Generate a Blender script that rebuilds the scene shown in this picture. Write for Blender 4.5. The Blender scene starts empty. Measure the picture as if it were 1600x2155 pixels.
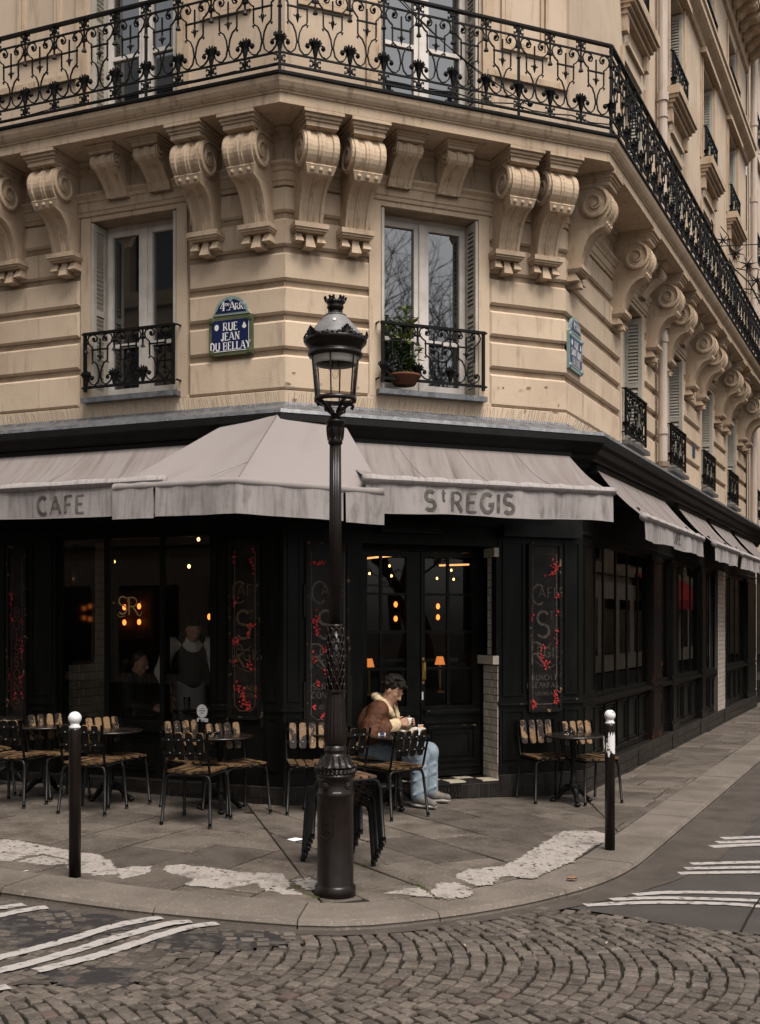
import bpy, math, random
import numpy as np
from mathutils import Vector, Matrix
random.seed(7)
R_ = math.radians
PI = math.pi
scn = bpy.context.scene
COL = scn.collection
# ------------------------------------------------------------------ camera
H = 1.75
cam_d = bpy.data.cameras.new('camera')
cam = bpy.data.objects.new('camera', cam_d)
COL.objects.link(cam)
cam.location = (0, 0, H)
cam.rotation_euler = (R_(90), 0, 0)
cam_d.sensor_fit = 'VERTICAL'
cam_d.sensor_height = 36
cam_d.lens = 2400 / 2155 * 36
cam_d.shift_y = 232.5 / 2155
cam_d.clip_end = 400
scn.camera = cam
# ------------------------------------------------------------------ sky, sun, exposure
SUN_EL, SUN_AZ = R_(61), R_(150)
w_ = bpy.data.worlds.new('World')
scn.world = w_
w_.use_nodes = True
wn, wl = w_.node_tree.nodes, w_.node_tree.links
bg = wn['Background']
sky = wn.new('ShaderNodeTexSky')
sky.sky_type = 'NISHITA'
sky.sun_disc = False
sky.sun_elevation = SUN_EL
sky.sun_rotation = SUN_AZ
sky.dust_density = 4.0
sky.ozone_density = 0.4
hs = wn.new('ShaderNodeHueSaturation')
hs.inputs['Saturation'].default_value = 0.16
wl.new(sky.outputs[0], hs.inputs['Color'])
wl.new(hs.outputs[0], bg.inputs[0])
bg.inputs[1].default_value = 0.066
sd = bpy.data.lights.new('sun', 'SUN')
sd.energy = 1.5
sd.angle = R_(28)
sd.color = (1.0, 0.94, 0.88)
sun = bpy.data.objects.new('sun', sd)
COL.objects.link(sun)
sdir = Vector((math.sin(SUN_AZ) * math.cos(SUN_EL), math.cos(SUN_AZ) * math.cos(SUN_EL), math.sin(SUN_EL)))
sun.rotation_euler = sdir.to_track_quat('Z', 'Y').to_euler()
scn.view_settings.view_transform = 'Standard'
scn.view_settings.look = 'None'
scn.view_settings.exposure = 1.55
scn.view_settings.gamma = 1

# ------------------------------------------------------------------ helpers
class MB:
    def __init__(s):
        s.v = []; s.f = []; s.uv = {}
    def add(s, vs, fs):
        b = len(s.v)
        s.v += [tuple(x) for x in vs]
        s.f += [tuple(i + b for i in f) for f in fs]
    def hexa(s, p):                       # p: 8 points, bottom 4 then top 4
        s.add(p, [(0, 3, 2, 1), (4, 5, 6, 7), (0, 1, 5, 4), (1, 2, 6, 5), (2, 3, 7, 6), (3, 0, 4, 7)])
    def box(s, x0, x1, y0, y1, z0, z1):
        s.hexa([(x0, y0, z0), (x1, y0, z0), (x1, y1, z0), (x0, y1, z0), (x0, y0, z1), (x1, y0, z1), (x1, y1, z1), (x0, y1, z1)])
    def grid(s, pts, uvs=None):           # pts[i][j]
        n, m = len(pts), len(pts[0]); b = len(s.v)
        for i in range(n):
            for j in range(m):
                if uvs: s.uv[len(s.v)] = uvs[i][j]
                s.v.append(tuple(pts[i][j]))
        for i in range(n - 1):
            for j in range(m - 1):
                s.f.append((b + i * m + j, b + (i + 1) * m + j, b + (i + 1) * m + j + 1, b + i * m + j + 1))
    def tube(s, pts, r, n=6, cap=True, closed=False):
        pts = [Vector(p) for p in pts]
        k = len(pts); rs = r if isinstance(r, (list, tuple)) else [r] * k
        b = len(s.v); up = None
        for i, p in enumerate(pts):
            if closed: t = pts[(i + 1) % k] - pts[i - 1]
            else: t = pts[min(i + 1, k - 1)] - pts[max(i - 1, 0)]
            if t.length < 1e-9: t = Vector((0, 0, 1))
            t.normalize()
            if up is None:
                up = Vector((0, 0, 1)) if abs(t.z) < .9 else Vector((1, 0, 0))
                up = (up - t * up.dot(t)).normalized()
            else:
                up = up - t * up.dot(t)
                up = up.normalized() if up.length > 1e-6 else Vector((1, 0, 0))
            q = t.cross(up)
            for a in range(n):
                an = 2 * PI * (a + .5) / n
                s.v.append(tuple(p + (up * math.cos(an) + q * math.sin(an)) * rs[i]))
        for i in range(k if closed else k - 1):
            i2 = (i + 1) % k
            for a in range(n):
                a2 = (a + 1) % n
                s.f.append((b + i * n + a, b + i2 * n + a, b + i2 * n + a2, b + i * n + a2))
        if cap and not closed:
            s.f.append(tuple(b + a for a in range(n))[::-1])
            s.f.append(tuple(b + (k - 1) * n + a for a in range(n)))
    def lathe(s, prof, n=24, c=(0, 0, 0), cap=True, mod=None):   # prof: (r,z)
        b = len(s.v)
        for i, (r, z) in enumerate(prof):
            for a in range(n):
                an = 2 * PI * a / n
                rr = r * (mod(an, i) if mod else 1)
                s.v.append((c[0] + rr * math.cos(an), c[1] + rr * math.sin(an), c[2] + z))
        for i in range(len(prof) - 1):
            for a in range(n):
                a2 = (a + 1) % n
                s.f.append((b + i * n + a, b + i * n + a2, b + (i + 1) * n + a2, b + (i + 1) * n + a))
        if cap:
            s.f.append(tuple(b + a for a in range(n))[::-1])
            s.f.append(tuple(b + (len(prof) - 1) * n + a for a in range(n)))
    def prism(s, poly, f0, f1):           # poly 2-D, f0/f1 map (x,y)->3-D for the two faces
        n = len(poly); b = len(s.v)
        s.v += [tuple(f0(x, y)) for x, y in poly] + [tuple(f1(x, y)) for x, y in poly]
        s.f.append(tuple(b + i for i in range(n))); s.f.append(tuple(b + n + i for i in range(n))[::-1])
        for i in range(n):
            j = (i + 1) % n
            s.f.append((b + i, b + j, b + n + j, b + n + i))
    def sphere(s, c, r, nu=10, nv=6, sc=(1, 1, 1)):
        s.add([(c[0], c[1], c[2] + r * sc[2])], [])
        b = len(s.v)
        for i in range(1, nv):
            th = PI * i / nv
            for j in range(nu):
                ph = 2 * PI * j / nu
                s.v.append((c[0] + r * sc[0] * math.sin(th) * math.cos(ph), c[1] + r * sc[1] * math.sin(th) * math.sin(ph), c[2] + r * sc[2] * math.cos(th)))
        s.v.append((c[0], c[1], c[2] - r * sc[2])); e = len(s.v) - 1
        for j in range(nu):
            j2 = (j + 1) % nu
            s.f.append((b - 1, b + j, b + j2))
            s.f.append((e, b + (nv - 2) * nu + j2, b + (nv - 2) * nu + j))
            for i in range(nv - 2):
                s.f.append((b + i * nu + j, b + (i + 1) * nu + j, b + (i + 1) * nu + j2, b + i * nu + j2))
    def xf(s, M):
        s.v = [tuple(M @ Vector(p)) for p in s.v]; return s
    def mesh(s, name, mat, smooth=False):
        me = bpy.data.meshes.new(name)
        me.from_pydata(s.v, [], s.f)
        if s.uv:
            l = me.uv_layers.new(name='UVMap')
            idx = np.empty(len(me.loops), dtype=np.int32); me.loops.foreach_get('vertex_index', idx)
            l.data.foreach_set('uv', np.array([s.uv.get(int(i), (0, 0)) for i in idx], dtype=np.float32).ravel())
        if smooth: me.polygons.foreach_set('use_smooth', [True] * len(me.polygons))
        if mat: me.materials.append(mat)
        me.update()
        return me
    def build(s, name, mat, parent=None, smooth=False, **kw):
        return put(name, s.mesh(name, mat, smooth), parent, **kw)

def put(name, me, parent=None, M=None, label=None, cat=None, group=None, kind=None):
    o = bpy.data.objects.new(name, me)
    COL.objects.link(o)
    if parent is not None:
        o.parent = parent
    if M is not None:
        o.matrix_local = M if parent is None else (PINV(parent) @ M)
    elif parent is not None:
        o.matrix_parent_inverse = PINV(parent)
    if label: o['label'] = label
    if cat: o['category'] = cat
    if group: o['group'] = group
    if kind: o['kind'] = kind
    return o
def wmat(o):
    m = o.matrix_parent_inverse @ o.matrix_basis
    return m if o.parent is None else wmat(o.parent) @ m
def PINV(o): return wmat(o).inverted()
def empty(name, label, cat, loc=(0, 0, 0), rz=0, group=None):
    o = bpy.data.objects.new(name, None); COL.objects.link(o)
    o.empty_display_size = .1
    o.location = loc; o.rotation_euler = (0, 0, rz)
    o['label'] = label; o['category'] = cat
    if group: o['group'] = group
    return o
def lpart(name, mb, mat, root, smooth=False, **kw):      # part given in the thing's own coordinates
    me = mb if isinstance(mb, bpy.types.Mesh) else mb.mesh(name, mat, smooth)
    o = bpy.data.objects.new(name, me); COL.objects.link(o); o.parent = root
    for k, v in kw.items(): o[k] = v
    return o
def copy_tree(o, parent=None):
    c = o.copy(); COL.objects.link(c); c.parent = parent
    for ch in KIDS.get(o.name, []) or [x for x in o.children]:
        copy_tree(ch, c)
    return c
KIDS = {}

# ------------------------------------------------------------------ materials
def pm(name, col, rough=.6, spec=.5, metal=0, col2=None, ns=3, nlo=.4, nhi=.65, col3=None, ns3=40, lo3=.55, hi3=.7,
       bump=None, rnd=0, isl=0, emit=None, es=1, ior=None, stretch=None, uv=False, stretch3=None, coat=0, det=5, k=1):
    col = tuple(c * k for c in col); col2 = col2 and tuple(c * k for c in col2); col3 = col3 and tuple(c * k for c in col3)
    m = bpy.data.materials.new(name); m.use_nodes = True
    n, l = m.node_tree.nodes, m.node_tree.links
    b = n['Principled BSDF']
    b.inputs['Roughness'].default_value = rough
    b.inputs['Specular IOR Level'].default_value = spec
    b.inputs['Metallic'].default_value = metal
    if ior: b.inputs['IOR'].default_value = ior
    if coat: b.inputs['Coat Weight'].default_value = coat
    cur = None
    def rgb(c):
        x = n.new('ShaderNodeRGB'); x.outputs[0].default_value = (*c, 1); return x.outputs[0]
    geo = n.new('ShaderNodeNewGeometry')
    if uv:
        t = n.new('ShaderNodeTexCoord'); pos = t.outputs['UV']
    else: pos = geo.outputs['Position']
    def noise(sc, st=None, d=det, ro=.6):
        p = pos
        if st:
            mp = n.new('ShaderNodeMapping'); mp.inputs['Scale'].default_value = st; l.new(p, mp.inputs[0]); p = mp.outputs[0]
        x = n.new('ShaderNodeTexNoise'); x.inputs['Scale'].default_value = sc; x.inputs['Detail'].default_value = d
        x.inputs['Roughness'].default_value = ro
        l.new(p, x.inputs['Vector']); return x.outputs[0]
    def ramp(s, lo, hi):
        x = n.new('ShaderNodeMapRange'); x.inputs[1].default_value = lo; x.inputs[2].default_value = hi; l.new(s, x.inputs[0]); return x.outputs[0]
    def mix(f, a, c, mode='MIX'):
        x = n.new('ShaderNodeMix'); x.data_type = 'RGBA'; x.blend_type = mode
        if isinstance(f, float): x.inputs[0].default_value = f
        else: l.new(f, x.inputs[0])
        l.new(a, x.inputs[6]); l.new(c, x.inputs[7]); return x.outputs[2]
    cur = rgb(col)
    if col2: cur = mix(ramp(noise(ns, stretch), nlo, nhi), cur, rgb(col2))
    if col3: cur = mix(ramp(noise(ns3, stretch3), lo3, hi3), cur, rgb(col3))
    for amt, src in ((rnd, 'o'), (isl, 'i')):
        if amt:
            if src == 'o':
                oi = n.new('ShaderNodeObjectInfo'); rv = oi.outputs['Random']
            else: rv = geo.outputs['Random Per Island']
            x = n.new('ShaderNodeMapRange'); x.inputs[3].default_value = 1 - amt; x.inputs[4].default_value = 1 + amt; l.new(rv, x.inputs[0])
            h = n.new('ShaderNodeHueSaturation'); l.new(cur, h.inputs['Color']); l.new(x.outputs[0], h.inputs['Value']); cur = h.outputs[0]
    l.new(cur, b.inputs['Base Color'])
    if bump:
        bp = n.new('ShaderNodeBump'); bp.inputs['Strength'].default_value = bump[1]; bp.inputs['Distance'].default_value = bump[2] if len(bump) > 2 else .01
        l.new(noise(bump[0], stretch if len(bump) > 3 else None), bp.inputs['Height']); l.new(bp.outputs[0], b.inputs['Normal'])
    if emit:
        b.inputs['Emission Color'].default_value = (*emit, 1); b.inputs['Emission Strength'].default_value = es
    return m
STONE = (.465, .358, .258)
M = {}
M['stone'] = pm('limestone', STONE, .9, .2, col2=(.375, .28, .198), ns=1.6, nlo=.45, nhi=.75, col3=(.20, .14, .092), ns3=3.2, lo3=.56, hi3=.84, bump=(60, .45, .006), rnd=.085, det=8, stretch3=(3.2, 3.2, .55))
M['stone2'] = pm('moulded_limestone', (.44, .332, .232), .9, .2, col2=(.35, .256, .175), ns=2, nlo=.42, nhi=.7, col3=(.17, .115, .075), ns3=7, lo3=.54, hi3=.78, stretch3=(2.2, 2.2, .45), bump=(55, .45, .006), rnd=.06, det=8)
M['joint'] = pm('stone_joint', (.31, .23, .16), .95, .1, col2=(.2, .14, .09), ns=3)
M['wallup'] = pm('upper_limestone', (.465, .362, .268), .9, .2, col2=(.39, .298, .218), ns=1.1, nlo=.42, nhi=.7, col3=(.22, .155, .105), ns3=4, lo3=.56, hi3=.82, stretch3=(2.5, 2.5, .35), bump=(60, .3, .004), det=8)
M['pale'] = pm('pale_stone', (.50, .40, .31), .9, .2, col2=(.42, .33, .25), ns=1, bump=(50, .2, .004))
M['zinc'] = pm('zinc_flashing', (.20, .20, .205), .45, .4, metal=.5, col2=(.11, .11, .12), ns=12, stretch=(1, 1, .15), col3=(.3, .29, .28), ns3=30, bump=(30, .2, .004), k=0.8)
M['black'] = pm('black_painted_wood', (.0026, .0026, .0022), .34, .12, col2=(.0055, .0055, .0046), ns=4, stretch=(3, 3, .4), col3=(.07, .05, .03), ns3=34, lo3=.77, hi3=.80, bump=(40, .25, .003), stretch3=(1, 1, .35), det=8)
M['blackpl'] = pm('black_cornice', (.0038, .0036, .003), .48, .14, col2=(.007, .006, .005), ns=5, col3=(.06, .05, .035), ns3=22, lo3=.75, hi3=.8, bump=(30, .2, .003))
M['worn'] = pm('worn_edge_wood', (.006, .005, .004), .5, .15, col2=(.20, .125, .06), ns=16, nlo=.60, nhi=.68, det=8)
M['iron'] = pm('wrought_iron', (.006, .0057, .0053), .5, .12, col2=(.011, .010, .009), ns=20, bump=(80, .2, .002), k=0.6)
M['lampiron'] = pm('brown_cast_iron', (.0072, .0045, .0035), .30, .24, col2=(.011, .007, .0055), ns=14, col3=(.14, .11, .09), ns3=45, lo3=.74, hi3=.8, bump=(70, .3, .002), det=8)
M['domegrey'] = pm('lamp_dome_grey', (.15, .14, .135), .55, .4, col2=(.10, .095, .09), ns=10)
M['reflector'] = pm('lamp_reflector', (.62, .58, .53), .35, .5)
M['frame'] = pm('white_window_paint', (.58, .525, .475), .5, .3, col2=(.46, .41, .36), ns=6)
M['shutter'] = pm('grey_shutter_paint', (.40, .36, .30), .6, .3, col2=(.32, .285, .23), ns=5)
M['pane'] = pm('window_pane', (.010, .010, .011), .02, .5, ior=2.5)
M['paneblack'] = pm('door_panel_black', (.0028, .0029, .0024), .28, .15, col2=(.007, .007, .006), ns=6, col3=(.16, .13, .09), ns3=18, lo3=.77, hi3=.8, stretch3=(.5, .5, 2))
M['tile'] = pm('white_metro_tile', (.42, .37, .31), .25, .5, col2=(.35, .30, .24), ns=8, rnd=.06)
M['grout'] = pm('tile_grout', (.07, .058, .048), .9, .1)
M['btile'] = pm('black_plinth_tile', (.010, .0082, .007), .35, .25, col2=(.017, .014, .012), ns=8, rnd=.25)
M['checkw'] = pm('cream_floor_tile', (.40, .35, .26), .4, .4, col2=(.28, .24, .17), ns=9)
M['fabric'] = pm('awning_canvas', (.207, .180, .166), .9, .1, col2=(.165, .132, .12), ns=1.2, nlo=.42, nhi=.72, stretch=(7, .55, 1), col3=(.075, .058, .05), ns3=1.1, lo3=.54, hi3=.8, stretch3=(10, .5, 1), uv=True, bump=(4, .25, .02), det=7, k=0.86)
M['fabricclean'] = pm('corner_awning_canvas', (.246, .215, .202), .9, .1, col2=(.205, .168, .157), ns=1, nlo=.5, nhi=.8, stretch=(2.5, .8, 1), uv=True, bump=(3, .3, .03), k=0.86)
M['valance'] = pm('awning_valance_canvas', (.295, .264, .250), .9, .1, col2=(.075, .062, .055), ns=1, nlo=.55, nhi=.80, stretch=(9, 2.2, 1), col3=(.19, .16, .15), ns3=1.1, lo3=.48, hi3=.72, stretch3=(22, 2.4, 1), uv=True, bump=(5, .35, .02), det=7, k=0.88)
M['seam'] = pm('awning_seam', (.15, .122, .112), .9, .1)
M['letter'] = pm('grey_awning_lettering', (.062, .053, .047), .9, .1, col2=(.13, .113, .104), ns=14)
M['enamel'] = pm('blue_enamel', (.009, .014, .050), .22, .4, col2=(.012, .019, .062), ns=7)
M['enamel2'] = pm('faded_blue_enamel', (.022, .04, .085), .3, .4, col2=(.032, .052, .10), ns=7)
M['green'] = pm('green_sign_border', (.082, .090, .045), .3, .4, col2=(.06, .066, .034), ns=12)
M['teal'] = pm('pale_green_sign_border', (.18, .22, .19), .3, .5, col2=(.16, .24, .24), ns=10)
M['white'] = pm('white_lettering', (.62, .59, .57), .4, .4)
M['sticker'] = pm('white_sticker', (.62, .60, .57), .6, .3, col2=(.5, .48, .46), ns=30)
M['gold'] = pm('dim_gold_lettering', (.075, .045, .02), .5, .3, col2=(.03, .02, .011), ns=25)
M['gilt'] = pm('gilt_paint', (.34, .22, .085), .4, .4)
M['greylet'] = pm('dim_grey_lettering', (.075, .06, .048), .6, .2, col2=(.025, .021, .018), ns=25)
M['redletter'] = pm('dim_red_lettering', (.05, .011, .007), .6, .3)
M['board'] = pm('black_sign_board', (.0045, .0038, .0035), .4, .15, col2=(.015, .012, .01), ns=5)
M['petal'] = pm('red_petals', (.22, .016, .016), .7, .15, col2=(.42, .045, .04), ns=30, nlo=.4, nhi=.6)
M['redwood'] = pm('red_chipped_pilaster', (.006, .004, .003), .45, .15, col2=(.11, .016, .008), ns=7, nlo=.6, nhi=.68, stretch=(1, 1, .4), col3=(.22, .15, .08), ns3=11, lo3=.7, hi3=.76)
M['slatwood'] = pm('worn_slat_wood', (.235, .14, .066), .5, .3, col2=(.016, .007, .004), ns=12, nlo=.47, nhi=.53, stretch=(1, 1, .6), rnd=.22, det=8, k=0.72)
M['seatwood'] = pm('worn_seat_wood', (.17, .098, .046), .5, .25, col2=(.03, .015, .008), ns=14, nlo=.46, nhi=.60, rnd=.2, det=8, k=0.6)
M['stoolwood'] = pm('pinkish_stool_wood', (.15, .088, .052), .55, .25, col2=(.05, .026, .015), ns=12, rnd=.2)
M['blackslat'] = pm('black_slat_back', (.005, .0045, .004), .45, .2, rnd=.1)
M['chairiron'] = pm('black_chair_tube', (.004, .0037, .0034), .36, .14, col2=(.009, .008, .007), ns=15)
M['tabletop'] = pm('black_table_top', (.008, .0055, .0045), .25, .4, col2=(.02, .015, .012), ns=6)
M['rivet'] = pm('bright_rivet', (.6, .57, .52), .3, .5, metal=.8)
M['slab'] = pm('granite_slab', (.150, .121, .097), .72, .25, col2=(.074, .057, .043), ns=3.4, nlo=.42, nhi=.66, col3=(.27, .226, .186), ns3=42, lo3=.56, hi3=.68, rnd=.26, bump=(110, .5, .004), det=8, k=0.56)
M['bed'] = pm('joint_mortar', (.040, .032, .025), .95, .1, col2=(.03, .03, .02), ns=6, bump=(60, .5, .005), k=0.45)
M['kerb'] = pm('granite_kerb', (.190, .156, .127), .75, .25, col2=(.118, .094, .074), ns=2.2, nlo=.4, nhi=.68, col3=(.30, .255, .212), ns3=45, lo3=.56, hi3=.7, rnd=.09, bump=(120, .5, .004), det=8, k=0.62)
M['cobble'] = pm('granite_cobble', (.138, .110, .088), .55, .4, col2=(.074, .058, .045), ns=7, nlo=.42, nhi=.66, col3=(.235, .205, .175), ns3=65, lo3=.56, hi3=.70, rnd=.28, bump=(60, .6, .008), det=8, k=0.62)
M['cobble2'] = pm('granite_cobble_far', (.138, .110, .088), .55, .4, col2=(.074, .058, .045), ns=7, nlo=.42, nhi=.66, col3=(.235, .205, .175), ns3=65, lo3=.56, hi3=.70, isl=.28, bump=(60, .6, .008), det=8, k=0.62)
M['cobblered'] = pm('reddish_cobble', (.12, .078, .062), .7, .4, col2=(.09, .06, .048), ns=6, bump=(60, .6, .008), rnd=.15, k=0.6)
M['asphalt'] = pm('asphalt', (.078, .066, .058), .8, .25, col2=(.052, .043, .037), ns=1.5, col3=(.12, .108, .098), ns3=70, lo3=.56, hi3=.72, bump=(160, .6, .005), det=8, k=0.6)
M['asphaltb'] = pm('brown_asphalt_gutter', (.098, .079, .064), .85, .25, col2=(.062, .049, .040), ns=3.2, col3=(.16, .135, .112), ns3=60, lo3=.56, hi3=.72, bump=(150, .6, .005), det=8, k=0.6)
M['tar'] = pm('worn_tar_patch', (.026, .022, .021), .8, .25, col2=(.085, .070, .058), ns=9, nlo=.48, nhi=.62, bump=(60, .6, .006), det=8, k=0.7)
M['roadpaint'] = pm('worn_road_paint', (.36, .325, .30), .75, .25, col2=(.13, .113, .10), ns=16, nlo=.54, nhi=.66, bump=(80, .4, .004), det=8, k=0.78)
M['tactile'] = pm('worn_white_tactile_paint', (.31, .27, .238), .75, .25, col2=(.17, .144, .123), ns=9, nlo=.50, nhi=.70, col3=(.13, .11, .094), ns3=28, lo3=.60, hi3=.68, bump=(80, .4, .004), det=8, k=0.8)
M['moss'] = pm('joint_moss', (.03, .04, .012), .95, .1, col2=(.06, .05, .025), ns=20)
M['paper'] = pm('white_paper', (.6, .59, .6), .8, .2)
M['bookp'] = pm('book_pages', (.52, .46, .40), .8, .2)
M['deadleaf'] = pm('brown_dead_leaf', (.22, .12, .055), .8, .2, col2=(.13, .06, .03), ns=30)
M['leaf'] = pm('green_leaf', (.045, .085, .018), .55, .4, col2=(.09, .13, .022), ns=8, nlo=.4, nhi=.65)
M['leafy'] = pm('yellow_green_leaf', (.19, .20, .03), .55, .4, col2=(.10, .13, .02), ns=12)
M['terracotta'] = pm('terracotta', (.11, .042, .022), .8, .2, col2=(.085, .033, .019), ns=8)
M['pipe'] = pm('cream_drainpipe', (.44, .36, .30), .5, .3, col2=(.36, .29, .24), ns=4, stretch=(3, 3, .5))
M['pipedark'] = pm('dark_cast_pipe', (.17, .125, .09), .6, .3)
M['suede'] = pm('brown_suede', (.085, .030, .011), .7, .3, col2=(.045, .015, .006), ns=11, bump=(16, .9, .02))
M['shear'] = pm('cream_shearling', (.55, .43, .27), .95, .1, col2=(.44, .33, .20), ns=40, bump=(90, .9, .008))
M['leather'] = pm('dark_leather_trim', (.014, .008, .006), .55, .2)
M['skin'] = pm('skin', (.36, .20, .13), .55, .4, col2=(.30, .155, .10), ns=12)
M['lips'] = pm('lips', (.24, .085, .07), .5, .4)
M['hair'] = pm('dark_curly_hair', (.006, .0035, .0025), .55, .25, col2=(.014, .008, .005), ns=30, bump=(40, 1, .02))
M['hairb'] = pm('brown_hair', (.035, .018, .01), .5, .4)
M['denim'] = pm('pale_denim', (.205, .245, .275), .9, .1, col2=(.135, .168, .195), ns=6, nlo=.42, nhi=.66, bump=(9, .6, .02), det=7)
M['shoe'] = pm('grey_sneaker', (.12, .105, .09), .7, .25, col2=(.075, .064, .055), ns=20)
M['sole'] = pm('pale_sole', (.30, .27, .235), .7, .3)
M['shirt'] = pm('white_shirt', (.42, .385, .34), .85, .2, bump=(12, .5, .01))
M['apron'] = pm('white_apron', (.20, .195, .195), .85, .2, bump=(10, .6, .012))
M['vest'] = pm('black_waistcoat', (.012, .011, .011), .7, .3)
M['china'] = pm('white_cup', (.62, .60, .58), .25, .5)
M['orange'] = pm('orange_filter_tip', (.5, .22, .07), .7, .3)
M['brass'] = pm('brass', (.40, .25, .08), .3, .5, metal=.9)
M['plastic'] = pm('grey_plate', (.30, .26, .235), .4, .5)
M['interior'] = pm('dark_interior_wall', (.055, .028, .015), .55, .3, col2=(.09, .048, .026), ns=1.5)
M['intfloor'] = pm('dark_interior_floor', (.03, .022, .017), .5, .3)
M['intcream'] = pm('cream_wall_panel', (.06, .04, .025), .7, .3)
M['bulb'] = pm('glowing_bulb', (.8, .6, .3), .5, emit=(1, .50, .13), es=3)
M['sconce'] = pm('glowing_sconce', (.8, .5, .2), .5, emit=(1, .24, .045), es=1.1)
M['shade'] = pm('glowing_lampshade', (.8, .5, .2), .5, emit=(1, .30, .07), es=.28)
M['tubel'] = pm('glowing_light_tube', (.8, .6, .3), .5, emit=(1, .45, .14), es=.6)
M['bark'] = pm('dark_bark', (.035, .028, .023), .9, .1)
M['roof'] = pm('zinc_roof', (.17, .17, .175), .6, .3, col2=(.12, .12, .125), ns=3)
M['redcloth'] = pm('red_awning_cloth', (.42, .03, .03), .8, .2)
M['opp'] = pm('opposite_facade_stone', (.36, .27, .18), .9, .2, col2=(.28, .20, .13), ns=1)
M['dark'] = pm('dark_window', (.01, .01, .011), .05, .5, ior=1.6)
def glass_mat(name, tint, ior, rough=0.0):
    m = bpy.data.materials.new(name); m.use_nodes = True
    n, l = m.node_tree.nodes, m.node_tree.links
    n.remove(n['Principled BSDF'])
    f = n.new('ShaderNodeFresnel'); f.inputs[0].default_value = ior
    t = n.new('ShaderNodeBsdfTransparent'); t.inputs[0].default_value = (*tint, 1)
    g = n.new('ShaderNodeBsdfGlossy'); g.inputs['Roughness'].default_value = rough
    x = n.new('ShaderNodeMixShader'); l.new(f.outputs[0], x.inputs[0]); l.new(t.outputs[0], x.inputs[1]); l.new(g.outputs[0], x.inputs[2])
    l.new(x.outputs[0], n['Material Output'].inputs[0]); return m
M['glass'] = glass_mat('shop_glass', (.80, .79, .77), 1.5, .01)
M['lampglass'] = glass_mat('lantern_glass', (.97, .965, .95), 1.18, .02)

# ------------------------------------------------------------------ facades, ground
class Facade:
    def __init__(s, o, d, n):
        s.o, s.d, s.n = o, d, n
        z = d[0] * -n[1] - d[1] * -n[0]
        s.sg = 1 if z > 0 else -1
        s.r = (d[0] * s.sg, d[1] * s.sg)
    def p(s, u, w, z): return (s.o[0] + u * s.d[0] + w * s.n[0], s.o[1] + u * s.d[1] + w * s.n[1], z)
    def M(s, u, w, z):
        x, y, zz = s.p(u, w, z)
        return Matrix(((s.r[0], -s.n[0], 0, x), (s.r[1], -s.n[1], 0, y), (0, 0, 1, zz), (0, 0, 0, 1)))
A2, B2 = (-0.888, 10.66), (1.93, 11.83)
cs, sn = math.cos(R_(22.5)), math.sin(R_(22.5))
rs, rc = math.sin(R_(25.4)), math.cos(R_(25.4))
FL = Facade(A2, (-cs, sn), (-sn, -cs))
FC = Facade(A2, (cs, sn), (sn, -cs))
FR = Facade(B2, (rs, rc), (rc, -rs))
LU, RU = 6.0, 13.4
CW = 3.05
def fbox(mb, F, u0, u1, w0, w1, z0, z1, bev=0.0):
    if bev:
        p = [F.p(u, w0, z) for u, z in ((u0, z0), (u1, z0), (u1, z1), (u0, z1))]
        q = [F.p(u, w1 - bev, z) for u, z in ((u0, z0), (u1, z0), (u1, z1), (u0, z1))]
        e = bev
        r = [F.p(u, w1, z) for u, z in ((u0 + e, z0 + e), (u1 - e, z0 + e), (u1 - e, z1 - e), (u0 + e, z1 - e))]
        fs = []
        for b in (0, 4):
            for i in range(4):
                j = (i + 1) % 4
                fs.append((b + i, b + j, b + 4 + j, b + 4 + i))
        fs += [(8, 9, 10, 11), (3, 2, 1, 0)]
        mb.add(p + q + r, fs)
    else:
        mb.hexa([F.p(u0, w0, z0), F.p(u1, w0, z0), F.p(u1, w1, z0), F.p(u0, w1, z0), F.p(u0, w0, z1), F.p(u1, w0, z1), F.p(u1, w1, z1), F.p(u0, w1, z1)])
def fpart(name, mat, parent, F, *a, **k):
    mb = MB(); fbox(mb, F, *a, **k); return mb.build(name, mat, parent)
def nodes_path():
    def mit(n1, n2):
        d = 1 + n1[0] * n2[0] + n1[1] * n2[1]
        return ((n1[0] + n2[0]) / d, (n1[1] + n2[1]) / d)
    return [(FL.p(LU, 0, 0)[:2], FL.n), (A2, mit(FL.n, FC.n)), (B2, mit(FC.n, FR.n)), (FR.p(RU, 0, 0)[:2], FR.n)]
NP = nodes_path()
def sweep(prof, closed=False, seg=(0, 3)):
    mb = MB()
    pts = []
    for (x, y), m in NP[seg[0]:seg[1] + 1]:
        pts.append([(x + m[0] * w, y + m[1] * w, z) for w, z in prof])
    mb.grid(pts)
    k = len(prof)
    for e in (0, len(pts) - 1):
        b = e * k
        mb.f.append(tuple(b + i for i in range(k)))
    return mb
def gz(x, y=0): return .025 * max(0.0, 2 - max(x, -40))
def split2(poly):
    out = []
    for sgn in (1, -1):
        r = []
        for i in range(len(poly)):
            p, q = poly[i - 1], poly[i]; a, b = (2 - p[0]) * sgn, (2 - q[0]) * sgn
            if a >= 0: r.append(p)
            if a * b < 0: t = a / (a - b); r.append((2.0, p[1] + (q[1] - p[1]) * t))
        if len(r) > 2: out.append(r)
    return out
def gp(px, py, dz=0.0):
    kx = (px - 800) / 2400; ky = (py - 1310) / 2400
    Y = (1.70 - dz) / (ky - .025 * kx); X = kx * Y
    if X > 2: Y = (1.75 - dz) / ky; X = kx * Y
    return (X, Y)

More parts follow.
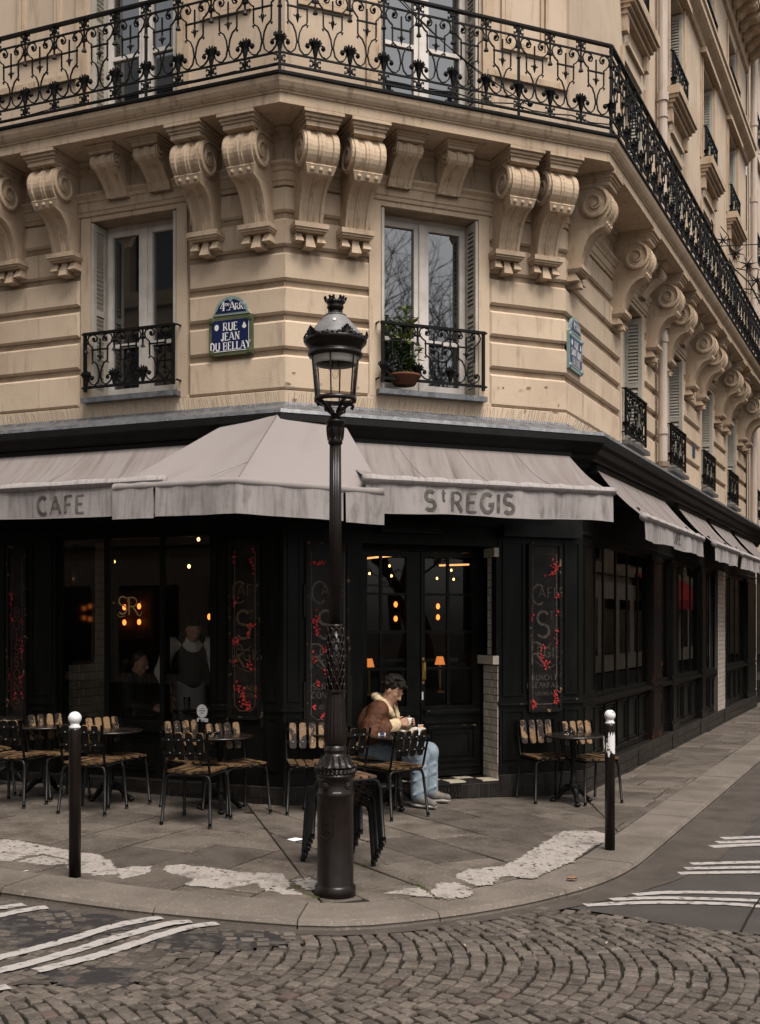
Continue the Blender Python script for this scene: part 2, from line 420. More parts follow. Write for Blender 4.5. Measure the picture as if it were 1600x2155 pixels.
# ------------------------------------------------------------------ stroke lettering
def arc(cx, cy, rx, ry, a0, a1, n=9):
    return [(cx + rx * math.cos(R_(a0 + (a1 - a0) * i / n)), cy + ry * math.sin(R_(a0 + (a1 - a0) * i / n))) for i in range(n + 1)]
GL = {
 'A': (.86, [('n', [(0.02, 0), (.40, 1)]), ('t', [(.42, 1), (.80, 0)]), ('n', [(.17, .34), (.66, .34)])]),
 'B': (.72, [('t', [(.1, 0), (.1, 1)]), ('n', [(.1, 1), (.38, 1)] + arc(.38, .76, .24, .24, 90, -90) + [(.1, .52)]), ('n', [(.38, .52)] + arc(.38, .26, .28, .26, 90, -90) + [(.1, 0)])]),
 'C': (.74, [('t', arc(.42, .5, .36, .5, 48, 312, 16))]),
 'D': (.80, [('t', [(.1, 0), (.1, 1)]), ('t', [(.1, 1), (.3, 1)] + arc(.3, .5, .42, .5, 90, -90, 14) + [(.1, 0)])]),
 'E': (.66, [('t', [(.1, 0), (.1, 1)]), ('n', [(.1, 1), (.60, 1)]), ('n', [(.1, .52), (.50, .52)]), ('n', [(.1, 0), (.62, 0)])]),
 'F': (.62, [('t', [(.1, 0), (.1, 1)]), ('n', [(.1, 1), (.60, 1)]), ('n', [(.1, .52), (.48, .52)])]),
 'G': (.80, [('t', arc(.42, .5, .36, .5, 48, 330, 16) + [(.74, .42), (.48, .42)])]),
 'H': (.80, [('t', [(.1, 0), (.1, 1)]), ('t', [(.7, 0), (.7, 1)]), ('n', [(.1, .52), (.7, .52)])]),
 'I': (.24, [('t', [(.12, 0), (.12, 1)])]),
 'J': (.52, [('t', [(.38, 1), (.38, .22)] + arc(.22, .22, .16, .22, 0, -170))]),
 'K': (.76, [('t', [(.1, 0), (.1, 1)]), ('n', [(.1, .42), (.66, 1)]), ('t', [(.26, .56), (.70, 0)])]),
 'L': (.62, [('t', [(.1, 0), (.1, 1)]), ('n', [(.1, 0), (.60, 0)])]),
 'M': (.96, [('n', [(.08, 0), (.12, 1)]), ('t', [(.12, 1), (.48, .1)]), ('n', [(.48, .1), (.82, 1)]), ('t', [(.82, 1), (.86, 0)])]),
 'N': (.82, [('n', [(.1, 0), (.1, 1)]), ('t', [(.1, 1), (.70, 0)]), ('n', [(.70, 0), (.70, 1)])]),
 'O': (.84, [('t', arc(.42, .5, .36, .5, 0, 360, 22))]),
 'P': (.68, [('t', [(.1, 0), (.1, 1)]), ('n', [(.1, 1), (.36, 1)] + arc(.36, .73, .26, .27, 90, -90) + [(.1, .46)])]),
 'R': (.78, [('t', [(.1, 0), (.1, 1)]), ('n', [(.1, 1), (.36, 1)] + arc(.36, .74, .26, .26, 90, -90) + [(.1, .48)]), ('t', [(.36, .48), (.72, 0)])]),
 'S': (.66, [('t', arc(.33, .75, .25, .25, 35, 270, 12) + arc(.33, .25, .27, .25, 90, -150, 12))]),
 'T': (.74, [('t', [(.37, 0), (.37, 1)]), ('n', [(.02, 1), (.72, 1)])]),
 'U': (.80, [('t', [(.1, 1), (.1, .3)] + arc(.4, .3, .3, .3, 180, 360, 10) + [(.7, 1)])]),
 'V': (.80, [('t', [(.04, 1), (.4, 0)]), ('n', [(.4, 0), (.76, 1)])]),
 'Y': (.80, [('t', [(.04, 1), (.40, .48)]), ('n', [(.40, .48), (.76, 1)]), ('t', [(.40, .48), (.40, 0)])]),
 '4': (.66, [('n', [(.46, 1), (.04, .3), (.64, .3)]), ('t', [(.46, 1), (.46, 0)])]),
 "'": (.2, [('n', [(.1, 1), (.06, .75)])]),
 '.': (.24, [('t', [(.1, .0), (.1, .1)])]),
 '&': (.7, [('n', arc(.3, .78, .18, .2, -30, 210) + [(.62, 0)]), ('n', arc(.3, .25, .26, .25, 120, 380))]),
 ' ': (.36, []),
 'm': (.9, [('t', [(.1, 0), (.1, .7)]), ('t', [(.1, .55)] + arc(.28, .5, .18, .2, 160, 0) + [(.46, 0)]), ('t', [(.46, .5)] + arc(.64, .5, .18, .2, 160, 0) + [(.82, 0)])]),
 'e': (.62, [('n', [(.06, .36), (.54, .36)] + arc(.3, .36, .24, .34, 0, 310, 12))]),
 't': (.46, [('t', [(.2, .95), (.2, .15)] + arc(.32, .15, .12, .15, 180, 290, 5)), ('n', [(.02, .68), (.42, .68)])]),
 'r': (.50, [('t', [(.1, 0), (.1, .7)]), ('n', [(.1, .5)] + arc(.3, .48, .2, .22, 160, 40, 6))]),
}
def ribbon(mb, pts, wd, y):
    n = len(pts); L_, R2 = [], []
    for i, (x, z) in enumerate(pts):
        closed = (abs(pts[0][0] - pts[-1][0]) < 1e-6 and abs(pts[0][1] - pts[-1][1]) < 1e-6 and n > 3)
        a = pts[i - 1] if i > 0 else (pts[-2] if closed else pts[i]); b = pts[i + 1] if i < n - 1 else (pts[1] if closed else pts[i])
        dx, dz = b[0] - a[0], b[1] - a[1]; l = math.hypot(dx, dz) or 1
        nx, nz = -dz / l, dx / l
        m = 1.0
        if 0 < i < n - 1:
            d1 = (x - a[0], z - a[1]); l1 = math.hypot(*d1) or 1
            c = abs((-d1[1] / l1) * nx + (d1[0] / l1) * nz); m = min(1 / max(c, .5), 1.6)
        L_.append((x + nx * wd / 2 * m, y, z + nz * wd / 2 * m)); R2.append((x - nx * wd / 2 * m, y, z - nz * wd / 2 * m))
    mb.grid([L_, R2])
def text_width(s, h, sp=.14, cond=1.0): return sum((GL[c][0] + sp) * h * cond for c in s) - sp * h * cond
def text(mb, s, h, x=0, z=0, y=0, tk=.16, tn=.08, serif=False, sp=.14, cond=1.0, align='c'):
    W = text_width(s, h, sp, cond)
    cx = x - (W / 2 if align == 'c' else 0)
    for ch in s:
        wd, st = GL[ch]
        for k, (kind, pl) in enumerate(st):
            t = (tk if kind == 't' else tn) * h
            q = [(cx + a * h * cond, z + b * h) for a, b in pl]
            if len(pl) == 2 and pl[0][0] == pl[1][0] and not serif: pass
            ribbon(mb, q, t, y - .0004 * k)
            if serif:
                for (a, b) in (pl[0], pl[-1]):
                    if b in (0, 1) and not (kind == 'n' and len(pl) == 2 and pl[0][1] == pl[1][1]) and ch not in '.\'' and (len(pl) == 2 or (ch == 'U' and b == 1) or (ch == 'J' and b == 1)) :
                        zz = z + b * h + (.035 * h if b == 0 else -.035 * h)
                        ribbon(mb, [(cx + (a - .15) * h * cond, zz), (cx + (a + .15) * h * cond, zz)], .07 * h, y - .0012)
                if kind == 'n' and len(pl) == 2 and pl[0][1] == pl[1][1] and ch in 'EFLT':
                    a, b = pl[1]; dz = .16 if b in (0, 1) else .1
                    s2 = -1 if b == 1 else 1
                    if b in (0, 1): ribbon(mb, [(cx + (a - .03) * h * cond, z + b * h), (cx + (a - .03) * h * cond, z + b * h + s2 * dz * h)], .07 * h, y - .0014)
                    if ch == 'T':
                        ribbon(mb, [(cx + .05 * h * cond, z + h), (cx + .05 * h * cond, z + h - .16 * h)], .07 * h, y - .0016)
        cx += (wd + sp) * h * cond
    return mb

# ================================================================== THE CAFE BUILDING
bld = empty('corner_building', 'cream stone corner building with wrought iron balcony above a black cafe front', 'building', (0.6, 12.4, 0))
BAYS = [(2.5 + 2.8 * i, 3.6 + 2.8 * i) for i in range(4)]
WL, WC = (1.19, 2.20), (0.972, 2.036)
ENT = (4.0, 5.79)
FRW = (6.66, 9.0)
def wall(F, ua, ub, za, zb, w, openings, depth, name, mat, parent):
    us = sorted({ua, ub} | {o[0] for o in openings} | {o[1] for o in openings})
    zs = sorted({za, zb} | {o[2] for o in openings} | {o[3] for o in openings})
    mb = MB()
    for i in range(len(us) - 1):
        for j in range(len(zs) - 1):
            uc, zc = (us[i] + us[i + 1]) / 2, (zs[j] + zs[j + 1]) / 2
            if any(o[0] < uc < o[1] and o[2] < zc < o[3] for o in openings): continue
            mb.add([F.p(us[i], w, zs[j]), F.p(us[i + 1], w, zs[j]), F.p(us[i + 1], w, zs[j + 1]), F.p(us[i], w, zs[j + 1])], [(0, 1, 2, 3)])
    for u0, u1, z0, z1 in openings:
        for a, b in (((u0, z0), (u1, z0)), ((u1, z0), (u1, z1)), ((u1, z1), (u0, z1)), ((u0, z1), (u0, z0))):
            mb.add([F.p(a[0], w, a[1]), F.p(b[0], w, b[1]), F.p(b[0], w - depth, b[1]), F.p(a[0], w - depth, a[1])], [(0, 1, 2, 3)])
    return mb.build(name, mat, parent)
opL = [(*WL, *ENT)]; opC = [(*WC, *ENT)]; opR = [(a, b, *ENT) for a, b in BAYS]
wall(FL, 0, LU, 3.3, 6.62, -.035, opL, .3, 'wall', M['joint'], bld)
wall(FC, 0, CW, 3.3, 6.62, -.035, opC, .3, 'wall', M['joint'], bld)
wall(FR, 0, RU, 3.3, 6.62, -.035, opR, .3, 'wall', M['joint'], bld)
TOPZ = 14.2
upL = [(*WL, *FRW), (*WL, 9.5, 11.15)]; upC = [(*WC, *FRW), (*WC, 9.5, 11.15)]
upR = []
for a, b in BAYS: upR += [(a, b, 6.66, 8.75), (a, b, 9.5, 11.15), (a, b, 11.75, 13.05)]
wall(FL, 0, LU, 6.62, TOPZ, 0, upL, .3, 'wall', M['wallup'], bld)
wall(FC, 0, CW, 6.62, TOPZ, 0, upC, .3, 'wall', M['wallup'], bld)
wall(FR, 0, RU, 6.62, TOPZ, 0, upR, .3, 'wall', M['wallup'], bld)
# back and side walls, floor slabs and roof so that the rooms are closed
mb = MB()
e0, e1 = FL.p(LU, -.04, 0), FR.p(RU, -.04, 0); k0, k1 = FL.p(LU, -7, 0), FR.p(RU, -7, 0)
for a, b in ((e0, k0), (k0, k1), (k1, e1)):
    mb.add([(a[0], a[1], 0), (b[0], b[1], 0), (b[0], b[1], TOPZ), (a[0], a[1], TOPZ)], [(0, 1, 2, 3)])
mb.build('rear_wall', M['opp'], bld)
for nm, z, mt in (('floor_slab', 3.42, 'interior'), ('floor_slab', 6.58, 'interior'), ('roof', TOPZ, 'roof')):
    mb = MB(); pl = [FL.p(LU, -.05, z), FL.p(0, -.05, z), FR.p(0, -.05, z), FR.p(RU, -.05, z), FR.p(RU, -7, z), FL.p(LU, -7, z)]
    mb.prism([(p[0], p[1]) for p in pl], lambda x, y, z=z: (x, y, z), lambda x, y, z=z: (x, y, z + .1)); mb.build(nm, M[mt], bld)
# mansard above the cornice on the street side
mb = MB(); mb.grid([[FR.p(u, w, z) for w, z in ((.1, 14.3), (-.5, 16.6), (-1.5, 17.4))] for u in (0, RU)]); mb.build('mansard_roof', M['roof'], bld)

# rusticated stone blocks, each one a block
JZ = [3.93, 4.29, 4.615, 4.93, 5.25, 5.57]
def courses(F, spans, zbot=3.80):
    rows = [(zbot, 3.925)] + [(JZ[i] + .03, JZ[i + 1] - .03) for i in range(5)] + [(5.60, 5.84)]
    rows[1] = (3.935, JZ[1] - .03)
    for r, (z0, z1) in enumerate(rows):
        for (u0, u1, split) in spans:
            if r == 0: u_list = [(u0, u1)]
            else: u_list = [(u0, u1)]
            for a, b in u_list:
                n = max(1, round((b - a) / split)) if split else 1
                cuts = [a + (b - a) * (i / n) for i in range(n + 1)]
                if n > 1 and r % 2: cuts = [a] + [c - (b - a) / n * .45 for c in cuts[1:]] + [b]
                for i in range(len(cuts) - 1):
                    if cuts[i + 1] - cuts[i] < .08: continue
                    c0 = cuts[i] + (.0015 if i else 0); c1 = cuts[i + 1] - (.0015 if i < len(cuts) - 2 else 0)
                    mb = MB(); bv = .022 if r else .004
                    # long edges bevelled, cut ends nearly sharp
                    e0 = bv if (i == 0 and a > .02) else .002; e1 = bv if (i == len(cuts) - 2 and not (F is FC and b > CW - .02)) else .002
                    p = [F.p(u, -.04, z) for u, z in ((c0, z0), (c1, z0), (c1, z1), (c0, z1))]
                    q = [F.p(u, -bv, z) for u, z in ((c0, z0), (c1, z0), (c1, z1), (c0, z1))]
                    wj = random.uniform(-.002, .002) if 0 < i < len(cuts) - 2 else 0
                    t = [F.p(u, wj, z) for u, z in ((c0 + e0, z0 + bv), (c1 - e1, z0 + bv), (c1 - e1, z1 - bv), (c0 + e0, z1 - bv))]
                    fs = [(b_ + k, b_ + (k + 1) % 4, b_ + 4 + (k + 1) % 4, b_ + 4 + k) for b_ in (0, 4) for k in range(4)] + [(8, 9, 10, 11)]
                    mb.add(p + q + t, fs)
                    mb.build('stone_block', M['stone'], bld)
courses(FL, [(0, 1.05, .9), (2.34, LU, .95)])
courses(FC, [(0, .86, .9), (2.16, CW, .9)])
rb = [(0, BAYS[0][0] - .14, .95)] + [(BAYS[i][1] + .14, BAYS[i + 1][0] - .14, .9) for i in range(3)] + [(BAYS[3][1] + .14, RU, .9)]
courses(FR, rb)
# flat window surrounds and aprons under the sills
for F, wins in ((FL, [WL]), (FC, [WC]), (FR, BAYS)):
    for a, b in wins:
        for s, u in ((-1, a), (1, b)):
            u0, u1 = (u - .12, u) if s < 0 else (u, u + .12)
            fpart('window_surround', M['stone'], bld, F, u0, u1, -.04, -.004, 3.94, 5.84)
        fpart('apron_stone', M['stone'], bld, F, a - .14, b + .14, -.04, -.006, 3.80, 3.96)
        fpart('lintel_stone', M['stone2'], bld, F, a, b, -.04, -.006, 5.79, 5.84)
# mouldings that run round the three facades
def mould(name, prof, mat, seg=(0, 3)): return sweep(prof, seg=seg).build(name, M[mat], bld)
mould('architrave_moulding', [(-.04, 5.84), (.012, 5.842), (.016, 5.875), (.03, 5.885), (.03, 5.965), (.045, 5.975), (.05, 6.0), (.085, 6.03), (.085, 6.05), (.02, 6.06), (-.04, 6.06)], 'stone2')
mould('frieze', [(-.04, 6.058), (.01, 6.058), (.01, 6.26), (.05, 6.29), (.05, 6.325), (.09, 6.345), (.09, 6.37), (-.04, 6.37)], 'stone2')
mould('balcony_slab', [(-.05, 6.368), (.50, 6.368), (.505, 6.37), (.505, 6.455), (.52, 6.46), (.522, 6.472), (.535, 6.478), (.555, 6.50), (.575, 6.535), (.583, 6.565), (.583, 6.578), (-.05, 6.60)], 'stone2')
mould('balcony_lead_edge', [(.0, 6.602), (.595, 6.580), (.600, 6.584), (.602, 6.605), (.594, 6.614), (.50, 6.622), (.0, 6.632)], 'blackpl')
mould('zinc_flashing', [(-.035, 3.80), (.004, 3.815), (.03, 3.785), (.20, 3.705), (.435, 3.665), (.445, 3.63), (.43, 3.62), (.10, 3.62), (-.035, 3.62)], 'zinc')
mould('shop_cornice', [(.0, 3.622), (.44, 3.622), (.455, 3.615), (.46, 3.56), (.43, 3.54), (.41, 3.50), (.37, 3.46), (.34, 3.455), (.33, 3.41), (.27, 3.37), (.26, 3.33), (.0, 3.33)], 'blackpl')
# anti-pigeon spikes along the flashing
mb = MB()
for F, ua, ub, st in ((FL, .02, 5.9, .028), (FC, .02, CW, .028), (FR, .05, 2.6, .03)):
    u = ua
    while u < ub:
        x = F.p(u, .05, 3.77); y = F.p(u + random.uniform(-.02, .02), .09 + random.uniform(0, .03), 3.89 + random.uniform(-.02, .02))
        mb.tube([x, y], .0016, 3, cap=False); u += st
mb.build('pigeon_spikes', M['zinc'], bld, kind='stuff')

rr0 = random.Random(5)
for (px, py, w0, h0) in ((0, 0, 0, 0),):
    for k in range(26):
        uu = rr0.choice((rr0.uniform(2.2, 3.03), rr0.uniform(2.2, 3.03), rr0.uniform(.02, .1), rr0.uniform(.3, .8))); z_ = rr0.choice((rr0.gauss(3.94, .012), rr0.uniform(3.84, 4.18))); a_, b_ = rr0.uniform(.008, .05), rr0.uniform(.004, .014)
        mb = MB(); n_ = 9; mb.add([FC.p(min(uu + a_ * math.cos(2 * PI * j / n_) * rr0.uniform(.5, 1), 3.048), .0035 + .0003 * k, z_ + b_ * math.sin(2 * PI * j / n_) * rr0.uniform(.5, 1)) for j in range(n_)], [tuple(range(n_))]); mb.build('paint_chip', M['pipedark'], bld)
# ---- scrolled corbels (local: x along the wall, -y outward, z down from the slab)
def corbel_mesh(name, path, width, back, flutes, volute, head, base):
    mb = MB()
    hw = width / 2
    xs = [-hw, -hw * .74, -hw * .68, -hw * .30, -hw * .24, -hw * .09, -hw * .05, hw * .05, hw * .09, hw * .24, hw * .30, hw * .68, hw * .74, hw]
    dep = [0, 0, 1, 1, 0.2, .2, -.2, -.2, .2, .2, 1, 1, 0, 0]
    g = []; tps = []
    n = len(path)
    for i, (y, z, fl) in enumerate(path):
        a = path[max(i - 1, 0)]; b = path[min(i + 1, n - 1)]
        t = (b[0] - a[0], b[1] - a[1]); l = math.hypot(*t) or 1
        nr = (-t[1] / l, t[0] / l)
        tp = 1 if (not base or z > -.53) else .86 - .05 * min(1, (-.53 - z) / .35)
        tps.append(tp)
        g.append([(x * tp, -(y - nr[0] * d * fl * flutes), z - nr[1] * d * fl * flutes) for x, d in zip(xs, dep)])
    mb.grid(g)
    for sx in (-hw, hw):
        b = len(mb.v)
        mb.v += [(sx * t_, -p[0], p[1]) for p, t_ in zip(path, tps)] + [(sx * tps[-1], .04, path[-1][1])] + ([(sx * .86, .04, -.54), (sx, .04, -.53)] if base else []) + [(sx, .04, path[0][1])]
        mb.f.append(tuple(range(b, len(mb.v))))
    cy, cz, r = volute
    for sx in (-1, 1):
        sp = [(sx * (hw + .004 + .012 * min(1, i / 10)), -(cy + r * (1 - i / 46) * math.cos(R_(80 - i * 16))), cz + r * (1 - i / 46) * math.sin(R_(80 - i * 16))) for i in range(44)]
        mb.tube(sp, [r * .15 * (1 - i / 70) for i in range(44)], 5)
        mb.tube([(sx * hw, -cy, cz), (sx * (hw + .028), -cy, cz)], r * .2, 8)
        mb.tube([(sx * (hw - .01), -cy, cz), (sx * (hw + .008), -cy, cz)], r * .93, 16)
    for (w, y, z0, z1) in head: mb.box(-w / 2, w / 2, -y, .04, z0, z1)
    for (w, y, z0, z1) in base: mb.box(-w / 2, w / 2, -y, .04, z0, z1)
    if base:
        bz = base[-1][2]
        for x0, dz, w0 in ((-.108, .085, .043), (0, .135, .05), (.108, .085, .043)):
            y0, y1 = .07, .115
            t = w0 * .56
            mb.hexa([(x0 - w0, -y1, bz - dz), (x0 + w0, -y1, bz - dz), (x0 + w0, .04, bz - dz), (x0 - w0, .04, bz - dz), (x0 - t, -y0, bz + .004), (x0 + t, -y0, bz + .004), (x0 + t, .04, bz + .004), (x0 - t, .04, bz + .004)])
        bs = path[[i for i, p in enumerate(path) if p[2] == 0][2]] if True else None
        for bx in (-.085, 0, .085): mb.sphere((bx, -.390, -.498), .021, 8, 5)
    return mb.mesh(name, M['stone2'])
big = [(.43, -.125, 0), (.425, -.135, 0)] + [(.27 + .19 * math.cos(R_(a)), -.305 + .19 * math.sin(R_(a)), 1) for a in (55, 42, 28, 14, 0, -13, -26, -38, -48)]
big += [(.405, -.462, 0), (.402, -.466, 0), (.378, -.530, 0), (.366, -.540, 0), (.335, -.545, .5), (.285, -.565, .8), (.235, -.605, .8), (.193, -.66, .8), (.158, -.73, .8), (.133, -.81, .8), (.118, -.88, .8), (.112, -.905, 0)]
CB = corbel_mesh('corbel', big, .29, 0, .017, (.275, -.30, .165), [(.385, .50, -.03, 0), (.36, .475, -.06, -.03), (.335, .455, -.085, -.06), (.312, .44, -.13, -.085)], [(.335, .155, -.945, -.90), (.315, .14, -.965, -.945), (.29, .12, -.98, -.965)])
small = [(.33, -.07, 0)] + [(.27 + .075 * math.cos(R_(a)), -.135 + .075 * math.sin(R_(a)), 1) for a in (60, 30, 0, -30, -60)] + [(.27, -.215, .5), (.215, -.25, .8), (.16, -.30, .8), (.115, -.35, .8), (.09, -.40, .8), (.08, -.415, 0)]
CS = corbel_mesh('corbel', small, .24, 0, .014, (.275, -.135, .065), [(.34, .40, -.02, 0), (.31, .37, -.04, -.02), (.28, .35, -.07, -.04)], [])
SPO = 6.367
for F, ul in ((FL, [.25, .81, 2.46, 3.14, 4.6]), (FC, [.215, .675, 2.31, 2.755]), (FR, [.20, 2.10] + [x for a, b in BAYS[1:] for x in (b - 2.45 + .0, a - .40)] + [BAYS[3][1] + .4, RU - .25])):
    for u in ul: put('corbel', CB, bld, F.M(u, 0.005, SPO))
for F, ul in ((FL, [1.32, 1.82]), (FC, [1.13, 1.66]), (FR, [x for a, b in BAYS for x in (a + .28, b - .28)])):
    for u in ul: put('corbel', CS, bld, F.M(u, 0.005, SPO))

# ---- wrought iron
def bars(mb, pl, r=.0085): mb.tube(pl, r, 4, cap=False)
def arc3(cx, cz, r, a0, a1, n=8, y=0, rz=None): return [(cx + r * math.cos(R_(a0 + (a1 - a0) * i / n)), y, cz + (rz or r) * math.sin(R_(a0 + (a1 - a0) * i / n))) for i in range(n + 1)]
def spiral(cx, cz, r0, r1, a0, a1, n=9, y=0): return [(cx + (r0 + (r1 - r0) * i / n) * math.cos(R_(a0 + (a1 - a0) * i / n)), y, cz + (r0 + (r1 - r0) * i / n) * math.sin(R_(a0 + (a1 - a0) * i / n))) for i in range(n + 1)]
def motif_half(mb, P, zb, zt, s, hs):
    # the half from a boundary (x=0) to the middle (x=P/2); s mirrors it
    m = P / 2
    def X(pl): return [((x if s > 0 else P - x), y, z) for x, y, z in pl]
    def Z(t): return zb + (zt - zb) * t
    k = (zt - zb) / .60
    # lower C scroll, hook at the top, back to back at the middle
    low = [(m - .088, 0, Z(.43)), (m - .098, 0, Z(.455)), (m - .078, 0, Z(.47)), (m - .045, 0, Z(.43)), (m - .018, 0, Z(.33)), (m - .006, 0, Z(.20)), (m - .022, 0, Z(.085)), (m - .06, 0, Z(.022)), (m - .10, 0, Z(.04)), (.040, 0, Z(.10)), (.032, 0, Z(.17)), (.055, 0, Z(.205)), (.085, 0, Z(.19)), (.092, 0, Z(.15))]
    bars(mb, X(low))
    mb.sphere(X([(.074, -.006, Z(.155))])[0], .021, 7, 5)
    # side bar and lyre
    bars(mb, X([(m - .078, 0, Z(.47)), (m - .09, 0, Z(.50)), (m - .09, 0, Z(.745))]))
    bars(mb, X([(m - .09, 0, Z(.745)), (.060, 0, Z(.775)), (.032, 0, Z(.83)), (.02, 0, Z(.90)), (.035, 0, Z(.965)), (.075, 0, Z(.995)), (.115, 0, Z(.97)), (.135, 0, Z(.91)), (.125, 0, Z(.865)), (.098, 0, Z(.855)), (.082, 0, Z(.885))]))
    mb.sphere(X([(.098, -.006, Z(.905))])[0], .019, 7, 5)
def motif_mesh(name, P, h, collars=True):
    mb = MB(); zb, zt = (.105, h - .105) if collars else (.02, h - .02)
    for s in (1, -1): motif_half(mb, P, zb, zt, s, h)
    m = P / 2
    def Z(t): return zb + (zt - zb) * t
    bars(mb, [(m - .1, 0, Z(.70)), (m + .1, 0, Z(.70))], .010)
    bars(mb, [(m, 0, Z(.90)), (m, 0, Z(.62))], .009)
    mb.tube([(m, 0, Z(.62)), (m, 0, Z(.585)), (m, 0, Z(.55)), (m, 0, Z(.465))], [.008, .018, .016, .001], 6)
    bars(mb, [(m - .035, 0, Z(.585)), (m - .03, 0, Z(.565)), (m, 0, Z(.57)), (m + .03, 0, Z(.565)), (m + .035, 0, Z(.585))], .006)
    # palmettes and stems on the two boundaries: built at x=0 only
    bars(mb, [(0, 0, Z(1)), (0, 0, Z(.70))], .010)
    mb.tube([(0, 0, Z(.72)), (0, 0, Z(.655))], [.009, .026], 6)
    mb.box(-.028, .028, -.014, .014, Z(.815), Z(.85))
    mb.tube([(0, 0, Z(0)), (0, 0, Z(.07)), (0, 0, Z(.13)), (0, 0, Z(.22))], [.012, .022, .028, .05], 7)
    for a in (-68, -42, -14, 14, 42, 68): mb.tube([(0, 0, Z(.13)), (.030 * math.sin(R_(a)), -.004, Z(.20) + .02 * math.cos(R_(a))), (.066 * math.sin(R_(a)), -.008, Z(.205) + .058 * math.cos(R_(a)))], [.010, .016, .007], 5)
    for sx in (-1, 1): bars(mb, [(sx * .03, 0, Z(.20)), (sx * .055, 0, Z(.23)), (sx * .05, 0, Z(.27))], .007)
    mb.sphere((m, 0, Z(.20)), .014, 6, 4)
    if collars:
        for za, zc in ((.012, .095), (h - .095, h - .012)):
            mid = (za + zc) / 2
            bars(mb, [(0, 0, za), (0, 0, zc)], .014)
            mb.box(-.026, .026, -.013, .013, mid - .008, mid + .008)
            for sx in (-1, 1):
                for sz in (-1, 1):
                    bars(mb, [(sx * .006, 0, mid), (sx * .028, 0, mid + sz * .022), (sx * .05, 0, mid + sz * .03), (sx * .048, 0, mid + sz * .014)], .009)
    return mb.mesh(name, M['iron'])
RH = .82; RZ = 6.70
def railpt(i, w=.52):
    (x, y), m = NP[i]; return Vector((x + m[0] * w, y + m[1] * w, 0))
rl = [Vector(FL.p(LU, .52, 0)), railpt(1), railpt(2), Vector(FR.p(RU, .52, 0))]
MOT = {}
rail_root = MB()
for i in range(3):
    a, b = rl[i], rl[i + 1]
    for z, r in ((0, .014), (.105, .011), (RH - .105, .011)):
        rail_root.tube([a + Vector((0, 0, RZ + z)), b + Vector((0, 0, RZ + z))], r, 4)
    d = (b - a).normalized(); q = Vector((d.y, -d.x, 0))
    rail_root.hexa([tuple(a + q * s1 + Vector((0, 0, RZ + RH + z))) if k < 1 else tuple(b + q * s1 + Vector((0, 0, RZ + RH + z))) for z in (-.008, .014) for k, s1 in ((0, -.024), (1, -.024), (1, .024), (0, .024))])
secs = []
ua = rl[1] + (rl[2] - rl[1]) * ((.784 + .215) / (rl[2] - rl[1]).length); ub = rl[1] + (rl[2] - rl[1]) * ((2.197 + .215) / (rl[2] - rl[1]).length)
secs += [(rl[1], ua, 3), (ua, ub, 4), (ub, rl[2], 3)]
dl = (rl[0] - rl[1]).normalized(); l1 = rl[1] + dl * 1.40; l2 = rl[1] + dl * 3.15; l3 = rl[1] + dl * 4.9
secs += [(l1, rl[1], 4), (l2, l1, 5), (l3, l2, 5)]
dr = (rl[3] - rl[2]).normalized(); tot = (rl[3] - rl[2]).length; nsec = 8
for i in range(nsec): secs.append((rl[2] + dr * tot * i / nsec, rl[2] + dr * tot * (i + 1) / nsec, 5))
posts = [p for a, b, n in secs for p in (a, b)]
seen = []
for p in posts:
    if any((p - q).length < .02 for q in seen): continue
    seen.append(p); rail_root.box(p.x - .013, p.x + .013, p.y - .013, p.y + .013, 6.60, RZ + RH)
railing = rail_root.build('balcony_railing', M['iron'], bld)
for a, b, n in secs:
    d = (b - a); P = d.length / n; d.normalize()
    key = round(P, 2)
    if key not in MOT: MOT[key] = motif_mesh('scroll_panel', P, RH)
    for i in range(n):
        o = a + d * P * i
        m4 = Matrix(((d.x, -d.y, 0, o.x), (d.y, d.x, 0, o.y), (0, 0, 1, RZ), (0, 0, 0, 1)))
        put('scroll_panel', MOT[key], railing, m4)
# cables tied along the balcony
mb = MB()
c0, c1 = Vector((-.1, 9.2, 9.2)), Vector(FC.p(2.30, .56, 6.74))
mb.tube([Vector(FC.p(.55, .56, 7.75)).lerp(c1, t) + Vector((0, 0, -.10 * math.sin(PI * t))) for t in [i / 10 for i in range(11)]], .006, 5)
mb.tube([Vector(FC.p(.62, .57, 7.75)).lerp(Vector(FC.p(1.95, .55, 6.86)), t) + Vector((0, 0, -.07 * math.sin(PI * t))) for t in [i / 10 for i in range(11)]], .005, 5)
mb.tube([FC.p(1.0 + .22 * i, .565, 6.71 - .02 * math.sin(i * 2.2)) for i in range(11)], .007, 5)
mb.tube([FL.p(.2 + .3 * i, .565, 6.69 - .012 * math.sin(i * 1.7)) for i in range(14)], .005, 5)
mb.sphere(FC.p(2.30, .56, 6.76), .028); mb.sphere(FC.p(2.05, .55, 6.80), .018)
o = mb.build('cable', M['iron']); o['label'] = 'thin black electric cables sagging across the balcony railing over the corner'; o['category'] = 'cable'

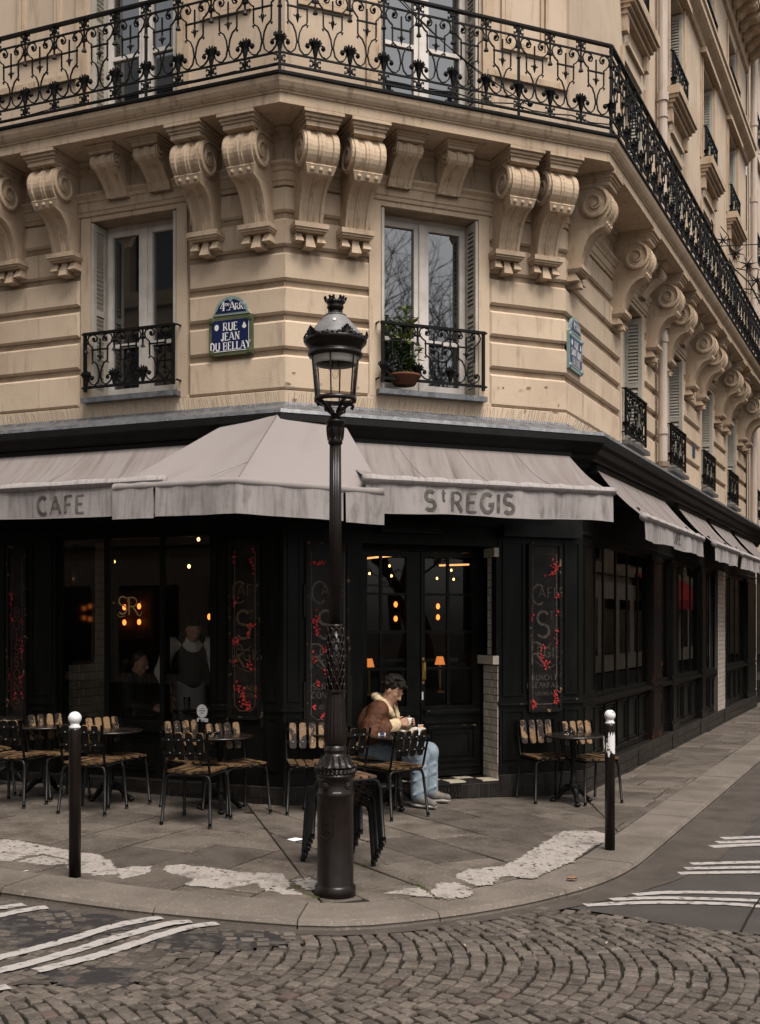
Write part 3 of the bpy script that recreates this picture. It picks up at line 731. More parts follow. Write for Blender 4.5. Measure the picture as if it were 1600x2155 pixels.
# ---- windows
def shutter_mesh(name, w, h, t=.03):
    mb = MB()
    mb.box(0, .05, -t / 2, t / 2, 0, h); mb.box(w - .05, w, -t / 2, t / 2, 0, h)
    for z0, z1 in ((0, .09), (h * .48, h * .48 + .06), (h - .07, h)): mb.box(.05, w - .05, -t / 2, t / 2, z0, z1)
    z = .1
    while z < h - .08:
        if not (h * .48 - .03 < z < h * .48 + .06):
            mb.hexa([(.05, -t / 2, z), (w - .05, -t / 2, z), (w - .05, t * .3, z + .045), (.05, t * .3, z + .045), (.05, -t / 2, z + .008), (w - .05, -t / 2, z + .008), (w - .05, t * .3, z + .053), (.05, t * .3, z + .053)])
        z += .045
    return mb.mesh(name, M['shutter'])
SH = {}
def window(F, u0, u1, z0, z1, recess=.24, transom=.42, shutters=True, parent=None, fold=True):
    w = -recess; mb = MB()
    fr = .055
    fbox(mb, F, u0, u0 + fr, w - .06, w, z0, z1); fbox(mb, F, u1 - fr, u1, w - .06, w, z0, z1)
    fbox(mb, F, u0 + fr, u1 - fr, w - .06, w, z1 - fr, z1); fbox(mb, F, u0 + fr, u1 - fr, w - .06, w + .004, z0, z0 + .06)
    um = (u0 + u1) / 2
    cas = .05
    panes = []
    for a, b in ((u0 + fr, um - .03), (um + .03, u1 - fr)):
        fbox(mb, F, a, a + cas, w - .05, w + .012, z0 + .06, z1 - fr); fbox(mb, F, b - cas, b, w - .05, w + .012, z0 + .06, z1 - fr)
        fbox(mb, F, a + cas, b - cas, w - .05, w + .012, z0 + .06, z0 + .13); fbox(mb, F, a + cas, b - cas, w - .05, w + .012, z1 - fr - .05, z1 - fr)
        zt = z0 + transom + .13
        fbox(mb, F, a + cas, b - cas, w - .05, w + .008, zt, zt + .04)
        panes += [(a + cas, b - cas, z0 + .13, zt), (a + cas, b - cas, zt + .04, z1 - fr - .05)]
    fbox(mb, F, um - .03, um + .03, w - .06, w + .03, z0 + .06, z1 - fr)
    o = mb.build('window', M['frame'], parent or bld)
    for a, b, c, d in panes:
        p = MB(); th = random.uniform(-.004, .004)
        q = [F.p(a, w - .02, c), F.p(b, w - .02 + th, c), F.p(b, w - .02 + th, d), F.p(a, w - .02, d)]
        if F.sg < 0: pass
        p.add(q, [(0, 1, 2, 3)] if F.sg > 0 else [(3, 2, 1, 0)]); p.build('pane', M['pane'], o)
    if shutters:
        key = (round(recess, 2), round(z1 - z0, 2))
        if key not in SH: SH[key] = shutter_mesh('shutter', recess - .01, z1 - z0 - .03)
        for u, s in ((u0 + .022, 1), (u1 - .022, -1)):
            base = F.p(u, w + .006, z0 + .012)
            mt = Matrix(((F.n[0], -F.n[1], 0, base[0]), (F.n[1], F.n[0], 0, base[1]), (0, 0, 1, base[2]), (0, 0, 0, 1)))
            put('shutter', SH[key], o, mt)
    return o
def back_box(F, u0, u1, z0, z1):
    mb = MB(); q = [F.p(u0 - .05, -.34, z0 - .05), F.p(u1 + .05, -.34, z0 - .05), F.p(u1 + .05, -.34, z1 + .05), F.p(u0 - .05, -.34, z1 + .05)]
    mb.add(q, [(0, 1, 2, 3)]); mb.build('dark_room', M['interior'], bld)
GUARD = {}
def guard(F, u0, u1, z0, h, w=.07, wood=False):
    n = max(2, round((u1 - u0) / .33)); P = (u1 - u0) / n
    mb = MB()
    fbox(mb, F, u0 - .03, u1 + .03, w - .02, w + .02, z0 + h - .025, z0 + h); fbox(mb, F, u0 - .03, u1 + .03, w - .012, w + .012, z0, z0 + .025)
    for u in (u0 - .012, u1 + .012): fbox(mb, F, u - .014, u + .014, w - .014, w + .014, z0 - .03, z0 + h)
    for u in (u0 - .05, u1 + .05):
        for z in (z0 + .012, z0 + h - .012): mb.tube([F.p(u, w, z), F.p(u, -.03, z)], .01, 5)
    key = (round(P, 2), round(h, 2))
    if key not in GUARD:
        GUARD[key] = motif_mesh('scroll_panel', P, h, False)
    o = mb.build('window_guard', M['iron'], bld)
    ul = u0 if F.sg < 0 else u0
    for i in range(n):
        u = u0 + P * i if F.r[0] * F.d[0] > 0 else u0 + P * (i + 1)
        put('scroll_panel', GUARD[key], o, F.M(u, w, z0))
def sill(F, u0, u1, z, t=.05, pr=.10, mat='stone2'):
    fpart('sill', M[mat], bld, F, u0 - .05, u1 + .05, -.24, pr, z - t, z)
for F, wins in ((FL, [WL]), (FC, [WC]), (FR, BAYS)):
    for a, b in wins:
        window(F, a, b, *ENT); back_box(F, a, b, *ENT)
        sill(F, a, b, ENT[0] + .002, .05, .09, 'zinc')
        guard(F, a + .0, b - .0, 4.09, .56, w=.035 if F is FR else .07)
for F, a, b, z0, z1 in [(FL, *WL, *FRW), (FC, *WC, *FRW)] + [(FR, a, b, 6.66, 8.75) for a, b in BAYS]:
    window(F, a, b, z0, z1, transom=.70); back_box(F, a, b, z0, z1)
for F, wins in ((FL, [WL]), (FC, [WC]), (FR, BAYS)):
    for a, b in wins:
        window(F, a, b, 9.5, 11.15); back_box(F, a, b, 9.5, 11.15)
        if F is FR:
            window(F, a, b, 11.75, 13.05, transom=.3); back_box(F, a, b, 11.75, 13.05)
            guard(F, a, b, 11.78, .50)
        guard(F, a, b, 9.54, .53)
        # moulded sill with apron and console
        mb = MB()
        for (w1, z0, z1, e) in ((.20, 9.38, 9.50, .16), (.17, 9.33, 9.38, .14), (.12, 9.28, 9.33, .12), (.08, 9.22, 9.28, .10)): fbox(mb, F, a - e, b + e, 0, w1, z0, z1)
        for u in (a - .02, b + .02): fbox(mb, F, u - .06, u + .06, 0, .07, 9.02, 9.22)
        mb.build('moulded_sill', M['stone2'], bld)
        for u0, u1, z0, z1 in ((a + .12, b - .12, 8.93, 8.975), ): fpart('apron_moulding', M['stone2'], bld, F, u0, u1, 0, .045, z0, z1)
        # window architrave and hood
        for u0, u1 in ((a - .20, a - .12), (a - .10, a - .02), (b + .02, b + .10), (b + .12, b + .20)): fpart('window_architrave', M['stone2'], bld, F, u0, u1, 0, .035 if abs((u0 + u1) / 2 - (a + b) / 2) < (b - a) / 2 + .08 else .02, 9.5, 11.25)
        fpart('window_hood', M['stone2'], bld, F, a - .22, b + .22, 0, .11, 11.22, 11.30)
        for u0, u1 in ((a - .16, a - .03), (b + .03, b + .16)): fpart('window_architrave', M['stone2'], bld, F, u0, u1, 0, .03, 6.64, 9.0 if F is not FR else 8.8)
        if F is FR:
            for u0, u1 in ((a - .14, a - .02), (b + .02, b + .14)): fpart('window_architrave', M['stone2'], bld, F, u0, u1, 0, .03, 11.75, 13.15)
mould('string_course', [(0, 11.32), (.05, 11.34), (.08, 11.40), (.16, 11.46), (.20, 11.50), (.20, 11.60), (.23, 11.62), (.23, 11.68), (0, 11.72)], 'stone2')
mould('roof_cornice', [(0, 13.25), (.06, 13.27), (.08, 13.40), (.10, 13.42), (.12, 13.62), (.52, 13.66), (.52, 13.78), (.58, 13.84), (.62, 13.95), (.62, 14.0), (0, 14.05)], 'stone2')
MODm = MB()
MODm.grid([[(x, -(y), z) for x in (-.11, .11)] for y, z in ((.12, -.0), (.50, 0), (.50, -.08), (.44, -.14), (.36, -.12), (.28, -.15), (.18, -.24), (.12, -.25))])
for sx in (-.11, .11):
    b_ = len(MODm.v); MODm.v += [(sx, -y, z) for y, z in ((.12, 0), (.50, 0), (.50, -.08), (.44, -.14), (.36, -.12), (.28, -.15), (.18, -.24), (.12, -.25))]; MODm.f.append(tuple(range(b_, b_ + 8)))
MODm = MODm.mesh('modillion', M['stone2'])
u = .3
while u < RU - .1:
    put('modillion', MODm, bld, FR.M(u, 0, 13.655)); u += .46
for F, u0, u1 in ((FR, .15, BAYS[0][0] - .3), ):
    fpart('corner_pilaster', M['wallup'], bld, F, 0.02, .55, 0, .03, 6.64, 13.2)
for F, a in ((FL, 2.55), (FL, .35), (FC, .12), (FC, 2.28)):
    # raised frame of a wall panel beside the balcony windows
    wdt = .55; mb = MB(); z0, z1 = 7.55, 8.9
    for e, pr in ((0, .03), (.05, .018)):
        fbox(mb, F, a + e, a + wdt - e, 0, pr, z0 + e, z0 + e + .04); fbox(mb, F, a + e, a + wdt - e, 0, pr, z1 - e - .04, z1 - e)
        fbox(mb, F, a + e, a + e + .04, 0, pr - .001, z0 + e + .04, z1 - e - .04); fbox(mb, F, a + wdt - e - .04, a + wdt - e, 0, pr - .001, z0 + e + .04, z1 - e - .04)
    mb.build('wall_panel_moulding', M['stone2'], bld)
fpart('plinth_moulding', M['stone2'], bld, FC, 2.12, CW, 0, .04, 7.25, 7.31)
fpart('plinth_moulding', M['stone2'], bld, FL, 2.3, LU, 0, .04, 7.25, 7.31)
# drainpipe: a cream lower length, a swan neck through the balcony, the upper length
def pipe(F, u, w, z0, z1, r, name, mat, cols):
    mb = MB(); mb.tube([F.p(u, w, z0), F.p(u, w, z1)], r, 12)
    for z, rr, hh in cols: mb.tube([F.p(u, w, z), F.p(u, w, z + hh)], rr, 12)
    return mb.build(name, M[mat], bld, smooth=False)
pipe(FR, 4.4, .10, 3.95, 5.82, .062, 'drainpipe', 'pipe', [(5.62, .075, .1), (4.35, .075, .09)])
pipe(FR, 4.4, .10, 3.62, 3.96, .072, 'pipe_shoe', 'pipedark', [(3.90, .085, .07), (3.72, .085, .05)])
pipe(FR, 4.4, .10, 5.82, 6.36, .075, 'pipe_neck', 'pipedark', [(5.80, .095, .07), (5.98, .09, .05)])
pipe(FR, 4.4, .10, 6.64, 13.25, .062, 'drainpipe', 'pipe', [(8.95, .08, .12), (8.72, .075, .025), (10.9, .075, .025)])
# enamel house number
fpart('house_number_plate', M['enamel2'], bld, FR, 7.2, 7.4, 0, .012, 4.42, 4.62)

# ================================================================== BLACK CAFE FRONT
def fu(F, px, py, w):                    # photo pixel -> point on the plane w in front of a facade
    k = (px - 800) / 2400
    ox, oy = F.o[0] + w * F.n[0], F.o[1] + w * F.n[1]
    u = (k * oy - ox) / (F.d[0] - k * F.d[1]); Y = oy + u * F.d[1]
    return u, H + (1310 - py) * Y / 2400
SW = .20; PT = .24; HEAD = 2.62
def pier(F, u0, u1, z0=PT, z1=HEAD, panel=True, mat='black', w=SW):
    mb = MB(); fbox(mb, F, u0, u1, -.06, w, z0, z1)
    if panel and u1 - u0 > .16:
        e = .04
        fbox(mb, F, u0 - .012, u1 + .012, w, w + .02, .93, .965); fbox(mb, F, u0 - .006, u1 + .006, w, w + .012, PT, PT + .10)
        for a, b in ((PT + .14, .88), (1.02, HEAD - .06)):
            for x0, x1, y0, y1 in ((u0 + e, u1 - e, a, a + .02), (u0 + e, u1 - e, b - .02, b), (u0 + e, u0 + e + .02, a + .02, b - .02), (u1 - e - .02, u1 - e, a + .02, b - .02)):
                fbox(mb, F, x0, x1, w, w + .012, y0, y1)
    return mb.build('pilaster', M[mat], bld)
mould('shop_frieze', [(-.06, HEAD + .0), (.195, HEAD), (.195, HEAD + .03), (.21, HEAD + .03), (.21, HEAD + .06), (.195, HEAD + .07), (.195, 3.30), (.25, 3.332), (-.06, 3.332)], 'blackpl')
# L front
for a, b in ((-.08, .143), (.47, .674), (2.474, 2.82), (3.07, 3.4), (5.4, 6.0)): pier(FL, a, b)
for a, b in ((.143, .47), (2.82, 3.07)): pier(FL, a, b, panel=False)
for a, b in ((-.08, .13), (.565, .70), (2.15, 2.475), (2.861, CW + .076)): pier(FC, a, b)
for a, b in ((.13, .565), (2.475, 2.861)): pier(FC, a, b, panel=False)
def worn_strip(F, u0, u1, z0, z1, w0=SW, w1=SW + .022): fpart('worn_trim', M['worn'], bld, F, u0, u1, w0, w1, z0, z1)
def shop_window(F, u0, u1, z0, z1, mull, w=.10, lower=True, rows=()):
    mb = MB(); fr = .045
    fbox(mb, F, u0, u0 + fr, w - .05, w + .05, z0, z1); fbox(mb, F, u1 - fr, u1, w - .05, w + .05, z0, z1)
    fbox(mb, F, u0 + fr, u1 - fr, w - .05, w + .05, z1 - fr, z1); fbox(mb, F, u0 + fr, u1 - fr, w - .05, w + .06, z0, z0 + fr)
    cuts = [u0 + fr] + list(mull) + [u1 - fr]
    hm = .028 if F is FL else .016
    for m in mull: fbox(mb, F, m - hm, m + hm, w - .05, w + .045, z0 + fr, z1 - fr)
    for r in rows:
        for i in range(len(cuts) - 1): fbox(mb, F, cuts[i] + .028, cuts[i + 1] - .028, w - .03, w + .025, r - .012, r + .012)
    o = mb.build('shop_window', M['black'], bld)
    for i in range(len(cuts) - 1):
        a, b = cuts[i] + (hm if i else 0), cuts[i + 1] - (hm if i < len(cuts) - 2 else 0)
        p = MB(); q = [F.p(a, w + .034, z0 + fr), F.p(b, w + .034, z0 + fr), F.p(b, w + .034, z1 - fr), F.p(a, w + .034, z1 - fr)]
        p.add(q, [(0, 1, 2, 3)] if F.sg > 0 else [(3, 2, 1, 0)]); p.build('pane', M['glass'], o)
    if lower:
        mb = MB(); fbox(mb, F, u0, u1, -.03, .13, PT, z0)
        fbox(mb, F, u0, u1, .13, .20, z0 - .06, z0 - .002)
        for i in range(len(cuts) - 1):
            a, b = cuts[i] + .05, cuts[i + 1] - .05
            for e, pr in ((0, .02), (.035, .012)):
                for x0, x1, y0, y1 in ((a + e, b - e, PT + .08 + e, PT + .10 + e), (a + e, b - e, z0 - .13 - e, z0 - .11 - e), (a + e, a + e + .02, PT + .10 + e, z0 - .13 - e), (b - e - .02, b - e, PT + .10 + e, z0 - .13 - e)):
                    fbox(mb, F, x0, x1, .13, .13 + pr, y0, y1)
        mb.build('stall_riser', M['black'], bld)
    return o
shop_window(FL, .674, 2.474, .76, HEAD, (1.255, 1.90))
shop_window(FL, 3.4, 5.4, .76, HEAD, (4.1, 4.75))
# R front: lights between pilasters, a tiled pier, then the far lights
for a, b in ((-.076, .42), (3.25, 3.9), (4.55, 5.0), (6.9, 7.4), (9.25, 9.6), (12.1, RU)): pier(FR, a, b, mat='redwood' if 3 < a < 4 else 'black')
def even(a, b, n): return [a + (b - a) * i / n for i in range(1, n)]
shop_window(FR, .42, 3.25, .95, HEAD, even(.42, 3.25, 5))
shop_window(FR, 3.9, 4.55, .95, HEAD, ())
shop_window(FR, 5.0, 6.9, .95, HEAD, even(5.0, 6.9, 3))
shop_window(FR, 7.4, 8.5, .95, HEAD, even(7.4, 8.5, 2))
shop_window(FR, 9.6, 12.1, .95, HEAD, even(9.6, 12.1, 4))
# tiles ------------------------------------------------------
TM = {}
def tile_field(name, org, ex, ez, nrm, W, Hh, tw, th, mat, parent, th3=.008, brick=True, gap=.004, backmat='grout'):
    org, ex, ez, nrm = Vector(org), Vector(ex).normalized(), Vector(ez), Vector(nrm).normalized()
    mb = MB(); q = [org, org + ex * W, org + ex * W + ez * Hh, org + ez * Hh]; mb.add(q, [(0, 1, 2, 3)])
    back = mb.build(name, M[backmat], parent)
    nr = int(round(Hh / th))
    for r in range(nr):
        x = 0.0; off = (-.5 * tw if (r % 2 and brick) else 0.0); x = off
        while x < W - .012:
            a, b = max(0, x), min(W, x + tw)
            if b - a > .014:
                key = (round(b - a, 3), round(th, 3), mat)
                if key not in TM:
                    t = MB(); w2, h2, g, bv = b - a, th, gap / 2, .003
                    p = [(g, 0, g), (w2 - g, 0, g), (w2 - g, 0, h2 - g), (g, 0, h2 - g)]
                    e = g + bv
                    f = [(e, th3, e), (w2 - e, th3, e), (w2 - e, th3, h2 - e), (e, th3, h2 - e)]
                    t.add(p + f, [(4, 5, 6, 7)] + [(k, (k + 1) % 4, 4 + (k + 1) % 4, 4 + k) for k in range(4)])
                    TM[key] = t.mesh('tile', M[mat])
                o = org + ex * a + ez * (r * th)
                jj = random.uniform(-.0012, .0012)
                o = o + nrm * jj
                put('tile', TM[key], back, Matrix(((ex.x, nrm.x, ez.x, o.x), (ex.y, nrm.y, ez.y, o.y), (ex.z, nrm.z, ez.z, o.z), (0, 0, 0, 1))))
            x += tw
    return back
UZ = (0, 0, 1)
nC = Vector((*FC.n, 0)); dC = Vector((*FC.d, 0)); nL = Vector((*FL.n, 0)); dL = Vector((*FL.d, 0)); nR = Vector((*FR.n, 0)); dR = Vector((*FR.d, 0))
# white tiled cheek of the door recess (right side): lower field, ledge, narrower upper field
STEP = .20
tile_field('tiled_jamb', FC.p(2.148, -.145, STEP), nC, UZ, -dC, .345, 1.125, .115, .075, 'tile', bld)
fpart('tiled_ledge', M['tile'], bld, FC, 2.085, 2.15, -.145, .205, 1.335, 1.42)
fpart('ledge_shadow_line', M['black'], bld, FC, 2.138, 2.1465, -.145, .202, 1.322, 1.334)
tile_field('tiled_jamb', FC.p(2.148, -.02, 1.425), nC, UZ, -dC, .12, 1.20, .06, .075, 'tile', bld)
fpart('jamb_panel', M['paneblack'], bld, FC, 2.125, 2.149, .10, .20, 1.425, 2.40)
fpart('tiled_head', M['tile'], bld, FC, 2.10, 2.15, -.02, .205, 2.40, 2.49)
fpart('door_soffit', M['black'], bld, FC, .70, 2.15, -.16, .19, 2.50, HEAD + .002)
# step with chequered tiles, riser of black tiles, vent grille
fpart('door_step', M['btile'], bld, FC, .70, 2.148, -.2, .215, -.05, STEP - .014)
k = 0
for i in range(8):
    for j in range(2):
        a = .70 + i * .181; w0 = .212 - (j + 1) * .18
        if a + .18 > 2.15: continue
        fpart('floor_tile', M['checkw'] if (i + j) % 2 else M['btile'], bld, FC, a + .002, a + .179, w0 + .002, w0 + .178, STEP - .013, STEP)
tile_field('plinth', FC.p(.72, .216, .03), dC, UZ, nC, 1.43, .14, .11, .14, 'btile', bld, brick=False, backmat='grout')
# plinths of black tiles
tile_field('plinth', FC.p(2.15, .225, .0), dC, UZ, nC, .985, .24, .125, .12, 'btile', bld, brick=False)
tile_field('plinth', FR.p(-.086, .225, -.06), dR, UZ, nR, RU + .08, .30, .17, .10, 'btile', bld, brick=True)
fpart('plinth_core', M['btile'], bld, FR, -.08, RU, -.06, .2235, -.06, PT)
fpart('plinth_core', M['btile'], bld, FC, 2.15, CW + .08, -.06, .2235, -.06, PT)
tile_field('plinth', FC.p(-.09, .225, .03), dC, UZ, nC, .79, .21, .125, .105, 'btile', bld, brick=False)
fpart('plinth_core', M['btile'], bld, FC, -.08, .70, -.06, .2235, -.06, PT)
tile_field('plinth', FL.p(6.0, .225, .03), -dL, UZ, nL, 6.09, .21, .125, .105, 'btile', bld, brick=False)
fpart('plinth_core', M['btile'], bld, FL, -.08, 6.0, -.06, .2235, -.06, PT)
for u in (2.3, 4.4, 6.6, 9.0): fpart('plinth_vent', M['paneblack'], bld, FR, u, u + .3, .226, .24, .02, .2)
mb = MB()                               # wire mesh grille in the riser
fbox(mb, FC, 1.30, 1.72, .226, .232, .045, .055); fbox(mb, FC, 1.30, 1.72, .226, .232, .165, .175)
for i in range(12):
    for s in (1, -1): mb.tube([FC.p(1.30 + i * .035, .229, .05), FC.p(1.30 + i * .035 + s * .02 + .015, .229, .17)], .0022, 3, cap=False)
mb.build('vent_grille', M['iron'], bld)
# tiled pier on R and tiled return seen through the left window
tile_field('tiled_pier', FR.p(8.5, .2, PT), dR, UZ, nR, .74, 2.40, .15, .08, 'tile', bld, backmat='grout')
fpart('tiled_pier_core', M['grout'], bld, FR, 8.5, 9.25, -.06, .1985, PT, HEAD)
tile_field('tiled_return', FL.p(2.455, .085, .30), -nL, UZ, -dL, .66, 1.02, .15, .085, 'tile', bld)
tile_field('tiled_return', FL.p(2.455, -.42, 1.32), -nL, UZ, -dL, .30, 1.28, .15, .085, 'tile', bld)
fpart('tiled_return_window', M['dark'], bld, FL, 2.45, 2.47, -.42, -.04, 1.36, 2.55)
# pair of glazed doors
DW = -.15
dd = MB()
for a, b in ((.70, .775), (2.125, 2.15)): fbox(dd, FC, a, b, DW - .05, DW + .05, STEP, 2.50)
fbox(dd, FC, .775, 2.125, DW - .05, DW + .04, 2.455, 2.50)
dd.build('door_frame', M['black'], bld)
def door(u0, u1, g0, g1, sp, handle):
    mb = MB(); zb, zt = STEP + .012, 2.45
    fbox(mb, FC, u0 + .003, g0, DW - .03, DW + .02, zb, zt); fbox(mb, FC, g1, u1 - .003, DW - .03, DW + .02, zb, zt)
    fbox(mb, FC, g0, g1, DW - .03, DW + .02, zb, .92); fbox(mb, FC, g0, g1, DW - .03, DW + .02, 2.40, zt)
    for zz, pr in ((.84, .04), (.865, .028), (.745, .03), (.30, .022), (.22, .03)): fbox(mb, FC, u0 + .03, u1 - .03, DW + .02, DW + .02 + pr, zz, zz + .022)
    a, b = u0 + .07, u1 - .07
    for e, pr in ((0, .022), (.05, .012)):
        for x0, x1, y0, y1 in ((a + e, b - e, .36 + e, .385 + e), (a + e, b - e, .69 - e, .715 - e), (a + e, a + e + .022, .385 + e, .69 - e), (b - e - .022, b - e, .385 + e, .69 - e)): fbox(mb, FC, x0, x1, DW + .02, DW + .02 + pr, y0, y1)
    zr = [.92, 1.29, 1.66, 2.03, 2.40]
    fbox(mb, FC, sp - .013, sp + .013, DW - .02, DW + .012, .92, 2.40)
    for z in zr[1:-1]:
        fbox(mb, FC, g0, sp - .013, DW - .02, DW + .010, z - .012, z + .012); fbox(mb, FC, sp + .013, g1, DW - .02, DW + .010, z - .012, z + .012)
    o = mb.build('door', M['paneblack'], bld)
    for i in range(4):
        for x0, x1 in ((g0, sp - .013), (sp + .013, g1)):
            p = MB(); t = random.uniform(-.003, .003)
            p.add([FC.p(x0, DW - .005, zr[i] + .012), FC.p(x1, DW - .005 + t, zr[i] + .012), FC.p(x1, DW - .005 + t, zr[i + 1] - .012), FC.p(x0, DW - .005, zr[i + 1] - .012)], [(0, 1, 2, 3)]); p.build('pane', M['glass'], o)
    if handle:
        h = MB(); uh = u0 + .028
        h.tube([FC.p(uh, DW + .02, 1.17), FC.p(uh, DW + .06, 1.19), FC.p(uh, DW + .065, 1.27), FC.p(uh, DW + .06, 1.35), FC.p(uh, DW + .02, 1.37)], .011, 7)
        fbox(h, FC, uh - .012, uh + .012, DW + .018, DW + .024, 1.14, 1.40)
        h.build('handle', M['brass'], o)
        fpart('worn_lock_rail', M['sticker'], o, FC, u0 + .012, u0 + .03, DW + .018, DW + .0225, .98, 1.06)
door(.775, 1.448, .88, 1.30, 1.03, False)
door(1.452, 2.125, 1.50, 2.03, 1.76, True)
worn_strip(FC, 1.50, 2.10, .862, .878, DW + .048, DW + .062)
worn_strip(FC, 1.55, 2.06, .71, .722, DW + .04, DW + .046)
# roller blind boxes under the frieze
for F, a, b in ((FC, .85, 1.50), (FC, 2.16, 3.06)):
    fpart('blind_box', M['paneblack'], bld, F, a, b, .222, .30, HEAD - .02, HEAD + .10)
# lettered panels
def petals(mb, cx, cz, sx, sz, n, r=.011, y=-.004):
    for i in range(n):
        a = random.random(); px = cx + random.gauss(0, sx); pz = cz + random.gauss(0, sz)
        k = random.randint(5, 7); rr = r * random.uniform(.5, 1.25); ph = random.random() * 6
        mb.add([(px + rr * math.cos(ph + 2 * PI * j / k) * random.uniform(.7, 1.1), y - i * .0004 - .004 * random.random(), pz + rr * math.sin(ph + 2 * PI * j / k) * random.uniform(.7, 1.1)) for j in range(k)], [tuple(range(k))])
def sign_panel(F, u0, u1, z0, z1, rows, clusters, mat='greylet', redmat=None, big=True):
    w = SW + .002
    board = fpart('sign_panel', M['board'], bld, F, u0 + .02, u1 - .02, SW - .01, w + .012, z0, z1)
    mb = MB()
    for x0, x1, y0, y1 in ((u0, u0 + .03, z0, z1), (u1 - .03, u1, z0, z1), (u0 + .03, u1 - .03, z0 - .01, z0 + .02), (u0 + .03, u1 - .03, z1 - .02, z1 + .01)): fbox(mb, F, x0, x1, SW, w + .03, y0, y1)
    mb.build('panel_frame', M['worn'], board)
    uc = (u0 + u1) / 2; hw = (u1 - u0) / 2
    T = F.M(uc, w + .0135, 0)
    lm = MB()
    for s, h, x, z, kw in rows: text(lm, s, h, x * hw, z, **kw)
    x0 = hw - .055; ring = [(-x0, z0 + .12), (-x0, z1 - .10), (x0, z1 - .10), (x0, z0 + .12), (x0 - .05, z0 + .07), (-x0 + .05, z0 + .07), (-x0, z0 + .12)]
    ribbon(lm, ring, .008, 0)
    lm.xf(T); lm.build('lettering', M[mat], board)
    if big:
        sw = MB()
        for pts in ([(-.10, 1.56), (-.06, 1.50), (.02, 1.49), (.07, 1.54)], [(-.11, 1.36), (-.03, 1.31), (.06, 1.29), (.12, 1.33)]): ribbon(sw, [(x, z) for x, z in pts], .007, 0)
        sw.xf(T); sw.build('flourish', M[mat], board)
    for cx, cz, sx, sz, n in clusters:
        p = MB(); petals(p, cx * hw, cz, sx, sz, n); p.xf(F.M(uc, w + .016, 0)); p.build('blossom', M['petal'], board)
script = dict(tk=.10, tn=.07)
cafe = [('C', .20, -.42, 1.93, script), ('AFE', .10, .25, 2.0, script), ('S', .26, -.1, 1.60, script), ('T', .08, .42, 1.78, script), ('R', .22, -.45, 1.33, script), ('EGIS', .10, .25, 1.40, dict(tk=.11, tn=.08))]
sign_panel(FC, 2.475, 2.861, .86, 2.54, cafe + [('BRUNCH ET', .052, 0, 1.17, dict(tk=.17)), ('BREAKFAST', .052, 0, 1.095, dict(tk=.17)), ('LICENCE IV', .03, 0, 1.02, dict(tk=.17))],
           [(.62, 2.32, .022, .03, 26), (.40, 2.24, .03, .012, 12), (.75, 2.02, .016, .03, 12), (-.85, 1.82, .014, .035, 12), (.72, 1.60, .015, .04, 10), (-.15, 1.42, .018, .05, 16), (.05, 1.33, .02, .03, 16), (.65, 1.0, .018, .05, 20), (.80, .95, .02, .02, 8), (-.65, .93, .022, .03, 16), (.75, 1.86, .01, .03, 4)])
sign_panel(FC, .13, .565, .78, 2.50, cafe + [('SERVICE', .055, 0, 1.13, dict(tk=.17)), ('CONTINU', .055, 0, 1.05, dict(tk=.17)), ('LICENCE IV', .032, 0, .95, dict(tk=.17))],
           [(-.45, 2.30, .05, .012, 26), (-.55, 1.75, .018, .04, 22), (-.50, 1.66, .012, .02, 12), (-.1, 1.50, .03, .022, 14), (-.6, 1.42, .01, .03, 8), (-.05, 1.28, .02, .015, 10), (-.45, 1.19, .018, .015, 10), (-.6, .96, .008, .03, 6), (-.2, .90, .02, .02, 8)])
sign_panel(FL, .143, .47, .86, 2.50, cafe + [('DEJEUNERS', .045, 0, 1.12, dict(tk=.17)), ('& DINERS', .045, 0, 1.05, dict(tk=.17))],
           [(-.7, 2.35, .012, .03, 8), (.5, 2.32, .012, .05, 14), (-.6, 1.95, .012, .025, 10), (.45, 1.72, .02, .02, 14), (.3, 1.64, .015, .02, 10), (-.6, 1.58, .02, .03, 16), (-.62, 1.40, .012, .03, 8), (.35, 1.36, .018, .02, 10), (-.45, 1.14, .02, .03, 18), (-.1, 1.06, .022, .04, 26), (.3, .98, .015, .03, 14), (.75, 1.1, .012, .03, 6)], mat='gold')
rowsB = [(c, .10, 0, 1.80 - i * .125, dict(tk=.13, tn=.10)) for i, c in enumerate('BOISSONS')]
sign_panel(FL, 2.82, 3.07, .80, 2.52, rowsB, [(-.5, 1.95, .01, .06, 12), (-.45, 1.80, .015, .02, 6), (.6, 1.75, .01, .02, 4), (.55, 1.52, .012, .05, 14), (-.75, 1.2, .008, .06, 8), (.5, 1.15, .012, .04, 10), (.55, 1.02, .01, .03, 6), (-.2, 1.0, .02, .03, 6)], mat='redletter', big=False)
for F, u0, u1, z0, z1 in ((FC, .566, .585, .72, 1.25), (FC, .11, .129, .74, 1.2), (FC, .11, .129, 1.8, 2.1), (FL, .475, .494, .80, 1.35), (FL, .11, .14, .78, 1.0), (FC, 2.16, 2.46, .93, .945), (FC, 2.87, 3.05, .968, .98), (FC, 2.155, 2.17, .3, .8), (FL, .50, .66, .968, .98)): worn_strip(F, u0, u1, z0, z1, SW + .001, SW + .026)
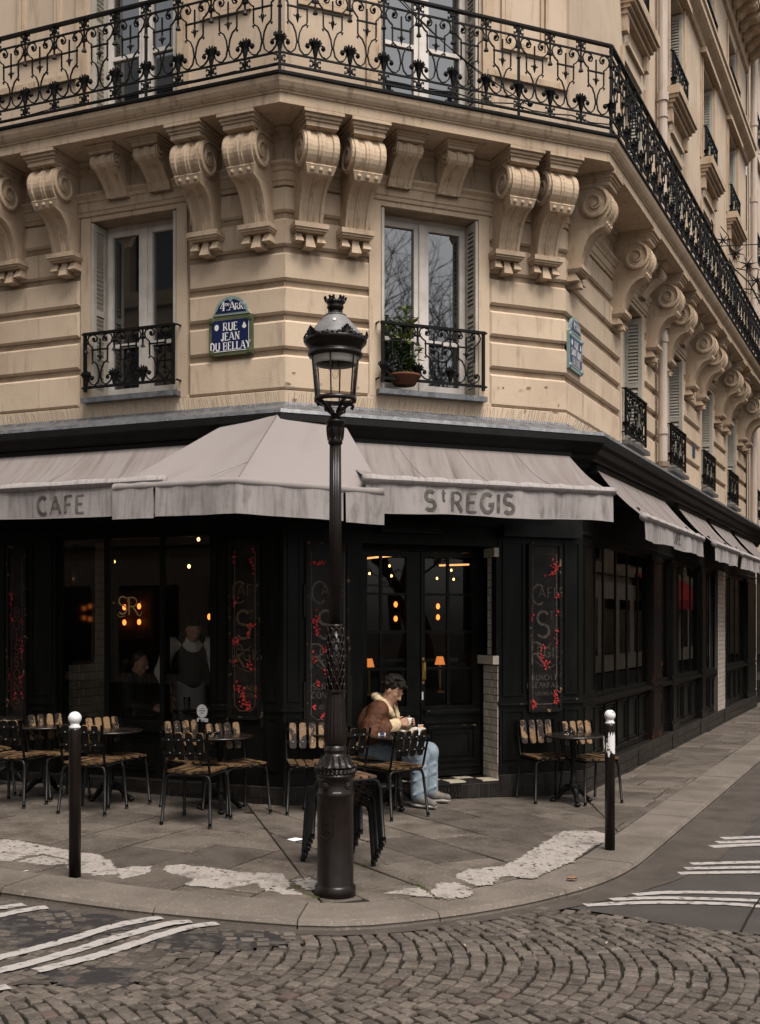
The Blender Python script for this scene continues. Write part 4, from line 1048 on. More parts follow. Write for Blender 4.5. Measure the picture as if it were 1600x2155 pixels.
# gilt initials with stars on the left window, and stickers
g = MB(); text(g, 'S', .17, -.055, 0, tk=.09, tn=.07); text(g, 'T', .05, .005, .11, tk=.14, tn=.12); text(g, 'R', .17, .07, -.01, tk=.09, tn=.07)
ribbon(g, [(-.12, .0), (-.09, -.03), (-.03, -.02)], .007, 0); ribbon(g, [(.11, -.01), (.15, -.02), (.17, .02)], .007, 0)
for sx in (-.16, .155):
    g.add([(sx + (.013 if i % 2 else .006) * math.cos(PI / 2 + i * PI / 5), 0, .11 + (.013 if i % 2 else .006) * math.sin(PI / 2 + i * PI / 5)) for i in range(10)], [tuple(range(10))])
uS, zS = fu(FL, 272, 1292, .11); g.xf(FL.M(uS, .140, zS)); g.build('gilt_lettering', M['gilt'], bld)
uS, zS = fu(FL, 429, 1496, .11)
g = MB(); g.add([(.06 * math.cos(2 * PI * i / 20), 0, .065 * math.sin(2 * PI * i / 20)) for i in range(20)], [tuple(range(20))]); g.xf(FL.M(uS, .139, zS)); st_ = g.build('round_sticker', M['sticker'], bld)
g = MB(); 
for i, wd in enumerate((.03, .07, .03)): ribbon(g, [(-wd / 2, .025 - i * .022), (wd / 2, .025 - i * .022)], .006, 0)
g.xf(FL.M(uS, .1405, zS)); g.build('sticker_print', M['leather'], st_)
uS, zS = fu(FL, 430, 1523, .11)
g = MB(); g.add([(-.06, 0, -.055), (.06, 0, -.055), (.06, 0, .055), (-.06, 0, .055)], [(0, 1, 2, 3)]); g.xf(FL.M(uS, .139, zS)); st_ = g.build('notice', M['sticker'], bld)
g = MB()
for i in range(5): ribbon(g, [(-.045, .035 - i * .013), (random.uniform(.01, .045), .035 - i * .013)], .004, 0)
g.add([(.03, 0, -.05), (.055, 0, -.05), (.055, 0, -.03), (.03, 0, -.03)], [(0, 1, 2, 3)])
g.xf(FL.M(uS, .1405, zS)); g.build('notice_print', M['leather'], st_)
# the dark room behind the glass
for nm, z, mt in (('cafe_floor', .16, 'intfloor'),):
    mb = MB(); pl = [FL.p(LU, .0, z), FL.p(0, 0, z), FR.p(0, 0, z), FR.p(RU, 0, z), FR.p(RU, -6.5, z), FL.p(LU, -6.5, z)]
    mb.add(pl, [tuple(range(6))]); mb.build(nm, M[mt], bld)
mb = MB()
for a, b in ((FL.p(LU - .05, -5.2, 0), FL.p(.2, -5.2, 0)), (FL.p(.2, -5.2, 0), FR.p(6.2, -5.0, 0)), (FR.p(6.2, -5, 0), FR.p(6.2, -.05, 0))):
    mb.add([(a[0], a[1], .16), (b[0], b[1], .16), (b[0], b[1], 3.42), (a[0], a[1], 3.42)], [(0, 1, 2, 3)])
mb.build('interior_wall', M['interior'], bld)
fpart('bar_counter', M['black'], bld, FC, .3, 3.2, -3.6, -3.0, .16, 1.25)
fpart('bar_top', M['tabletop'], bld, FC, .25, 3.25, -3.65, -2.92, 1.252, 1.30)
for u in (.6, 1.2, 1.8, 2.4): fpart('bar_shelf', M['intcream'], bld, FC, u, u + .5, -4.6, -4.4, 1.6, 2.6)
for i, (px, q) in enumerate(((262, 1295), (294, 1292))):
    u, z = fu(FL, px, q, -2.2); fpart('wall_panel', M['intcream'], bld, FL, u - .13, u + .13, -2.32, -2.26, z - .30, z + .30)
def lamp_part(name, mat, F, px, py, w, r, sz=1.0, label='', group=None, cat='light'):
    u, z = fu(F, px, py, w); p = F.p(u, w, z); mb = MB(); mb.sphere((0, 0, 0), r, 8, 6, (1, 1, sz))
    o = mb.build(name, M[mat], smooth=True); o.location = p; o['label'] = label; o['category'] = cat
    if group: o['group'] = group
for px, py in ((240, 1182), (418, 1135), (345, 1189), (398, 1192)):
    lamp_part('pendant_bulb', 'bulb', FL, px, py, -1.6, .017, 1.3, {240: 'leftmost', 418: 'topmost', 345: 'second from left', 398: 'third from left'}[px] + ' bare glowing bulb inside the left cafe window', 'bulbs behind the left window', 'light bulb')
for px, py in ((820, 1191), (824, 1212), (778, 1207), (920, 1217), (955, 1219), (950, 1200)):
    lamp_part('pendant_bulb', 'bulb', FC, px, py, -2.2, .012, 1.3, {820: 'upper middle', 824: 'lower middle', 778: 'left'}.get(px, {920: 'left', 955: 'right', 950: 'upper'}.get(px)) + ' tiny glowing bulb behind the %s glazed door leaf' % ('left' if px < 870 else 'right'), 'bulbs behind the cafe doors', 'light bulb')
for F, w, l, g_ in ((FL, -2.2, ((262, 1278), (262, 1310), (293, 1276), (293, 1309)), 'left window'), (FL, -1.8, ((441, 1298),), 'waiter in the window'), (FC, -2.5, ((833, 1272), (833, 1302), (922, 1276), (922, 1299)), 'cafe doors')):
    for px, py in l: lamp_part('wall_sconce', 'sconce', F, px, py, w, .024, 1.5, ('upper ' if py < 1290 else 'lower ') + ('left' if px in (262, 833) else 'small' if px == 441 else 'right') + ' orange wall light glowing behind the ' + g_, 'wall lights behind the ' + g_, 'wall light')
for px, py in ((777, 1396), (926, 1391)):
    u, z = fu(FC, px, py, -1.3); t = empty('table_lamp', 'table lamp with glowing orange shade behind the %s cafe door' % ('left' if px < 850 else 'right'), 'table lamp', FC.p(u, -1.3, z - .35))
    mb = MB(); mb.lathe([(.058, .31), (.036, .40)], 14, cap=False); lpart('lamp_shade', mb, M['shade'], t)
    mb = MB(); mb.lathe([(.06, 0), (.06, .02), (.012, .04), (.012, .34)], 10); lpart('base', mb, M['brass'], t)
for (a, b) in (((772, 1175), (852, 1167)), ((925, 1190), (987, 1188)), ((830, 1149), (852, 1146)), ((968, 1167), (986, 1163))):
    u0, z0 = fu(FC, *a, -1.8); u1, z1 = fu(FC, *b, -1.8)
    mb = MB(); mb.tube([FC.p(u0, -1.8, z0), FC.p(u1, -1.8, z1)], .012, 6); o = mb.build('light_tube', M['tubel'])
    o['label'] = {772: 'long', 925: 'long', 830: 'short topmost', 968: 'short topmost'}[a[0]] + ' amber light tube behind the %s glazed door leaf' % ('left' if a[0] < 870 else 'right'); o['category'] = 'light'; o['group'] = 'light tubes behind the doors'

# ================================================================== AWNINGS
def awning(F, u0, u1, w0, z0, w1, z1, zv, label, words=None, wcond=1.0, mat='fabric', uoff=0):
    t = empty('awning', label, 'awning', F.p((u0 + u1) / 2, w0, z0))
    L_ = math.hypot(w1 - w0, z0 - z1); nu, nv = 40, 10
    def sag(u, v): return -.045 * math.sin(PI * v) - .010 * math.sin(u * 9 + uoff) * v - .006 * math.sin(u * 27 + 3 * v + uoff) * math.sin(PI * v)
    mb = MB(); pts, uv = [], []
    for j in range(nv + 1):
        v = j / nv
        pts.append([F.p(u0 + (u1 - u0) * i / nu, w0 + (w1 - w0) * v, z0 + (z1 - z0) * v + sag(i / nu, v)) for i in range(nu + 1)])
        uv.append([((u0 + (u1 - u0) * i / nu) + uoff + .25 * v, v * L_) for i in range(nu + 1)])
    mb.grid(pts, uv); mb.build('canopy', M[mat], t, smooth=True)
    for f in (.25, .5, .75):
        mb = MB(); u = u0 + (u1 - u0) * f
        mb.tube([F.p(u, w0 + (w1 - w0) * v, z0 + (z1 - z0) * v + sag(f, v) + .001) for v in [i / 8 for i in range(9)]], .0035, 4); mb.build('seam', M['seam'], t)
    mb = MB(); n = 30; k = 8; g, gu = [], []
    for i in range(n + 1):
        u = u0 - .02 + (u1 - u0 + .04) * i / n; rr = .042 + .006 * math.sin(i * 1.7) + .004 * math.sin(i * 3.1)
        g.append([F.p(u, w1 + rr * math.cos(2 * PI * a / k), z1 - .01 + rr * math.sin(2 * PI * a / k)) for a in range(k + 1)]); gu.append([(u * 1.5 + uoff, a * .05) for a in range(k + 1)])
    mb.grid(g, gu)
    for e in (0, n): b = e * (k + 1); mb.f.append(tuple(range(b, b + k)))
    mb.build('front_roll', M['valance'], t, smooth=True)
    mb = MB(); pts, uv = [], []; hv = z1 - .04 - zv
    for j in range(9):
        v = j / 8
        row, ru = [], []
        for i in range(61):
            s = i / 60; u = u0 + (u1 - u0) * s
            wv = w1 + .012 + v * .018 * math.sin(s * 17 + uoff) + v * .010 * math.sin(s * 41 + 2 * uoff)
            row.append(F.p(u, wv, z1 - .03 - hv * v - v * .008 * math.sin(s * 13))); ru.append((u + uoff, v * hv))
        pts.append(row); uv.append(ru)
    mb.grid(pts, uv); val = mb.build('valance', M['valance'], t, smooth=True)
    mb = MB()
    mb.tube([F.p(u0 + (u1 - u0) * i / 60, w1 + .012 + .018 * math.sin(i / 60 * 17 + uoff) + .010 * math.sin(i / 60 * 41 + 2 * uoff), zv + .01 - .008 * math.sin(i / 60 * 13)) for i in range(61)], .005, 4); mb.build('hem', M['valance'], t)
    if words:
        for s, h, uc, zz, kw in words:
            lm = MB(); text(lm, s, h, 0, 0, **kw)
            M4 = F.M(uc, 0, zz); out = []
            for x, y, z in lm.v:
                u = uc + x * (1 if F.r[0] * F.d[0] > 0 else -1)
                sfr = (u - u0) / (u1 - u0); v = (z1 - .03 - (zz + z)) / hv
                out.append(F.p(u, w1 + .012 + v * .018 * math.sin(sfr * 17 + uoff) + v * .010 * math.sin(sfr * 41 + 2 * uoff) + .004 - y, zz + z))
            lm.v = out; lm.build('lettering', M['letter'], val)
    for u in (u0 + .15, u1 - .12):
        mb = MB(); mid = F.p(u + .22 * (1 if u < (u0 + u1) / 2 else -1), (w0 + w1) / 2 + .1, (z0 + z1) / 2 - .16)
        mb.tube([F.p(u, w0 - .08, z0 - .22), mid], .022, 6); mb.tube([mid, F.p(u, w1 - .03, z1 - .03)], .018, 6); mb.sphere(mid, .032, 8, 6); mb.build('folding_arm', M['iron'], t)
    mb = MB(); fbox(mb, F, u0 - .03, u1 + .03, w0 - .10, w0 + .02, z0 - .06, z0 + .03); mb.build('roller_box', M['blackpl'], t)
    return t
LT = dict(tk=.20, tn=.10, sp=.20)
awning(FL, .60, 6.0, .34, 3.42, 1.12, 2.99, 2.685, 'stained grey awning lettered CAFE left of the corner, over the chairs', [('CAFE', .155, 1.68, 2.73, LT)], uoff=.3)
awning(FC, .36, 2.862, .34, 3.43, 1.12, 2.99, 2.69, 'stained grey awning lettered St REGIS above the cafe doors', [('S', .165, .965, 2.735, LT), ('t', .10, 1.095, 2.82, dict(tk=.2, tn=.14)), ('REGIS', .165, 1.485, 2.735, dict(tk=.20, tn=.10, sp=.17))], uoff=4.1)
awning(FR, .05, 3.45, .30, 3.34, .79, 2.83, 2.585, 'first and nearest awning lettered CAFE along the right hand side street front', [('CAFE', .13, 1.75, 2.65, dict(tk=.20, tn=.10, sp=.12))], uoff=8.2)
awning(FR, 4.4, 6.6, .30, 3.34, .79, 2.83, 2.585, 'second awning from the corner along the right hand side street front', uoff=12.7)
awning(FR, 7.0, 9.1, .30, 3.34, .79, 2.83, 2.585, 'third awning from the corner along the right hand side street front', uoff=17.9)
awning(FR, 9.6, 12.0, .30, 3.34, .79, 2.83, 2.585, 'farthest of the four awnings along the right hand side street front', uoff=23.3)
# the fan shaped awning that wraps the corner, above its neighbours
def corner_awning():
    t = empty('awning', 'clean pale grey awning wrapping the corner, topmost of all, with a ridge seam', 'awning', (-.888, 10.0, 2.8))
    TL, TM_, TR = Vector(FL.p(.43, .43, 3.545)), Vector((-.888 - .03, 10.66 - 1.0824 * .45, 3.60)), Vector(FC.p(.45, .43, 3.535))
    BL, BM, BR = Vector(FL.p(1.09, 1.15, 2.935)), Vector(FL.p(-.144, 1.16, 2.935)), Vector(FC.p(.515, 1.15, 2.87))
    for k, (a, b, c, d, uo) in enumerate(((TL, TM_, BL, BM, 0), (TM_, TR, BM, BR, 5))):
        mb = MB(); pts, uv = [], []
        for j in range(11):
            v = j / 10
            l, r = a.lerp(c, v), b.lerp(d, v)
            pts.append([l.lerp(r, i / 20) + Vector((0, 0, -.028 * math.sin(PI * v) * math.sin(PI * i / 20) + .006 * math.sin(i * .9 + k) * v)) for i in range(21)])
            uv.append([(uo + i / 20 * (l - r).length, v * 1.1) for i in range(21)])
        mb.grid(pts, uv); mb.build('canopy', M['fabricclean'], t, smooth=True)
    mb = MB(); mb.tube([TM_.lerp(BM, v) + Vector((0, -.002, .003)) for v in [i / 8 for i in range(9)]], .0045, 5)
    q = TM_.lerp(BM, .72); mb.tube([q, BM.lerp(BL, .20) + Vector((0, 0, .05))], .002, 4); mb.build('seam', M['seam'], t)
    path = [BL.lerp(BM, i / 24) for i in range(25)] + [BM.lerp(BR, i / 16) for i in range(1, 17)]
    mb = MB(); mb.tube([p + Vector((0, 0, -.005)) for p in path], [.036 + .004 * math.sin(i * 1.3) for i in range(len(path))], 8); mb.build('front_roll', M['fabricclean'], t, smooth=True)
    nb, nc = Vector((*FL.n, 0)), Vector((*FC.n, 0))
    for k, (a, b, nn, uo) in enumerate(((BL, BL.lerp(BM, .345), nb, 0), (BL.lerp(BM, .365), None, None, 1.2), (BR.lerp(BM, .27), BR, nc, 3.9))):
        if b is None: pl = [BL.lerp(BM, .365 + .635 * i / 30) for i in range(31)] + [BM.lerp(BR, .715 * i / 22) for i in range(1, 23)]
        else: pl = [a.lerp(b, i / 16) for i in range(17)]
        mb = MB(); pts, uv = [], []
        for j in range(8):
            v = j / 7; row, ru = [], []; s = 0
            for i, p in enumerate(pl):
                s += (p - pl[i - 1]).length if i else 0
                out = nb.lerp(nc, min(1, max(0, i / len(pl)))) if k == 1 else nn
                hv = .255 if k == 1 else .265
                row.append(p + out * (.028 + v * .014 * math.sin(s * 9 + k) + v * .008 * math.sin(s * 23)) + Vector((0, 0, -.02 - hv * v))); ru.append((s + uo, v * hv))
            pts.append(row); uv.append(ru)
        mb.grid(pts, uv); mb.build('valance', M['valance'], t, smooth=True)
    for p, q in ((TL, BL), (TR, BR)):
        mb = MB(); m = p.lerp(q, .5) + Vector((0, 0, -.2)); mb.tube([p + Vector((0, 0, -.2)), m, q + Vector((0, 0, -.03))], .018, 6); mb.build('folding_arm', M['iron'], t)
corner_awning()

# ================================================================== STREET NAME PLATES
def street_sign(F, uc, zb, lines, label, mats, W=.47, hp=.37):
    t = empty('street_sign', label, 'street sign', F.p(uc, .0, zb))
    Mx = F.M(uc, .0, zb)
    me, bo, bo2 = mats
    hw = W / 2
    def arch(e, r0=0): 
        pl = [(-hw + .03 + e, hp + .012 + e)]
        n = 12
        for i in range(n + 1):
            a = PI - PI * i / n; pl.append(((hw - .06 - e) * math.cos(a), hp + .045 + (.145 - e) * math.sin(a)))
        pl.append((hw - .03 - e, hp + .012 + e)); return pl
    def flat(name, poly, y0, y1, mat):
        mb = MB(); mb.prism(poly, lambda x, z: (x, -y0, z), lambda x, z: (x, -y1, z)); mb.xf(Mx); return mb.build(name, mat, t)
    flat('border', [(-hw, 0), (hw, 0), (hw, hp), (-hw, hp)], .0, .030, bo)
    flat('plate', [(-hw + .032, .035), (hw - .032, .035), (hw - .032, hp - .035), (-hw + .032, hp - .035)], .028, .034, me)
    flat('arched_border', arch(0), .0, .028, bo2)
    flat('arched_plate', [(-hw + .065, hp + .035)] + [((hw - .085) * math.cos(PI - PI * i / 12), hp + .035 + .128 * math.sin(PI - PI * i / 12)) for i in range(1, 12)] + [(hw - .065, hp + .035)], .026, .032, me)
    mb = MB(); ribbon(mb, [(-hw + .036, .039), (hw - .036, .039), (hw - .036, hp - .039)], .006, -.0355); mb.xf(Mx); mb.build('white_line', M['white'], t)
    for sx in (-1, 1):
        for z in (.03, hp - .03):
            mb = MB(); mb.tube([(sx * (hw - .03), -.028, z), (sx * (hw - .03), -.044, z)], [.03, .026], 12); mb.tube([(sx * (hw - .03), -.043, z), (sx * (hw - .03), -.052, z)], [.012, .008], 8); mb.xf(Mx); mb.build('corner_boss', bo, t)
    mb = MB(); mb.tube([(0, -.026, hp + .155), (0, -.036, hp + .155)], [.022, .018], 12); mb.xf(Mx); mb.build('corner_boss', bo2, t)
    lm = MB(); sf = dict(serif=True, tk=.175, tn=.07, y=-.0355, sp=.13)
    text(lm, '4', .085, -.085, hp + .055, **sf); text(lm, 'me', .036, -.035, hp + .098, y=-.0355, tk=.16, tn=.1, sp=.05); text(lm, '.', .05, -.035, hp + .055, tk=.2, y=-.0355)
    text(lm, 'A', .078, .02, hp + .055, **sf); text(lm, 'RR', .06, .095, hp + .055, **dict(sf, cond=.85)); text(lm, 't', .028, .148, hp + .10, y=-.0355, tk=.2, tn=.14); text(lm, '.', .05, .15, hp + .055, tk=.2, y=-.0355)
    for s, h, z, cd in lines: text(lm, s, h, 0, z, **dict(sf, cond=cd))
    lm.xf(Mx); lm.build('lettering', M['white'], t)
    for sx in (-1, 1):
        d = MB(); x = sx * (hw - .085); z = hp - .10
        d.add([(x + .024 * math.sin(2 * PI * i / 14) * (1 if sx < 0 else (.6 + .4 * (i > 3 and i < 11))), -.0352, z + .03 * math.cos(2 * PI * i / 14)) for i in range(14)], [tuple(range(14))]); d.xf(Mx); d.build('painted_leaf', M['sticker'], t)
street_sign(FL, .565, 4.295, [('RUE', .073, .235, .85), ('JEAN', .073, .142, .85), ('DU BELLAY', .073, .05, .82)], 'blue enamel street sign RUE JEAN DU BELLAY with olive green border by the left window', (M['enamel'], M['green'], M['teal']))
street_sign(FR, .27, 4.40, [('RUE', .07, .24, .85), ('SAINT LOUIS', .07, .15, .64), ("EN L'ILE", .07, .06, .78)], "faded blue street sign RUE SAINT LOUIS EN L'ILE past the right hand wall corner", (M['enamel2'], M['teal'], M['teal']), W=.50, hp=.38)

# ================================================================== STREET LAMP
def street_lamp(x, y):
    z0 = gz(x, y); t = empty('street_lamp', 'dark brown cast iron street lamp with a glass lantern and crown at the kerb', 'street lamp', (x, y, z0))
    k = 7.1 / 2400
    def zz(py): return H + (1310 - py) * k - z0
    def P(l): return [(r * k, zz(q)) for r, q in l]
    base = P([(43, 1890), (43, 1864), (40, 1861), (38.5, 1858), (38, 1690), (38.5, 1676), (41, 1672), (41, 1666), (38, 1662), (37, 1640), (39, 1636), (42, 1634), (42, 1627)])
    mb = MB(); mb.lathe(base, 32); lpart('base', mb, M['lampiron'], t, True)
    mb = MB(); mb.lathe(P([(41, 1627), (42.5, 1624), (41, 1616)]), 32)
    rr = 40 * k; zr = zz(1619)
    for i in range(30):
        a0 = 2 * PI * i / 30
        mb.tube([((rr + .006) * math.cos(a0 + s * .16), (rr + .006) * math.sin(a0 + s * .16), zr + (s - .5) * .03) for s in (0, .33, .66, 1)], .0085, 5)
    lpart('rope_moulding', mb, M['lampiron'], t, True)
    mb = MB(); mb.lathe(P([(38, 1613), (36, 1608), (30, 1600), (26, 1590), (24, 1586), (22, 1584), (24.5, 1580), (24.5, 1576), (22, 1573), (22, 1568)]), 32); lpart('neck', mb, M['lampiron'], t, True)
    mb = MB()
    for i in range(10):
        a = 2 * PI * i / 10
        for (h0, h1) in ((0, 1),):
            pts = []
            for s in range(6):
                v = s / 5; r = (37 - 13 * v ** .6) * k + .008; wd = .028 * math.sin(PI * min(1, .35 + v * .65)) ** .7 + .006
                q = zz(1612 - 24 * v)
                pts.append([(r * math.cos(a) - d * math.sin(a), r * math.sin(a) + d * math.cos(a), q) for d in (-wd, -wd * .3, 0, wd * .3, wd)])
                pts[-1][2] = ((r + .008) * math.cos(a), (r + .008) * math.sin(a), q)
            mb.grid(pts)
    lpart('leaf_collar', mb, M['lampiron'], t)
    flut = lambda an, i: 1 - .07 * (.5 + .5 * math.cos(an * 18)) ** 2
    def flute(prof, n=108, nm='fluted_shaft'):
        m = MB(); m.lathe(P(prof), n, mod=flut); lpart(nm, m, M['lampiron'], t, True)
    flute([(20, 1570), (24, 1562), (25, 1548), (24, 1535), (22, 1505), (20, 1480), (18.5, 1462), (18, 1458)])
    mb = MB(); mb.lathe(P([(19, 1460), (24, 1456), (24, 1453), (17, 1450)]), 10); lpart('collar', mb, M['lampiron'], t)
    mb = MB(); mb.lathe(P([(17.5, 1452), (16.5, 1400), (15.8, 1320)]), 24)
    for row in range(9):
        q = 1450 - row * 14.5; rb_ = (17.6 - 1.8 * row / 9) * k
        for i in range(9):
            a = 2 * PI * (i + .5 * (row % 2)) / 9; hw = PI / 9 * .86
            pl = [((rb_ + .004) * math.cos(a + hw * math.sin(PI / 2 * s)), (rb_ + .004) * math.sin(a + hw * math.sin(PI / 2 * s)), zz(q) + .052 * math.cos(PI / 2 * s) - .012) for s in (-1, -.75, -.5, -.2, 0, .2, .5, .75, 1)]
            mb.tube(pl, .0048, 4, cap=False)
    lpart('scale_leaves', mb, M['lampiron'], t, True)
    mb = MB(); mb.lathe(P([(15.5, 1321), (17, 1319), (17, 1316), (14, 1313)]), 24); lpart('collar', mb, M['lampiron'], t, True)
    flute([(13.6, 1314), (13, 1100), (12.2, 935)])
    mb = MB(); mb.lathe(P([(13, 936), (15.5, 932), (14.5, 928), (16, 920), (17.5, 905), (18, 895), (20.5, 890), (20.5, 886), (16, 882), (9, 876), (8, 870)]), 24)
    for i in range(8):
        a = 2 * PI * i / 8
        for s in (-1, 0, 1):
            mb.tube([((15.5 + 3 * v) * k * math.cos(a + s * .28 * v), (15.5 + 3 * v) * k * math.sin(a + s * .28 * v), zz(927 - 30 * v)) for v in (0, .3, .6, .85, 1)], [.004, .006, .006, .005, .002], 4)
    lpart('capital', mb, M['lampiron'], t, True)
    # lantern cradle
    for i in range(4):
        a = 2 * PI * i / 4 + .55; mb = MB()
        pl = [(8, 872), (10, 866), (20, 858), (28, 850), (32, 846), (40, 848), (43, 852), (41, 857), (37, 855)]
        mb.tube([(r * k * math.cos(a), r * k * math.sin(a), zz(q)) for r, q in pl], [.013, .012, .012, .013, .012, .011, .011, .009, .006], 6)
        mb.tube([(r * k * math.cos(a), r * k * math.sin(a), zz(q)) for r, q in ((9, 874), (16, 868), (22, 866), (24, 862), (20, 859))], .007, 5)
        lpart('bracket', mb, M['lampiron'], t, True)
    mb = MB(); mb.lathe(P([(42, 846), (44.5, 846), (44.5, 836), (42, 836), (42, 846)]), 36, cap=False); lpart('lower_ring', mb, M['lampiron'], t, True)
    mb = MB(); mb.lathe(P([(34, 852), (40, 848), (41.5, 838), (50, 752)]), 36, cap=False); lpart('lantern_glass', mb, M['lampglass'], t, True)
    for i in range(6):
        a = 2 * PI * i / 6 + .36; mb = MB(); mb.tube([(r * k * math.cos(a), r * k * math.sin(a), zz(q)) for r, q in ((43, 840), (51.5, 748))], .0052, 5); lpart('rib', mb, M['lampiron'], t)
    mb = MB(); mb.lathe(P([(51, 753), (56, 752), (58, 748), (57.5, 744), (54.5, 742), (54.5, 739), (57, 732), (62, 727), (65, 724), (66.5, 720), (66, 715), (63, 713), (54, 712)]), 40)
    lpart('canopy_rim', mb, M['lampiron'], t, True)
    mb = MB(); mb.lathe(P([(50, 752), (44, 760), (43, 768), (44, 768), (46, 762)]), 36, cap=False); lpart('reflector', mb, M['reflector'], t, True)
    mb = MB(); mb.lathe(P([(7, 752), (7, 786), (6, 792), (3, 796), (0.2, 797)]), 14); lpart('bulb', mb, M['lampglass'], t, True)
    mb = MB(); mb.tube([(-.006, 0, zz(752)), (-.006, 0, zz(780)), (.006, 0, zz(780)), (.006, 0, zz(752))], .0018, 4); mb.tube([(0, 0, zz(742)), (0, 0, zz(757))], .014, 8); lpart('bulb_holder', mb, M['reflector'], t)
    for i in range(10):
        a = 2 * PI * i / 10 + .1; mb = MB(); big_ = i % 2 == 0
        hh = (19 if big_ else 10) * k; hw = (15 if big_ else 9) * k; r0 = 64 * k; zb = zz(715)
        c, s = math.cos(a), math.sin(a)
        def q(d, h, o=0): return ((r0 + o + h * .12) * c - d * s, (r0 + o + h * .12) * s + d * c, zb + h)
        if big_:
            for e in (-1, -.6, -.25, .25, .6, 1): mb.tube([q(0, 0), q(e * hw * .7, hh * (.55 - .25 * abs(e)), .004), q(e * hw * .75, hh * (1 - .45 * abs(e)), .002)], [.005, .009, .004], 5)
            mb.tube([q(0, 0), q(0, hh * .6, .004), q(0, hh)], [.006, .011, .004], 5)
        for e in (-1, 1): mb.tube([q(e * hw * .6, 0), q(e * hw * 1.1, hh * .25), q(e * hw * 1.35, hh * .12), q(e * hw * 1.5, 0)], .006, 5)
        if not big_: mb.tube([q(0, 0), q(0, hh * .6)], [.012, .006], 6)
        lpart('palmette', mb, M['lampiron'], t, True)
    mb = MB(); mb.lathe(P([(60, 714), (57, 706), (40, 685), (24, 668), (22, 663)]), 36); lpart('dome', mb, M['domegrey'], t, True)
    mb = MB(); mb.tube([(0, -38 * k, zz(683)), (0, -41 * k, zz(682))], .010, 10); lpart('round_label', mb, M['sticker'], t)
    mb = MB(); mb.lathe(P([(23, 667), (24, 665), (20, 662), (14, 660), (13, 654), (17, 650), (18, 646), (16, 643), (18, 640), (20, 632)]), 28)
    for i in range(10):
        a = 2 * PI * i / 10; mb.tube([(14.5 * k * math.cos(a), 14.5 * k * math.sin(a), zz(661)), (14.5 * k * math.cos(a), 14.5 * k * math.sin(a), zz(653))], .004, 4)
    for i in range(6):
        a = 2 * PI * i / 6 + .2
        for e in (-.2, .2):
            mb.tube([(19 * k * math.cos(a + e), 19 * k * math.sin(a + e), zz(636)), (23 * k * math.cos(a + e), 23 * k * math.sin(a + e), zz(626))], .009, 4)
        mb.tube([(22 * k * math.cos(a - .26), 22 * k * math.sin(a - .26), zz(630)), (22 * k * math.cos(a + .26), 22 * k * math.sin(a + .26), zz(630))], .007, 4)
    lpart('crown', mb, M['lampiron'], t, True)
    # rosettes, maker's plate, raised coat of arms on the base drum
    R0 = 38 * k
    for a, q, r in ((-2.1, 1650, .022), (-.75, 1650, .022)):
        mb = MB()
        for i in range(8): mb.sphere((R0 * math.cos(a) - .016 * math.cos(i * PI / 4) * math.sin(a), R0 * math.sin(a) + .016 * math.cos(i * PI / 4) * math.cos(a), zz(q) + .016 * math.sin(i * PI / 4)), .008, 6, 4)
        mb.sphere((R0 * math.cos(a), R0 * math.sin(a), zz(q)), .011, 8, 5); lpart('rosette', mb, M['lampiron'], t, True)
    def onbase(d, q, o=.003, a0=-PI / 2): a = a0 + d / R0; return ((R0 + o) * math.cos(a), (R0 + o) * math.sin(a), q)
    mb = MB(); mb.grid([[onbase(d, zz(q), .004) for d in [i * .01 - .01 for i in range(6)]] for q in (1669, 1662)]); lpart('maker_plate', mb, M['plastic'], t)
    mb = MB(); text(mb, 'EN FONTE', .012, .015, 0, tk=.2); mb.v = [onbase(x, zz(1668) + z, .0055) for x, y, z in mb.v]; lpart('plate_lettering', mb, M['leather'], t)
    mb = MB(); o_ = -.05
    def ln(pl, r=.0035): mb.tube([onbase(d + o_, q, .001) for d, q in pl], r, 4, cap=False)
    zt = zz(1690)
    ln([(-.05, zt), (.045, zt), (.035, zt - .05), (-.045, zt - .05), (-.05, zt)]); ln([(-.045, zt - .012), (.04, zt - .012)])
    for i in range(5): ln([(-.04 + i * .02, zt), (-.04 + i * .02, zt - .012)])
    ln([(-.045, zt - .065), (.05, zt - .06)]); ln([(-.045, zt - .075), (.05, zt - .07)])
    ln([(-.045, zt - .09), (.04, zt - .09), (.04, zt - .19), (.0, zt - .21), (-.045, zt - .19), (-.045, zt - .09)])
    ln([(-.03, zt - .12), (0, zt - .11), (.02, zt - .13)]); ln([(-.03, zt - .17), (.01, zt - .15), (.03, zt - .17), (-.03, zt - .17)])
    lpart('coat_of_arms', mb, M['lampiron'], t)
    return t
street_lamp(-.278, 7.1)

